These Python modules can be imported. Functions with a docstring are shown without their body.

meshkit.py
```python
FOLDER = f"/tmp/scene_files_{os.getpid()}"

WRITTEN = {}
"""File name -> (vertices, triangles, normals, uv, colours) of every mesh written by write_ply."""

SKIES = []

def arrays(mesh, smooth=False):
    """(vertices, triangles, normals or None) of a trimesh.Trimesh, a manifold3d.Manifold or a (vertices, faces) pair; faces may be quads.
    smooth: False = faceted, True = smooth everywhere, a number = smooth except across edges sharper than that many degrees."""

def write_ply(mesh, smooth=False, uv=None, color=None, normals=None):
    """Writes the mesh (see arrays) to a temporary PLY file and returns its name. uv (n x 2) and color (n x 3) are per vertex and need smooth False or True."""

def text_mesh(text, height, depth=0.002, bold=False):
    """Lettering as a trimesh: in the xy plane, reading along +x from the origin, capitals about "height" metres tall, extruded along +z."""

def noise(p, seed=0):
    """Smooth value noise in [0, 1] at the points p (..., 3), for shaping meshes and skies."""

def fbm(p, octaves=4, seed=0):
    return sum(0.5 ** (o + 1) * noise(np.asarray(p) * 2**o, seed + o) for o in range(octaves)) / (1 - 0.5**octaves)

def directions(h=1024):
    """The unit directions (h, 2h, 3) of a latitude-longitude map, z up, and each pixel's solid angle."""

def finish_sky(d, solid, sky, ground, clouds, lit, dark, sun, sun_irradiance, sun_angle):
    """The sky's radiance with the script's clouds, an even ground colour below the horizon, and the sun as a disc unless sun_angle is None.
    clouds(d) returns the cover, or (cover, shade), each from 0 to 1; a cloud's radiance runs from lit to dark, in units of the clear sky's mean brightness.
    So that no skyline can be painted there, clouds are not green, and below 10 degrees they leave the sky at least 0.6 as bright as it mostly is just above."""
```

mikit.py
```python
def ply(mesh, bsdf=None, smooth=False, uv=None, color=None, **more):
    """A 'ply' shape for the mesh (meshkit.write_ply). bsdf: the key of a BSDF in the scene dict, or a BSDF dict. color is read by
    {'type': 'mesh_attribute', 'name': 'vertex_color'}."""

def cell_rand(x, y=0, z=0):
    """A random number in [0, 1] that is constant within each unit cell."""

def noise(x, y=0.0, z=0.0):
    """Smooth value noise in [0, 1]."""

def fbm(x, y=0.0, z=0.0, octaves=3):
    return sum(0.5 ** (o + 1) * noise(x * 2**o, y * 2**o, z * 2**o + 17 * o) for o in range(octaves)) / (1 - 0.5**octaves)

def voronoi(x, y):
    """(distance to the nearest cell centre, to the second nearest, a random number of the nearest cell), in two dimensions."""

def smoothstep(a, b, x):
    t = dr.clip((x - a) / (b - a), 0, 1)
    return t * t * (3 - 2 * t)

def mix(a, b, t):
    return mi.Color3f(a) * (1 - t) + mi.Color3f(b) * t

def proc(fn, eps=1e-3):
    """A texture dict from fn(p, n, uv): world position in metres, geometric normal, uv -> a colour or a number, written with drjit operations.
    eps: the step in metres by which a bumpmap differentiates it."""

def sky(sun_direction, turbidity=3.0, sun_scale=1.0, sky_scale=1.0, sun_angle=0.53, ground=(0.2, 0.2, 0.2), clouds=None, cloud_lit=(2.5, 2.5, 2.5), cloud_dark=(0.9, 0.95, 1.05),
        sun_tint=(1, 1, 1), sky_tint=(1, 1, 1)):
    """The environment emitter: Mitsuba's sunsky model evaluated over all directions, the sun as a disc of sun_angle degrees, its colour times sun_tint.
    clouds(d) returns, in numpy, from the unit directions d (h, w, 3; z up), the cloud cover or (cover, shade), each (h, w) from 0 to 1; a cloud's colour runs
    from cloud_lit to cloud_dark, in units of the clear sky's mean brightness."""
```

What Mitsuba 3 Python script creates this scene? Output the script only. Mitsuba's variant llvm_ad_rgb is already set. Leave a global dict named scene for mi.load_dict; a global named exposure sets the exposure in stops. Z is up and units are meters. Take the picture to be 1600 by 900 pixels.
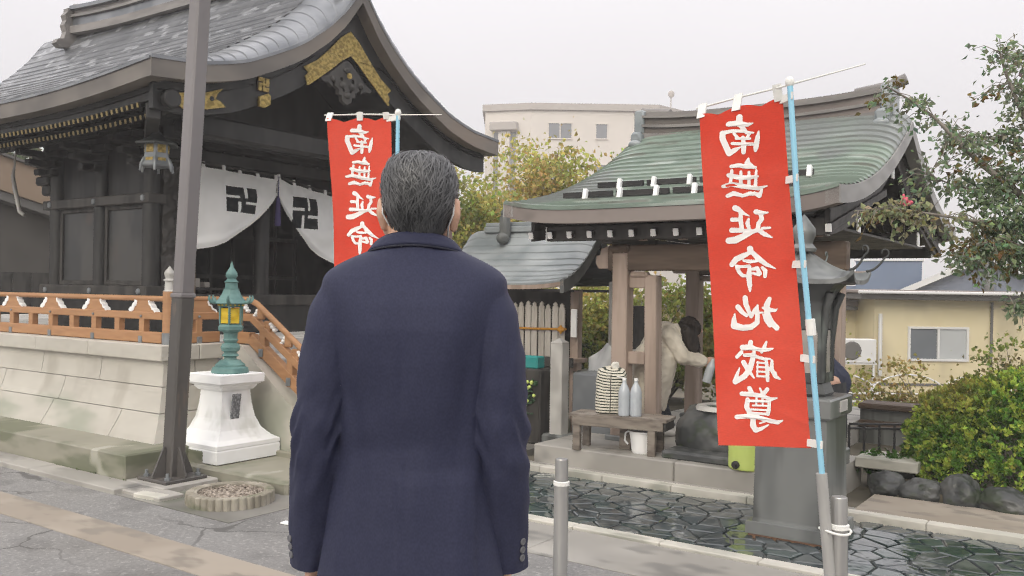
import math, random
import numpy as np, trimesh, shapely, manifold3d
import mitsuba as mi, drjit as dr
import mikit, meshkit
from mikit import proc, noise, fbm, voronoi, cell_rand, smoothstep, mix
from shapely.geometry import Polygon, Point, LineString, MultiPoint
from shapely.ops import unary_union
T = mi.ScalarTransform4f
random.seed(7); RNG = np.random.default_rng(7)
scene, labels = {}, {}

# ------------------------------------------------------------------ camera, sky, exposure
# street frame: x runs along the kerb to the right, y away from the street, z up; the camera stands on the road and looks across it
YAW = math.radians(35); FWD = np.array([-math.sin(YAW), math.cos(YAW), 0]); RGT = np.array([math.cos(YAW), math.sin(YAW), 0])
ROLL, PITCH = 0.015, 0.0036
_f = FWD * math.cos(PITCH) + np.array([0, 0, math.sin(PITCH)])
_u = np.array([0, 0, 1.0]) - RGT * math.tan(ROLL)
scene['camera'] = {'type': 'perspective', 'fov': 59.49, 'fov_axis': 'x', 'near_clip': 0.05, 'far_clip': 600.0,
                   'to_world': T().look_at(origin=[0, 0, 1.5], target=[float(v) for v in np.array([0, 0, 1.5]) + _f], up=[float(v) for v in _u])}

def overcast(d):                    # the standard overcast sky: three times as bright overhead as at the horizon
    el = np.clip(d[..., 2], 0, 1)
    n = meshkit.fbm(d * np.array([2.2, 2.2, 5.0]), 4, 3)
    return np.ones(el.shape), np.clip(1 - el + 0.12 * (n - 0.5), 0, 1)
scene['sky'] = mikit.sky([0.20, -0.82, 0.55], turbidity=4, sun_scale=0.30, sun_angle=40, clouds=overcast,
                         cloud_lit=(3.05, 2.98, 3.07), cloud_dark=(1.13, 1.095, 1.14), sun_tint=(0.84, 0.98, 1.18))
exposure = 2.6

# ------------------------------------------------------------------ helpers
def put(key, mesh, mat, smooth=False, label=None, cat=None, group=None, kind=None, num=True, **kw):
    """One entry of the scene; a key that is taken gets the next number."""
    k, i = key, 0
    if num:
        while k in scene:
            i += 1; k = '%s_%03d' % (key, i)
    scene[k] = mikit.ply(mesh, mat, smooth=smooth, **kw)
    e = {}
    if label: e['label'] = label
    if cat: e['category'] = cat
    if group: e['group'] = group
    if kind: e['kind'] = kind
    if e: labels[k] = e
    return k
_things = set()
def thing(key, label, cat, group=None):
    """A thing without a mesh of its own: the key its parts' keys start with."""
    k, i = key, 0
    while k in _things or k in scene:
        i += 1; k = '%s_%03d' % (key, i)
    _things.add(k); labels[k] = {'label': label, 'category': cat}
    if group: labels[k]['group'] = group
    return k
def tm(v, f): return trimesh.Trimesh(np.asarray(v, float), np.asarray(f, int), process=False)
def cat(ms): return trimesh.util.concatenate([m for m in ms if m is not None])
def box(c, s, b=0.0, rz=0.0, rx=0.0, ry=0.0):
    """Box of centre c and size s, its edges chamfered by b."""
    s = np.asarray(s, float) / 2
    if b <= 0:
        m = trimesh.creation.box(extents=2 * s)
    else:
        b = min(b, 0.45 * 2 * s.min()); pts = []
        for sx in (-1, 1):
            for sy in (-1, 1):
                for sz in (-1, 1):
                    q = np.array([sx, sy, sz])
                    for k in range(3):
                        p = q * (s - b); p[k] = q[k] * s[k]; pts.append(p)
        m = trimesh.convex.convex_hull(np.array(pts))
    if rx: m.apply_transform(trimesh.transformations.rotation_matrix(rx, [1, 0, 0]))
    if ry: m.apply_transform(trimesh.transformations.rotation_matrix(ry, [0, 1, 0]))
    if rz: m.apply_transform(trimesh.transformations.rotation_matrix(rz, [0, 0, 1]))
    m.apply_translation(c); return m
def bx(x0, x1, y0, y1, z0, z1, b=0.0): return box([(x0 + x1) / 2, (y0 + y1) / 2, (z0 + z1) / 2], [x1 - x0, y1 - y0, z1 - z0], b)
def beam(a, b, w, h, ch=0.0, up=(0, 0, 1)):
    """A bar of width w and height h from a to b."""
    a, b = np.asarray(a, float), np.asarray(b, float); d = b - a; L = np.linalg.norm(d); d /= L
    up = np.asarray(up, float)
    if abs(d @ up) > 0.98: up = np.array([0, 1.0, 0])
    s = np.cross(d, up); s /= np.linalg.norm(s); u = np.cross(s, d)
    m = box([0, 0, 0], [L, w, h], ch); M = np.eye(4); M[:3, 0], M[:3, 1], M[:3, 2], M[:3, 3] = d, -s, u, (a + b) / 2
    m.apply_transform(M); return m
def tube(path, r, n=10, cap=True, flat=1.0):
    """A round bar along path; r a number or one radius per point."""
    P = np.asarray(path, float); r = np.broadcast_to(np.asarray(r, float), (len(P),))
    t = np.gradient(P, axis=0); t /= np.linalg.norm(t, axis=1, keepdims=True) + 1e-12
    ref = np.array([0, 0, 1.0]) if abs(t[0, 2]) < 0.9 else np.array([1.0, 0, 0])
    V = []
    s = np.cross(t[0], ref); s /= np.linalg.norm(s)
    for i in range(len(P)):
        s = s - t[i] * (s @ t[i]); s /= np.linalg.norm(s); u = np.cross(s, t[i])
        a = np.arange(n) / n * 2 * np.pi
        V.append(P[i] + r[i] * (np.cos(a)[:, None] * s + flat * np.sin(a)[:, None] * u))
    V = np.vstack(V); F = []
    for i in range(len(P) - 1):
        for j in range(n):
            a, b2 = i * n + j, i * n + (j + 1) % n
            F += [[a, a + n, b2], [b2, a + n, b2 + n]]
    if cap:
        V = np.vstack([V, P[0], P[-1]]); c0, c1 = len(V) - 2, len(V) - 1
        for j in range(n):
            F.append([c0, j, (j + 1) % n]); k = (len(P) - 1) * n; F.append([c1, k + (j + 1) % n, k + j])
    return tm(V, F)
def lathe(prof, n=24, c=(0, 0, 0), sq=None, rot=0.0):
    """Revolves (r, z) pairs; sq = 4 or 6 makes it a polygon in plan."""
    n = sq or n; a = np.arange(n) / n * 2 * np.pi + rot
    P = np.asarray(prof, float); V = np.vstack([np.stack([r * np.cos(a), r * np.sin(a), 0 * a + z], 1) for r, z in P]); F = []
    for i in range(len(P) - 1):
        for j in range(n):
            a0, b0 = i * n + j, i * n + (j + 1) % n
            F += [[a0, b0, a0 + n], [b0, b0 + n, a0 + n]]
    V = np.vstack([V, [0, 0, P[0, 1]], [0, 0, P[-1, 1]]]); k = (len(P) - 1) * n
    for j in range(n):
        F.append([len(V) - 2, (j + 1) % n, j]); F.append([len(V) - 1, k + j, k + (j + 1) % n])
    return tm(V + np.asarray(c, float), F)
def sheet(G):
    """A surface from a grid of points (rows, columns, 3)."""
    G = np.asarray(G, float); r, c = G.shape[:2]; i = np.arange(r * c).reshape(r, c)
    a, b, d, e = i[:-1, :-1].ravel(), i[:-1, 1:].ravel(), i[1:, :-1].ravel(), i[1:, 1:].ravel()
    return tm(G.reshape(-1, 3), np.vstack([np.stack([a, b, e], 1), np.stack([a, e, d], 1)]))
def slab(G, off):
    """A closed shell: the grid G and the same grid moved by off (a vector or a grid of vectors)."""
    G = np.asarray(G, float); G2 = G + off; r, c = G.shape[:2]
    A, B = sheet(G), sheet(G2); B.invert(); n = r * c; i = np.arange(n).reshape(r, c)
    ring = np.concatenate([i[0, :-1], i[:-1, -1], i[-1, :0:-1], i[:0:-1, 0]]); nx = np.roll(ring, -1)
    F = np.vstack([A.faces, B.faces + n, np.stack([ring, nx + n, nx], 1), np.stack([ring, ring + n, nx + n], 1)])
    return tm(np.vstack([A.vertices, B.vertices]), F)
def prism(poly, depth, plane='yz', at=0.0):
    """A shapely polygon as a plate: 'yz' lies in the plane x = at (first coordinate y, second z), 'xz' in y = at, 'xy' in z = at; thick towards + by depth."""
    ms = []
    for g in getattr(poly, 'geoms', [poly]):
        if g.area < 1e-9: continue
        m = trimesh.creation.extrude_polygon(g, depth, engine='earcut'); v = m.vertices.copy()
        if plane == 'yz': m.vertices = np.stack([v[:, 2] + at, v[:, 0], v[:, 1]], 1)
        elif plane == 'xz': m.vertices = np.stack([v[:, 0], at - v[:, 2], v[:, 1]], 1)
        else: m.vertices = v + [0, 0, at]
        ms.append(m)
    return cat(ms)
def xf(m, M): m = m.copy(); m.apply_transform(M); return m
def rotz(a, c=(0, 0, 0)): return trimesh.transformations.rotation_matrix(a, [0, 0, 1], c)
def frame(o, x, y, z):
    M = np.eye(4); M[:3, 0], M[:3, 1], M[:3, 2], M[:3, 3] = x, y, z, o; return M
def fb(p, s=1.0, o=3, seed=0): return meshkit.fbm(np.asarray(p) * s, o, seed)
def sph(c, r, n=2): m = trimesh.creation.icosphere(subdivisions=n, radius=1); m.vertices = m.vertices * np.asarray(r) + np.asarray(c, float); return m
def hullchain(bones, ref=0.012, it=8):
    """One continuous surface: the hull of two balls for every bone ((p, r), (q, r)), joined, refined and smoothed."""
    Ms = []
    for (p, rp), (q, rq) in bones:
        pts = np.vstack([sph(p, rp, 1).vertices, sph(q, rq, 1).vertices]); Ms.append(manifold3d.Manifold.hull_points(pts))
    m = manifold3d.Manifold.batch_boolean(Ms, manifold3d.OpType.Add).refine_to_length(ref); g = m.to_mesh()
    t = trimesh.Trimesh(np.asarray(g.vert_properties[:, :3], float), np.asarray(g.tri_verts), process=True)
    if it: trimesh.smoothing.filter_taubin(t, iterations=it)
    return t

# ------------------------------------------------------------------ materials
def M(key, base, rough=0.6, spec=0.5, bump=None, metallic=0.0, two=True, **kw):
    b = {'type': 'principled', 'base_color': base if isinstance(base, dict) else {'type': 'rgb', 'value': list(base)}, 'roughness': rough, 'specular': spec, 'metallic': metallic, **kw}
    if bump: b = {'type': 'bumpmap', 'height': proc(bump[0], bump[2] if len(bump) > 2 else 1e-3), 'scale': bump[1], 'nested': b}
    scene[key] = {'type': 'twosided', 'inner': b} if two else b
def two(c1, c2, s=(1, 1, 1), lo=0.3, hi=0.7, o=3):
    return proc(lambda p, n, uv: mix(c1, c2, smoothstep(lo, hi, fbm(p.x * s[0], p.y * s[1], p.z * s[2], octaves=o))))
def three(c1, c2, c3, s, s2, lo=0.35, hi=0.65, lo2=0.5, hi2=0.75):
    return proc(lambda p, n, uv: mix(mix(c1, c2, smoothstep(lo, hi, fbm(p.x * s[0], p.y * s[1], p.z * s[2], octaves=3))), c3, smoothstep(lo2, hi2, fbm(p.x * s2[0] + 9, p.y * s2[1], p.z * s2[2], octaves=3))))
# ground
def f_asphalt(p, n, uv):
    g = noise(p.x * 90, p.y * 90); h = fbm(p.x * 0.9, p.y * 1.6, octaves=4); st = smoothstep(0.5, 0.75, fbm(p.x * 3.0 + 5, p.y * 3.0, octaves=3))
    c = mix((0.15, 0.148, 0.145), (0.25, 0.245, 0.24), 0.55 * g + 0.45 * h)
    f1, f2, k = voronoi(p.x * 1.1 + 0.25 * fbm(p.x * 4, p.y * 4, octaves=3), p.y * 1.1 + 0.25 * fbm(p.x * 4 + 7, p.y * 4, octaves=3))
    crack = smoothstep(0.030, 0.008, f2 - f1) * smoothstep(0.50, 0.60, fbm(p.x * 0.55 + 2.5, p.y * 0.55 + 1, octaves=2))
    pale = smoothstep(0.80, 0.86, noise(p.x * 55, p.y * 55, 3.0))
    c = mix(c * (1 - 0.22 * st), (0.34, 0.335, 0.325), 0.4 * pale)
    return mix(c, (0.075, 0.073, 0.07), 0.8 * crack)
M('m_asphalt', proc(f_asphalt), proc(lambda p, n, uv: mix((0.55, 0.55, 0.55), (0.32, 0.32, 0.32), smoothstep(0.4, 0.7, fbm(p.x * 0.8, p.y * 1.2, octaves=3)))), bump=(lambda p, n, uv: noise(p.x * 110, p.y * 110) * 0.6 + 0.4 * noise(p.x * 45, p.y * 45), 0.003, 2e-3))
M('m_tan', three((0.27, 0.232, 0.19), (0.32, 0.28, 0.232), (0.22, 0.195, 0.165), (2, 2, 1), (5, 9, 1)), 0.5, bump=(lambda p, n, uv: noise(p.x * 120, p.y * 120), 0.0015, 2e-3))
M('m_concrete', three((0.27, 0.258, 0.235), (0.36, 0.345, 0.315), (0.17, 0.165, 0.155), (1.5, 1.5, 1.5), (3, 5, 3), lo2=0.55), 0.45, bump=(lambda p, n, uv: fbm(p.x * 60, p.y * 60, p.z * 60, octaves=2), 0.0015, 2e-3))
M('m_wetconcrete', three((0.145, 0.14, 0.128), (0.205, 0.198, 0.182), (0.115, 0.12, 0.095), (1.5, 1.5, 1.5), (2.5, 4, 3)), proc(lambda p, n, uv: mix((0.22, 0.22, 0.22), (0.5, 0.5, 0.5), smoothstep(0.3, 0.7, fbm(p.x * 1.7, p.y * 1.7, octaves=3)))))
M('m_kerb', three((0.43, 0.42, 0.37), (0.53, 0.51, 0.455), (0.30, 0.30, 0.255), (3, 3, 3), (4, 9, 9), lo2=0.52), 0.5, bump=(lambda p, n, uv: fbm(p.x * 50, p.y * 50, p.z * 50, octaves=2), 0.002, 2e-3))
M('m_dirt', two((0.07, 0.062, 0.045), (0.13, 0.115, 0.088), (3, 3, 3)), 0.85, bump=(lambda p, n, uv: fbm(p.x * 30, p.y * 30, octaves=3), 0.01, 3e-3))
for i, (a, b) in enumerate([((0.028, 0.036, 0.040), (0.065, 0.078, 0.082)), ((0.038, 0.046, 0.048), (0.085, 0.095, 0.095)), ((0.022, 0.036, 0.036), (0.052, 0.072, 0.07))]):
    M('m_slate_%d' % i, two(a, b, (9, 9, 9), o=4), proc(lambda p, n, uv, i=i: mix((0.02, 0.02, 0.02), (0.11, 0.11, 0.11), smoothstep(0.4, 0.75, fbm(p.x * 4 + 3 * i, p.y * 4, octaves=3)))), 1.0, bump=(lambda p, n, uv: fbm(p.x * 11, p.y * 11, octaves=3), 0.004, 4e-3))
M('m_joint', two((0.06, 0.064, 0.064), (0.125, 0.127, 0.122), (6, 6, 6)), 0.3)
# stone of the temple podium
def f_stone(p, n, uv):
    c = mix((0.37, 0.348, 0.305), (0.50, 0.478, 0.425), fbm(p.x * 2.2, p.y * 2.2, p.z * 4, octaves=4))
    moss = smoothstep(0.44, 0.66, fbm(p.x * 1.3 + 4, p.y, p.z * 3.5, octaves=4)) * smoothstep(0.80, 0.36, p.z)
    drip = smoothstep(0.55, 0.85, fbm(p.x * 4, p.y * 2, p.z * 1.6 + 7, octaves=4))
    c = mix(c, (0.27, 0.285, 0.225), 0.85 * moss)
    return mix(c, (0.26, 0.235, 0.19), 0.45 * drip)
M('m_stone', proc(f_stone), 0.6, bump=(lambda p, n, uv: fbm(p.x * 22, p.y * 22, p.z * 22, octaves=4), 0.009, 3e-3))
def f_ledge(p, n, uv):
    c = mix((0.20, 0.195, 0.155), (0.29, 0.275, 0.22), fbm(p.x * 2.5, p.y * 2, p.z * 4, octaves=4))
    moss = smoothstep(0.42, 0.62, fbm(p.x * 2.1 + 1, p.y * 1.4, p.z * 5 + 3, octaves=4))
    lime = smoothstep(0.62, 0.70, fbm(p.x * 3.3 + 11, p.y * 2, p.z * 2.2, octaves=3))
    return mix(mix(c, (0.105, 0.118, 0.068), 0.75 * moss), (0.40, 0.39, 0.33), 0.7 * lime)
M('m_ledge', proc(f_ledge), 0.55, bump=(lambda p, n, uv: fbm(p.x * 35, p.y * 35, p.z * 35, octaves=3), 0.003, 2e-3))
M('m_greystone', three((0.115, 0.122, 0.12), (0.175, 0.183, 0.178), (0.075, 0.078, 0.075), (4, 4, 1.2), (9, 9, 1.2)), 0.30, bump=(lambda p, n, uv: fbm(p.x * 60, p.y * 60, p.z * 60, octaves=2), 0.001, 2e-3))
M('m_boulder', three((0.040, 0.043, 0.044), (0.085, 0.087, 0.086), (0.035, 0.045, 0.028), (6, 6, 6), (10, 10, 10)), 0.42, bump=(lambda p, n, uv: fbm(p.x * 40, p.y * 40, p.z * 40, octaves=3), 0.004, 2e-3))
M('m_palestone', two((0.33, 0.32, 0.30), (0.46, 0.45, 0.425), (5, 5, 3)), 0.55)
M('m_white', two((0.74, 0.745, 0.74), (0.82, 0.82, 0.81), (3, 3, 4)), 0.5)
def f_plaster(p, n, uv):
    c = mix((0.70, 0.705, 0.70), (0.80, 0.805, 0.80), fbm(p.x * 6, p.y * 6, p.z * 6, octaves=3))
    return mix(c, (0.42, 0.43, 0.38), smoothstep(0.58, 0.8, fbm(p.x * 7 + 3, p.y * 7, p.z * 2.2, octaves=4)) * 0.55)
M('m_plaster', proc(f_plaster), 0.6, bump=(lambda p, n, uv: fbm(p.x * 30, p.y * 30, p.z * 30, octaves=2), 0.002, 2e-3))
# temple timber, metal
M('m_blackwood', two((0.011, 0.0112, 0.0115), (0.023, 0.022, 0.021), (6, 6, 1.2)), 0.5)
M('m_darkwood', two((0.025, 0.0235, 0.022), (0.048, 0.044, 0.040), (9, 9, 1.5)), 0.55)
M('m_panelwood', three((0.026, 0.027, 0.028), (0.046, 0.045, 0.043), (0.085, 0.048, 0.03), (3, 3, 1.2), (2.2, 2.2, 1.6), lo2=0.62, hi2=0.8), 0.4)
M('m_fascia', three((0.105, 0.095, 0.088), (0.165, 0.148, 0.132), (0.20, 0.16, 0.13), (1.5, 1.5, 2), (0.7, 0.7, 1)), 0.5)
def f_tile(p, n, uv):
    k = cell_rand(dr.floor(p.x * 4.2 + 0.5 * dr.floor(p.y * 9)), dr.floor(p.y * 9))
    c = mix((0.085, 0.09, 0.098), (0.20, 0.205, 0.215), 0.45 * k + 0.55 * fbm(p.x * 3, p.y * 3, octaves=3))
    return mix(c, (0.42, 0.43, 0.45), 0.6 * smoothstep(0.62, 0.82, fbm(p.x * 5 + 2, p.y * 16, octaves=2)))  # pale flecks: sparkle of the sheeting, painted into the tile colour
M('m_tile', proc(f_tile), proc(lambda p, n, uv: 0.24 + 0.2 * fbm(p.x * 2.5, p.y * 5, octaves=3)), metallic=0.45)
M('m_verge', two((0.17, 0.18, 0.195), (0.26, 0.27, 0.285), (3, 3, 3)), 0.26, metallic=0.5)
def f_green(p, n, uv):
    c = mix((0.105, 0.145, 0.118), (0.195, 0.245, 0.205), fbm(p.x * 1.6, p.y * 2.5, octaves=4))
    c = mix(c, (0.36, 0.40, 0.37), 0.55 * smoothstep(0.56, 0.80, fbm(p.x * 2.0 + 1, p.y * 13, octaves=3)))  # pale patina streaks, with the roof glare painted into the copper colour
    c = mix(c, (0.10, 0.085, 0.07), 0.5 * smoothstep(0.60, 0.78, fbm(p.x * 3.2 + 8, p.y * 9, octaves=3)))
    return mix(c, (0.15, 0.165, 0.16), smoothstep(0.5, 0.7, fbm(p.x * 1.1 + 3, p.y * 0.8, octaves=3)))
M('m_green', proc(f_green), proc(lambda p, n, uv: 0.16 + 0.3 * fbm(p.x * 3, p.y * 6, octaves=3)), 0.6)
M('m_greygreen', two((0.19, 0.215, 0.225), (0.30, 0.325, 0.335), (2.5, 5, 3)), proc(lambda p, n, uv: 0.18 + 0.3 * fbm(p.x * 3, p.y * 6, octaves=3)), 0.6)
M('m_ridge', two((0.16, 0.15, 0.145), (0.23, 0.215, 0.205), (2, 2, 8)), 0.45)
M('m_golddim', (0.22, 0.17, 0.075), 0.5)
M('m_gold', two((0.26, 0.185, 0.055), (0.50, 0.37, 0.12), (38, 38, 38), o=3), 0.45, metallic=0.5, bump=(lambda p, n, uv: fbm(p.x * 60, p.y * 60, p.z * 60, octaves=2), 0.012, 2e-3))
def f_orange(p, n, uv):
    g = fbm(p.x * 6, p.y * 6, p.z * 30, octaves=3)
    return mix((0.30, 0.148, 0.066), (0.41, 0.222, 0.108), g)
M('m_orange', proc(f_orange), 0.5)
M('m_steelgrey', two((0.16, 0.175, 0.185), (0.24, 0.255, 0.265), (8, 8, 8)), 0.4, metallic=0.3)
M('m_poledark', three((0.066, 0.061, 0.057), (0.085, 0.078, 0.073), (0.105, 0.085, 0.07), (3, 3, 1), (20, 20, 3), lo2=0.65), 0.42)
M('m_poletop', two((0.155, 0.145, 0.148), (0.185, 0.172, 0.175), (3, 3, 1)), 0.42)
M('m_bronze', two((0.085, 0.185, 0.175), (0.14, 0.265, 0.245), (12, 12, 8)), 0.5, bump=(lambda p, n, uv: fbm(p.x * 50, p.y * 50, p.z * 50, octaves=2), 0.003, 2e-3))
M('m_darkbronze', three((0.055, 0.06, 0.06), (0.09, 0.096, 0.095), (0.13, 0.15, 0.14), (5, 5, 3), (8, 8, 4), lo2=0.6), 0.4, metallic=0.25)
M('m_wood', two((0.27, 0.205, 0.165), (0.37, 0.29, 0.24), (14, 14, 1.2)), 0.6)
M('m_wooddark', two((0.06, 0.040, 0.027), (0.115, 0.077, 0.052), (2, 14, 14)), 0.6)
M('m_woodbench', three((0.12, 0.098, 0.08), (0.21, 0.18, 0.15), (0.25, 0.22, 0.19), (3, 20, 20), (8, 8, 8)), 0.5)
M('m_woodslat', two((0.30, 0.275, 0.24), (0.44, 0.41, 0.37), (10, 10, 1)), 0.6)
# ------------------------------------------------------------------ drizzle in the air: one closed box of thin haze round the camera and everything
scene['haze_air'] = {'type': 'homogeneous', 'albedo': {'type': 'rgb', 'value': [0.96, 0.96, 0.96]}, 'sigma_t': {'type': 'rgb', 'value': [0.0029, 0.0029, 0.0029]}}
scene['m_clear'] = {'type': 'null'}
scene['haze'] = {'type': 'cube', 'to_world': T().translate([0, 0, 10.5]).scale([275, 310, 13.0]), 'bsdf': {'type': 'ref', 'id': 'm_clear'}, 'interior': {'type': 'ref', 'id': 'haze_air'}}
labels['haze'] = {'label': 'thin drizzly haze filling the air', 'kind': 'stuff'}
scene['camera']['medium'] = {'type': 'ref', 'id': 'haze_air'}
# ------------------------------------------------------------------ the setting
def ground_z(x, y):                 # level by the street, falling to the lower ground beyond the canal
    return -0.06 - 1.35 * (lambda t: t * t * (3 - 2 * t))(np.clip((y - 12.6) / 2.0, 0, 1)) * np.clip((x + 9.0) / 3.0, 0, 1)
gx = np.concatenate([[-260, -120, -60, -30], np.linspace(-20, 8, 36), [20, 60, 150, 260]])
gy = np.concatenate([[-60, -20, -6], np.linspace(0, 20, 41), [30, 60, 120, 300]])
GX, GY = np.meshgrid(gx, gy)
put('ground', sheet(np.stack([GX, GY, ground_z(GX, GY)], -1)), 'm_dirt', label='bare brown earth under and behind the precinct', kind='structure')
put('road', bx(-30, 25, -14, 3.64, -0.2, 0.0), 'm_asphalt', label='weathered grey asphalt street in the foreground', kind='structure')
put('tan_strip', bx(-30, 25, 2.89, 3.19, -0.1, 0.004), 'm_tan', label='tan coloured band laid along the asphalt', kind='structure')
put('road_edge', bx(-4.75, 25, 3.644, 4.285, -0.2, -0.001), 'm_asphalt', label='grey asphalt between the tan band and the concrete path', kind='structure')
put('forecourt', bx(-6.25, -4.72, 3.644, 9.4, -0.2, 0.003), 'm_wetconcrete', label='damp stained concrete apron at the foot of the temple steps', kind='structure')
# gutter covers along the ledge
k = 0
for x0 in np.arange(-14.4, -6.4, 1.2):
    put('gutter__cover', box([x0 + 0.6, 3.75, 0.012 + 0.003 * (k % 2)], [1.19, 0.225, 0.05], 0.006), 'm_concrete'); k += 1
labels['gutter'] = {'label': 'concrete gutter covers along the foot of the mossy ledge', 'kind': 'structure'}
put('gutter__end_slab', box([-5.86, 3.80, 0.008], [0.62, 0.20, 0.04], 0.006), 'm_concrete')
put('gutter__end_slab', box([-5.70, 3.74, 0.010], [0.26, 0.10, 0.045], 0.006, rz=0.12), 'm_kerb')
# concrete path in slabs, kerbs, sunken slate paving
put('path_bed', bx(-4.7, 25, 4.285, 6.62, -0.3, -0.03), 'm_joint', label='mortar bed showing between the slate paving stones', kind='structure')
for i, x0 in enumerate(np.arange(-4.7, 2.0, 1.8)):
    put('path__slab', box([x0 + 0.9, 4.575, -0.02], [1.796, 0.57, 0.05], 0.004), 'm_concrete')
labels['path'] = {'label': 'pale concrete path slabs between asphalt and slate paving', 'kind': 'structure'}
for nm, y0, w, h in (('front_kerb', 4.87, 0.095, 0.022), ('rear_kerb', 6.32, 0.10, 0.035)):
    for i, x0 in enumerate(np.arange(-4.72, 2.2, 0.6)):
        if nm == 'rear_kerb' and x0 > 2: continue
        put(nm + '__kerbstone', box([x0 + 0.3, y0 + w / 2, -0.04 + h / 2], [0.596, w, 0.08 + h], 0.006), 'm_kerb')
    labels[nm] = {'label': 'pale stone kerb along the %s edge of the slate paving' % ('street side' if nm[0] == 'f' else 'rear'), 'kind': 'structure'}
# crazy paving of wet slate: irregular stones, each its own piece
from scipy.spatial import Voronoi
def crazy(x0, x1, y0, y1, cell, seed):
    r = np.random.default_rng(seed); pts = []
    for a in np.arange(x0 - cell, x1 + cell, cell * 1.18):
        for b in np.arange(y0 - cell, y1 + cell, cell * 0.82):
            pts.append([a + r.uniform(-0.42, 0.42) * cell * 1.3, b + r.uniform(-0.42, 0.42) * cell])
    V = Voronoi(np.array(pts)); R = shapely.box(x0, y0, x1, y1); out = []
    for reg in V.point_region:
        g = V.regions[reg]
        if not g or -1 in g: continue
        q = Polygon(V.vertices[g]).intersection(R)
        if q.area < 0.003: continue
        q = q.buffer(-0.007, join_style='mitre').simplify(0.004)
        for h in getattr(q, 'geoms', [q]):
            if h.area > 0.002: out.append(h)
    return out
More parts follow.
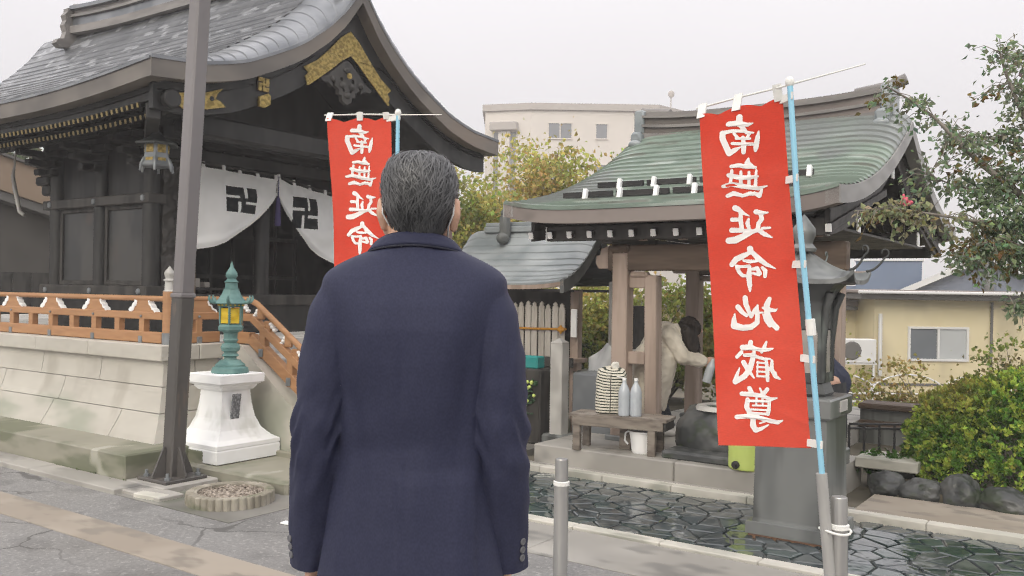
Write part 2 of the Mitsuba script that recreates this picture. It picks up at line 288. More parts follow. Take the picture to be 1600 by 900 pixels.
def stone_piece(poly, z, th, r, tilt=0.008):
    c = np.array(poly.exterior.coords)[:-1]
    if not poly.exterior.is_ccw: c = c[::-1]
    m = c.mean(0); n = len(c); s = np.array([r.normal(0, tilt), r.normal(0, tilt)])
    inn = m + (c - m) * np.clip(1 - 0.010 / np.linalg.norm(c - m, axis=1, keepdims=True), 0.5, 1)
    zt = lambda q: (q - m) @ s
    V = np.vstack([np.c_[c, np.full(n, z - th)], np.c_[c, z - 0.006 + zt(c)], np.c_[inn, z + zt(inn)], [[m[0], m[1], z]]]); F = []
    for i in range(n):
        j = (i + 1) % n
        for a in (0, n): F += [[a + i, a + j, a + n + i], [a + j, a + n + j, a + n + i]]
        F.append([2 * n + i, 2 * n + j, 3 * n])
    return tm(V, F)
r_ = np.random.default_rng(5)
stones = crazy(-4.66, 1.0, 4.972, 6.315, 0.165, 21)
stones.sort(key=lambda q: q.centroid.distance(Point(0, 0)))
for q in stones:
    put('slate_paving__paving_stone', stone_piece(q, -0.012 + r_.normal(0, 0.0015), 0.03, r_), 'm_slate_%d' % r_.integers(3))
labels['slate_paving'] = {'label': 'wet dark slate crazy paving sunk between the two pale kerbs', 'kind': 'structure'}
put('rear_walk', bx(-1.62, 6, 6.425, 7.12, -0.2, 0.012), 'm_tan', label='sandy strip between the rear kerb and the boulders', kind='structure')
put('cracked_step', cat([bx(-4.72, -1.6, 6.425, 6.50, -0.2, 0.03, 0.005)]), 'm_concrete', label='low concrete step in front of the water pavilion floor', kind='structure')
put('white_marker', box([-4.41, 3.86, 0.008], [0.085, 0.055, 0.012], 0.003, rz=0.2), 'm_white', label='small white square marker lying on the grey ground', cat='marker')
# ------------------------------------------------------------------ temple podium: ledge, battered wall, cap stones
pod = thing('stone_podium', 'pale stone podium with flared courses under the dark temple hall', 'podium')
put(pod + '__ledge', bx(-16, -6.25, 3.87, 4.5, -0.2, 0.22, 0.012), 'm_ledge', label='mossy concrete ledge at the foot of the podium')
put(pod + '__ledge', bx(-6.8, -6.06, 4.42, 9.6, -0.2, 0.20, 0.012), 'm_ledge')
def batter(z):                      # how far the wall stands out at height z
    t = np.clip((0.87 - z) / 0.65, 0, 1); return 0.03 + 0.05 * t + 0.19 * t ** 2.4
levels = [0.20, 0.44, 0.65, 0.865]
CX, CY = -6.70, 4.48                # the cap's outer corner
rr = np.random.default_rng(3)
for li in range(3):
    z0, z1 = levels[li] + 0.003, levels[li + 1] - 0.003
    zs = np.linspace(z0, z1, 5)
    # street face: along -x
    x = -15.6 + 0.37 * (li % 2)
    while x < CX - 0.06:
        w = rr.uniform(0.95, 1.5); xe = min(x + w, CX)
        if CX - xe < 0.3: xe = CX
        end = xe >= CX
        G = []
        for z in zs:
            b = batter(z); xr = (CX - 0.06 + b) if end else xe - 0.004
            G.append([[x + 0.004, CY + 0.06 - b, z], [(x + xr) / 2, CY + 0.06 - b + rr.normal(0, 0.0015), z], [xr, CY + 0.06 - b, z]])
        put(pod + '__block', slab(np.array(G)[::-1], [0, 0.25, 0]), 'm_stone'); x = xe
    # front face: along +y, broken by the steps
    for ya, yb in ((CY, 5.06), (8.52, 9.35)):
        y = ya
        while y < yb - 0.02:
            ye = min(y + rr.uniform(0.28, 0.5), yb)
            if yb - ye < 0.15: ye = yb
            G = []
            for z in zs:
                b = batter(z); y0 = (y + 0.06 - b + 0.001) if y == CY else y + 0.004
                G.append([[CX - 0.062 + b, y0, z], [CX - 0.062 + b, ye - 0.004, z]])
            put(pod + '__block', slab(np.array(G)[::-1], [-0.25, 0, 0]), 'm_stone'); y = ye
x = -15.5; i = 0
for x1 in (-14.2, -12.9, -11.65, -10.5, -9.45, -8.72, -7.80, -6.68):
    put(pod + '__cap_stone', bx(x + 0.003, x1 - 0.003, CY - 0.03, CY + 0.35, 0.868, 1.0, 0.007), 'm_stone'); x = x1
put(pod + '__cap_stone', bx(-7.05, -6.68, CY + 0.353, 5.06, 0.868, 1.0, 0.007), 'm_stone')
put(pod + '__cap_stone', bx(-7.05, -6.68, 8.52, 9.35, 0.868, 1.0, 0.007), 'm_stone')
put(pod + '__deck', bx(-15.5, -7.05, CY + 0.35, 9.3, 0.80, 0.99), 'm_palestone')
# steps down to the forecourt
for i in range(6):
    put(pod + '__step', bx(-6.72 + 0.235 * i - 0.3, -6.72 + 0.235 * (i + 1), 5.30, 8.28, -0.1, 0.99 - 0.165 * (i + 1) + 0.02, 0.008), 'm_palestone')
for y0 in (5.065, 8.285):
    P = Polygon([(-6.68, 1.0), (-6.42, 0.985), (-5.05, -0.02), (-5.05, -0.1), (-6.68, -0.1)])
    put(pod + '__stair_wall', prism(P, 0.235, 'xz', y0 + 0.235), 'm_stone')
    put(pod + '__plinth', bx(-6.1, -5.0, y0 - 0.05, y0 - 0.003, -0.1, 0.14, 0.008), 'm_ledge')

# ------------------------------------------------------------------ orange balustrade
rail = thing('orange_balustrade', 'orange painted wooden balustrade with white trimmed brackets round the temple podium', 'balustrade')
YB, XB = 4.60, -6.80                # centre lines of the street side and of the front
def bracket(cx, half=0.19, z0=1.27, z1=1.372):
    """The scalloped cloud bracket between the middle rail and the top rail."""
    pts = [(cx - half, z0)]
    pts += [(cx - half + 0.015, z0 + 0.022), (cx - half + 0.045, z0 + 0.03), (cx - half + 0.06, z0 + 0.06), (cx - half + 0.085, z0 + 0.07), (cx - half + 0.095, z1)]
    pts += [(2 * cx - a, b) for a, b in pts[::-1]]
    return Polygon(pts)
def brack_trim(cx, side, half=0.19, z0=1.27, z1=1.372):
    s = [(-half, z0), (-half + 0.015, z0 + 0.022), (-half + 0.045, z0 + 0.03), (-half + 0.06, z0 + 0.06), (-half + 0.085, z0 + 0.07), (-half + 0.095, z1)]
    L = LineString([(cx + side * a, b) for a, b in s]); return L.buffer(0.02 if side > 0 else 0.007, cap_style='flat')
def rail_run(p, q, first, step, n, plane):
    """A level run of the balustrade; along x ('xz') or along y ('yz')."""
    al = lambda a: [a, p[1], 0] if plane == 'xz' else [p[0], a, 0]
    a0, a1 = (p[0], q[0]) if plane == 'xz' else (p[1], q[1])
    def bar(z0, z1, w, ch=0.006):
        A, B = np.array(al(a0)), np.array(al(a1)); return beam(A + [0, 0, (z0 + z1) / 2], B + [0, 0, (z0 + z1) / 2], w, z1 - z0, ch)
    put(rail + '__bottom_rail', bar(1.005, 1.10, 0.07), 'm_orange'); put(rail + '__middle_rail', bar(1.207, 1.272, 0.06), 'm_orange')
    put(rail + '__top_rail', tube([np.array(al(a0)) + [0, 0, 1.39], np.array(al((a0 + a1) / 2)) + [0, 0, 1.39], np.array(al(a1)) + [0, 0, 1.39]], 0.025, 10), 'm_orange', 40)
    for i in range(n):
        a = first + step * i; c = np.array(al(a)); main = i % 2 == 0
        put(rail + '__post', box(c + [0, 0, 1.15], [0.075, 0.06, 0.12], 0.004), 'm_orange')
        if not main: continue
        f = -1 if plane == 'xz' else 1
        br = bracket(a); off = (p[1] + 0.02) if plane == 'xz' else p[0] - 0.02
        put(rail + '__bracket', prism(br, 0.04, plane, off), 'm_orange')
        for s in (-1, 1):
            put(rail + '__white_trim', prism(brack_trim(a, s), 0.05, plane, off + 0.005 if plane == 'xz' else off - 0.005), 'm_white')
        d = np.array([0, -0.037, 0]) if plane == 'xz' else np.array([0.037, 0, 0])
        put(rail + '__iron_shoe', box(c + d + [0, 0, 1.03], [0.05, 0.014, 0.06] if plane == 'xz' else [0.014, 0.05, 0.06], 0.003), 'm_steelgrey')
        put(rail + '__nail_head', sph(c + d * 0.9 + [0, 0, 1.235], [0.012] * 3, 1), 'm_steelgrey', True)
rail_run((-13.4, YB), (-6.86, YB), -7.92 - 0.38 * 14, 0.38, 17, 'xz')
rail_run((XB, 4.66), (XB, 5.10), 4.88, 0.2, 1, 'yz')
def newel(x, y, h, key):
    put(key, lathe([(0.055, 0.995), (0.055, 1.10)], 14, (x, y, 0)), 'm_steelgrey', 40)
    put(key, lathe([(0.054, 1.10), (0.052, h)], 14, (x, y, 0)), 'm_orange', 40)
    put(rail + '__finial', lathe([(0.054, h), (0.040, h + 0.01), (0.036, h + 0.085), (0.05, h + 0.09), (0.05, h + 0.10), (0.03, h + 0.11), (0.045, h + 0.145), (0.043, h + 0.165), (0.018, h + 0.195), (0.0, h + 0.22)], 14, (x, y, 0)), 'm_palestone', 35)
newel(-6.80, 4.60, 1.455, rail + '__newel')
# the flight of railing down the near side of the steps
YS = 5.18; s0, s1 = np.array([-6.80, YS, 0]), np.array([-5.2, YS, 0])
def sl(x, h): return np.array([x, YS, h - 0.63 * max(0, x + 6.42) * (1 if x > -6.42 else 0)])
xs = np.linspace(-6.80, -5.15, 16)
top = [sl(x, 1.39 - 0.0) - [0, 0, 0.0] for x in xs]
put(rail + '__stair_top_rail', tube(top, 0.027, 10), 'm_orange', 40)
for h0, h1, w in ((1.00, 1.10, 0.07), (1.20, 1.265, 0.06)):
    put(rail + '__stair_rail', cat([beam(sl(-6.78, (h0 + h1) / 2), sl(-6.42, (h0 + h1) / 2), w, h1 - h0, 0.004), beam(sl(-6.42, (h0 + h1) / 2), sl(-5.15, (h0 + h1) / 2), w * 0.98, (h1 - h0), 0.004)]), 'm_orange')
for i, x in enumerate(np.arange(-6.62, -5.1, 0.36)):
    c = sl(x, 1.0); put(rail + '__stair_post', box(c + [0, 0, 0.13], [0.07, 0.062, 0.29], 0.004), 'm_orange')
    put(rail + '__iron_shoe', box(c + [0, -0.04, 0.03], [0.05, 0.014, 0.07], 0.003), 'm_steelgrey')
    for s in (-1, 1):
        q = sl(x + 0.09 * s, 1.265)
        put(rail + '__white_trim', cat([sph(q + [s * a, 0, b], [0.022, 0.027, 0.018], 1) for a, b in ((0, 0.075), (0.016, 0.05), (0.045, 0.025))]), 'm_white', True)
        put(rail + '__bracket', box(q + [-0.045 * s, 0, 0.05], [0.08, 0.04, 0.105], 0.01), 'm_orange')
newel(-5.13, YS, 0.78, rail + '__stair_newel')

# ------------------------------------------------------------------ the hall: roof surface
hall = thing('temple_hall', 'dark timber temple hall with sweeping grey roof and gold gable fittings', 'temple')
YC, YL, YR = 6.74, 4.32, 9.16
XV, XI, XH, XE = -6.68, -7.16, -12.1, -13.1     # verge, inner edge of its roll, end of the ridge, rear eave
S_ = [0, 0.2, 0.31, 0.4, 0.51, 0.62, 0.69, 0.81, 0.905, 1]; DZ = [0, 0.07, 0.145, 0.22, 0.355, 0.5, 0.61, 0.84, 1.07, 1.38]
def roof_z(x, y, crown=True):
    x, y = np.broadcast_arrays(np.asarray(x, float), np.asarray(y, float))
    s = np.where(y < YC, (y - YL) / (YC - YL), (YR - y) / (YR - YC)); s = np.clip(s, 0, 1)
    z = 3.265 + np.interp(s, S_, DZ)
    tip = np.clip((x + 8.9) / 2.2, 0, 1) ** 2 * 0.115 * (1 - s) ** 1.2 + np.clip((-11.2 - x) / 2.0, 0, 1) ** 2 * 0.115 * (1 - s) ** 1.2
    z = z + tip
    if crown:
        D = 0.02 + 0.34 * s ** 0.85
        t = np.clip((x - XI) / (XV - XI), 0, 1); z = z + D * np.sqrt(np.clip(1 - t * t, 0, 1))
    return z
NCOURSE = 25
ys_ = YL + (YC - YL) * np.linspace(0, 1, NCOURSE + 1)
for side in (0, 1):
    for k in range(NCOURSE):
        a, b = ys_[k], min(ys_[k + 1] + 0.02, YC)
        if side: a, b = 2 * YC - a, 2 * YC - b; a = min(a, YR)
        xs = np.concatenate([np.linspace(XE + 0.01, -12.2, 7), np.linspace(-12.0, XI + 0.05, 34)])
        row = lambda yy, up: np.stack([xs, np.full(xs.shape, yy), roof_z(xs, yy) + up], 1)
        w = 0.004 * meshkit.noise(np.stack([xs * 4, np.full(xs.shape, k * 1.7), 0 * xs], 1))
        G = np.array([row(a, 0.0), row(a, 0.019) + np.c_[0 * w, 0 * w, w], row((a + b) / 2, 0.012), row(b, 0.004)])
        if side: G = G[:, ::-1]
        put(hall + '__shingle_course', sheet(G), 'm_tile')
# rolled verge, in panels with standing seams
NP = 20
for side in (0, 1):
    for k in range(NP):
        t = np.linspace(k / NP, (k + 1) / NP, 5); yy = YL + (YC - YL) * t
        xx = XI + (XV - XI) * np.sin(np.linspace(0, 1, 10) * np.pi / 2)
        if side: yy = 2 * YC - yy
        X, Y = np.meshgrid(xx, yy); step = np.linspace(0.012, 0.0, 5)[:, None]
        G = np.stack([X, Y, roof_z(X, Y) + step + 0.004], -1)
        G = np.concatenate([G[:1] - [0, 0, 0.012], G], 0)
        if side: G = G[:, ::-1]
        put(hall + '__verge_panel', sheet(G), 'm_verge', 50)
# fascias
def strip(path, out, h, th, lift=0.0):
    """A board of height h hanging from a path of points, its outer face moved by out, thick th inwards."""
    P = np.asarray(path, float); G = np.stack([P + [0, 0, lift], P + [0, 0, lift - h]]); return slab(G + np.asarray(out, float), -np.asarray(th, float))
xe = np.linspace(XE, XV, 46)
put(hall + '__eave_fascia', strip(np.stack([xe, np.full(46, YL), roof_z(xe, YL, False) - 0.002], 1), [0, -0.012, 0], 0.145, [0, -0.16, 0]), 'm_fascia', 30)
put(hall + '__eave_trim', strip(np.stack([xe, np.full(46, YL), roof_z(xe, YL, False) + 0.016], 1), [0, -0.026, 0], 0.022, [0, -0.05, 0]), 'm_verge', 30)
put(hall + '__eave_fascia', strip(np.stack([xe, np.full(46, YR), roof_z(xe, YR, False) - 0.002], 1), [0, 0.012, 0], 0.145, [0, 0.16, 0]), 'm_fascia', 30)
yv = np.concatenate([np.linspace(YL - 0.012, YC, 40)])
vz = lambda y: roof_z(np.full(np.shape(y), XV), np.clip(y, YL, YR), False)
put(hall + '__verge_fascia', strip(np.stack([np.full(40, XV), yv, vz(yv) + 0.004], 1), [0.014, 0, 0], 0.155, [0.15, 0, 0]), 'm_fascia', 30)
yv2 = np.linspace(YC, YR + 0.012, 40)
put(hall + '__verge_fascia', strip(np.stack([np.full(40, XV), yv2, vz(yv2) + 0.004], 1), [0.014, 0, 0], 0.17, [0.15, 0, 0]), 'm_fascia', 30)
ry_ = np.linspace(YL, YR, 60)
put(hall + '__rear_verge_fascia', strip(np.stack([np.full(60, XE), ry_, roof_z(np.full(60, XE), ry_) + 0.004], 1), [-0.014, 0, 0], 0.17, [-0.15, 0, 0]), 'm_fascia', 30)
put(hall + '__verge_trim', strip(np.stack([np.full(79, XV), np.concatenate([yv, yv2[1:]]), vz(np.concatenate([yv, yv2[1:]])) + 0.03], 1), [0.022, 0, 0], 0.03, [0.05, 0, 0]), 'm_verge', 30)
# soffit
X, Y = np.meshgrid(np.linspace(XE + 0.05, XV - 0.1, 30), np.linspace(YL + 0.12, YR - 0.12, 30))
put(hall + '__soffit', sheet(np.stack([X, Y, np.where(X < -10.1, roof_z(X, Y, False) - 0.10, np.minimum(roof_z(X, Y, False) - 0.22, 3.9))], -1)), 'm_blackwood', True)
# bargeboards with an inner edge of their own curve
def barge(y):
    t = np.clip(np.abs(y - YC) / (YC - YL), 0, 1); return np.interp(1 - t, [0, .1, .33, .62, .72, .9, 1], [0.235, 0.27, 0.29, 0.30, 0.31, 0.42, 0.52])
for yy in (np.linspace(YL + 0.1, YC, 34), np.linspace(YC, YR - 0.1, 34)):
    G = np.stack([np.stack([np.full(34, XV - 0.13), yy, vz(yy) - 0.14], 1), np.stack([np.full(34, XV - 0.13), yy, vz(yy) - 0.14 - barge(yy)], 1)])
    put(hall + '__bargeboard', slab(G, [-0.06, 0, 0]), 'm_blackwood', 30)
XG = XV - 0.118
def put_gold(poly, at=XG, th=0.014, nm='__gold_fitting', m='m_gold'): return put(hall + nm, prism(poly, th, 'yz', at), m)
# chevron at the peak
for s in (-1, 1):
    q = lambda a, z: (YC - 0.06 + s * a, z)
    put_gold(Polygon([q(0.0, 4.19), q(0.13, 4.10), q(0.30, 3.93), q(0.46, 3.79), q(0.63, 3.69), q(0.57, 3.645), q(0.61, 3.60), q(0.58, 3.53), q(0.44, 3.63), q(0.28, 3.75), q(0.13, 3.87), q(0.0, 3.95)]))
    put_gold(LineString([q(0.0, 3.95), q(0.13, 3.87), q(0.28, 3.75), q(0.44, 3.63), q(0.58, 3.53)]).buffer(0.014), XG + 0.01, 0.012, '__gold_beading')
# hanging pendant with carved lobes
half_ = Polygon([(0, 3.86), (.05, 3.84), (.16, 3.75), (.27, 3.66), (.36, 3.62), (.33, 3.59), (.26, 3.60), (.20, 3.56), (.22, 3.61), (.15, 3.64), (.17, 3.58), (.11, 3.55), (.12, 3.50), (.07, 3.50), (.06, 3.44), (0, 3.41)])
pend = unary_union([half_, shapely.affinity.scale(half_, -1, 1, origin=(0, 0))]).buffer(.012).buffer(-.008)
pend = shapely.affinity.translate(pend, YC - 0.13, 0).difference(unary_union([Point(YC - 0.13 + a, z).buffer(r) for a, z, r in ((-.08, 3.66, .022), (.08, 3.66, .022), (-.05, 3.55, .016), (.05, 3.55, .016))]))
put(hall + '__gable_pendant', prism(pend, 0.05, 'yz', XG - 0.005), 'm_darkwood')
for a, z, r in ((0, 3.76, .05), (-.07, 3.60, .045), (.07, 3.60, .045), (0, 3.50, .04), (-.2, 3.64, .04), (.2, 3.64, .04)):
    m = sph([XG + .045, YC - .13 + a, z], [.025, r, r * .8], 3); m.vertices += (m.vertices - m.centroid) * (.5 * (fb(m.vertices, 40, 3) - .5))[:, None]
    put(hall + '__carved_lobe', m, 'm_darkwood', True)
put(hall + '__gable_rosette', lathe([(0.0, 0), (0.032, 0.004), (0.03, 0.02), (0.0, 0.03)], 8, (0, 0, 0)).apply_transform(frame([XG + 0.068, YC - 0.13, 3.70], [0, 1, 0], [0, 0, 1], [1, 0, 0])), 'm_gold')
# gilt fish-tail plate near the eave corner, the round purlin end over it
put_gold(Polygon([(4.56, 3.10), (4.60, 3.155), (4.72, 3.18), (4.90, 3.21), (5.10, 3.285), (5.04, 3.22), (5.03, 3.18), (5.08, 3.165), (5.135, 3.125), (4.95, 3.075), (4.70, 3.035)]))
put_gold(Point(4.985, 3.175).buffer(0.022), XG + 0.012, 0.006, '__plate_hole', 'm_blackwood')
put(hall + '__purlin_end', lathe([(0, 0), (0.085, 0), (0.085, 0.05), (0.07, 0.06), (0, 0.06)], 16).apply_transform(frame([XG + 0.002, 4.565, 3.095], [0, 1, 0], [0, 0, 1], [1, 0, 0])), 'm_blackwood', 30)
def manji(c, w, h, slit=0.1, reach=0.44):
    """A solid square opened by four slits, one from each edge, seen from +x with y to the right."""
    sq = shapely.box(-0.5, -0.5, 0.5, 0.5)
    for i in range(4):
        sl_ = shapely.box(0.09, 0.5 - reach + 0.02, 0.09 + slit, 0.51)
        sq = sq.difference(shapely.affinity.rotate(sl_, 90 * i, origin=(0, 0)))
    return shapely.affinity.translate(shapely.affinity.scale(sq, w, h, origin=(0, 0)), *c)
put_gold(manji((5.56, 3.415), 0.125, 0.125, 0.11), XG + 0.004, 0.012, '__gold_emblem')
put_gold(shapely.box(5.495, 3.35, 5.625, 3.48), XG - 0.006, 0.009, '__emblem_backing', 'm_wooddark')
put_gold(Polygon([(5.50, 3.20), (5.50, 3.29), (5.60, 3.335), (5.63, 3.31), (5.63, 3.235), (5.56, 3.195)]), XG + 0.002, 0.03, '__gold_beam_end')
# ridge and its end tile
for z0, w, h, m in ((0.0, 0.34, 0.10, 'm_ridge'), (0.10, 0.26, 0.12, 'm_verge'), (0.22, 0.34, 0.035, 'm_ridge'), (0.255, 0.24, 0.07, 'm_ridge'), (0.325, 0.36, 0.05, 'm_verge')):
    xr = np.linspace(XH, XV - 0.1, 24); zb = 4.90 + 0.06 * np.clip((-10.6 - xr) / 1.5, 0, 1) ** 2 + 0.05 * np.clip((xr + 8.5) / 1.8, 0, 1) ** 2
    G = np.stack([np.stack([xr, np.full(24, YC - w / 2), zb + z0 + h], 1), np.stack([xr, np.full(24, YC + w / 2), zb + z0 + h], 1)])
    put(hall + '__ridge_course', slab(G[::-1], [0, 0, -h]), m)
def oni(xc, f):
    pl = Polygon([(-0.16, 4.76), (-0.30, 4.74), (-0.36, 4.79), (-0.33, 4.85), (-0.25, 4.87), (-0.22, 4.97), (-0.25, 5.06), (-0.22, 5.13), (-0.24, 5.2), (-0.17, 5.30), (-0.07, 5.34), (0.0, 5.41)])
    pl = unary_union([pl.buffer(0), shapely.affinity.scale(pl, -1, 1, origin=(0, 0)).buffer(0), shapely.box(-0.2, 4.76, 0.2, 5.3)]).buffer(0.02).buffer(-0.02)
    pl = shapely.affinity.translate(pl, YC, 0).difference(Point(YC - 0.1, 5.18).buffer(0.025))
    ms = [prism(pl, 0.12, 'yz', xc - 0.06)]
    ms += [sph([xc - 0.07 * f, YC + a, z], [0.05, r, r], 2) for a, z, r in ((-0.12, 5.2, 0.07), (0.12, 5.2, 0.07), (0, 5.05, 0.12), (-0.26, 4.82, 0.06), (0.26, 4.82, 0.06))]
    ms.append(tube([[xc - 0.10, YC, 5.36], [xc + 0.1, YC, 5.33], [xc + 0.35, YC, 5.31]], [0.075, 0.075, 0.07], 12))
    put(hall + '__ridge_end_tile', cat(ms), 'm_ridge', 40)
oni(XH - 0.05, 1)
oni(XV - 0.03, -1)
# rafters with gilded tips in two tiers, eave boards
xr = np.arange(-12.95, -6.95, 0.078)
for y0, z0, zi in ((4.42, 2.985, 3.10), (4.55, 2.925, 3.0)):
    ra, ti = [], []
    for x in xr:
        d = np.array([0, 0.9, 0.20]) / np.linalg.norm([0.9, 0.20])
        lift = 0.08 * np.clip((x + 8.9) / 2.2, 0, 1) ** 2; a = np.array([x, y0, z0 + lift])
        ra.append(beam(a, a + d * 0.8, 0.035, 0.045)); ti.append(beam(a - d * 0.010, a - d * 0.002, 0.022, 0.040))
    put(hall + '__rafters', cat(ra), 'm_blackwood', kind='stuff'); put(hall + '__gilded_rafter_tips', cat(ti), 'm_golddim', kind='stuff')
    xb = np.linspace(-12.95, XV - 0.2, 30); lb = 0.08 * np.clip((xb + 8.9) / 2.2, 0, 1) ** 2
    put(hall + '__eave_board', strip(np.stack([xb, np.full(30, y0 + 0.035), z0 + lb + (0.15 if y0 < 4.5 else 0.06)], 1), [0, 0, 0], 0.12 if y0 < 4.5 else 0.05, [0, -0.07, 0]), 'm_blackwood', 30)
put(hall + '__corner_rafter', beam([-6.86, 4.46, 2.985], [-8.2, 5.3, 2.98], 0.12, 0.14, 0.01), 'm_blackwood')
# body: columns, beams, sill, panels
HX, HY = -8.17, 5.31
for x in (-9.95, -9.06, HX):
    put(hall + '__column', tube([[x, HY, 1.42], [x, HY, 2.2], [x, HY, 3.12]], 0.085, 14), 'm_blackwood', 40)
for y in (6.70, 8.18): put(hall + '__column', tube([[HX, y, 1.42], [HX, y, 3.2]], 0.085, 14), 'm_blackwood', 40)
put(hall + '__sill', bx(-10.1, HX + 0.12, HY - 0.13, HY + 0.1, 1.38, 1.50, 0.01), 'm_darkwood')
put(hall + '__sill', bx(HX - 0.1, HX + 0.14, HY + 0.1, 8.3, 1.30, 1.42, 0.01), 'm_darkwood')
put(hall + '__beam', bx(-10.1, HX + 0.1, HY - 0.10, HY + 0.1, 2.33, 2.43, 0.008), 'm_darkwood')
put(hall + '__beam', bx(-10.15, HX + 0.3, HY - 0.08, HY + 0.1, 2.96, 3.09, 0.008), 'm_blackwood')
put(hall + '__beam', bx(HX - 0.1, HX + 0.1, HY - 0.3, 8.4, 2.96, 3.12, 0.008), 'm_blackwood')
for x in (-9.95, -9.06, HX):
    for z in (1.44, 2.38): put(hall + '__nail_cover', lathe([(0, 0), (0.034, 0), (0.03, 0.012), (0, 0.02)], 8).apply_transform(frame([x, HY - (0.132 if z < 2 else 0.102), z], [1, 0, 0], [0, 0, 1], [0, -1, 0])), 'm_steelgrey')
for x0, x1 in ((-9.865, -9.145), (-8.975, -8.255)):
    put(hall + '__wall_panel', bx(x0, x1, HY, HY + 0.03, 1.50, 2.33), 'm_panelwood')
    for a, b, c, d in ((x0, x0 + 0.045, 1.50, 2.33), (x1 - 0.045, x1, 1.50, 2.33), (x0 + 0.045, x1 - 0.045, 1.50, 1.55), (x0 + 0.045, x1 - 0.045, 2.285, 2.33)):
        put(hall + '__panel_frame', bx(a, b, HY - 0.025, HY, c, d, 0.005), 'm_darkwood')
    put(hall + '__upper_panel', bx(x0, x1, HY + 0.01, HY + 0.04, 2.43, 2.96), 'm_blackwood')
for x in (-9.95, -9.06, HX):       # bracket sets under the eave
    for j, (w, z) in enumerate(((0.22, 2.70), (0.40, 2.80), (0.58, 2.90))):
        put(hall + '__bracket_arm', bx(x - w / 2, x + w / 2, HY - 0.16, HY - 0.06, z, z + 0.065, 0.01), 'm_blackwood')
        put(hall + '__bracket_arm', bx(x - 0.05, x + 0.05, HY - 0.16 - 0.10 * (j + 1), HY - 0.165, z, z + 0.065, 0.01), 'm_blackwood')
put(hall + '__rear_bracket', cat([bx(-10.32, -10.05, HY - 0.08, HY + 0.06, 2.62, 2.72, 0.02), bx(-10.20, -10.05, HY - 0.07, HY + 0.05, 2.5, 2.62, 0.02), bx(-10.26, -10.05, HY - 0.08, HY + 0.06, 2.80, 2.96, 0.02)]), 'm_blackwood')
put(hall + '__rear_wall', bx(-10.0, -9.96, HY + 0.1, 8.2, 1.0, 3.1), 'm_blackwood')
put(hall + '__back_wall', bx(-9.9, HX, 8.2, 8.25, 1.0, 3.2), 'm_blackwood')
put(hall + '__floor', bx(-9.95, HX + 0.1, HY - 0.05, 8.2, 0.99, 1.36), 'm_blackwood')
put(hall + '__ceiling', bx(-9.95, HX, HY, 8.2, 3.13, 3.17), 'm_blackwood')
put(hall + '__gable_wall', prism(Polygon([(4.9, 3.0), (8.6, 3.0), (8.0, 3.35), (7.2, 4.0), (YC, 4.4), (6.3, 4.0), (5.5, 3.35)]), 0.05, 'yz', HX + 0.2), 'm_blackwood')
# front: carved panel at the corner, brown door post, transom lattice, porch beam
G = np.stack(np.meshgrid(np.linspace(HY + 0.085, 5.69, 30), np.linspace(1.42, 2.9, 80)), -1); p3 = np.stack([0 * G[..., 0], G[..., 0] * 7, G[..., 1] * 7], -1)
dpt = 0.10 * np.abs(meshkit.fbm(p3, 4, 9) - 0.5) + 0.05 * meshkit.fbm(p3 * 2.3, 3, 4)
put(hall + '__carved_panel', slab(np.stack([HX + 0.02 + dpt, G[..., 0], G[..., 1]], -1), [-0.08, 0, 0]), 'm_darkwood', True)
put(hall + '__door_post', bx(HX - 0.03, HX + 0.07, 5.69, 5.79, 1.36, 2.80, 0.006), 'm_wooddoor')
put(hall + '__porch_beam', bx(HX - 0.05, HX + 0.12, 5.2, 8.3, 2.80, 2.93, 0.01), 'm_blackwood')
for y in np.arange(5.85, 8.2, 0.27): put(hall + '__lattice_bar', bx(HX + 0.02, HX + 0.05, y, y + 0.022, 2.93, 3.4, 0.002), 'm_darkwood')
put(hall + '__cross_beam', beam([-7.3, 5.0, 3.02], [-7.3, 8.5, 3.02], 0.16, 0.2, 0.02), 'm_blackwood')
put(hall + '__inner_screen', cat([bx(-9.3, -9.27, y, y + 0.04, 1.36, 3.0) for y in np.arange(5.5, 8.2, 0.33)] + [bx(-9.3, -9.27, 5.4, 8.2, z, z + 0.05) for z in (1.6, 2.1, 2.6)]), 'm_darkwood')
M('m_wooddoor', two((0.13, 0.095, 0.07), (0.20, 0.15, 0.115), (20, 20, 1.5)), 0.55)
# offering table just inside
tb = thing('offering_table', 'low dark offering table with pale paper goods inside the hall doorway', 'table')
put(tb + '__table_top', bx(-8.75, -8.35, 5.8, 6.55, 1.46, 1.49, 0.004), 'm_darkwood')
for x in (-8.72, -8.42):
    for y in (5.82, 6.49): put(tb + '__leg', bx(x, x + 0.04, y, y + 0.04, 1.36, 1.46), 'm_darkwood')
put('offering_boxes', cat([box([-8.42, y, 1.49 + h / 2 + 0.001], [0.1, 0.09, h], 0.008, rz=a) for y, h, a in ((5.87, 0.07, 0.1), (6.0, 0.10, -0.2), (6.12, 0.06, 0.3))]), 'm_woodslat', label='little pale paper boxes standing on the dark offering table', cat='box')
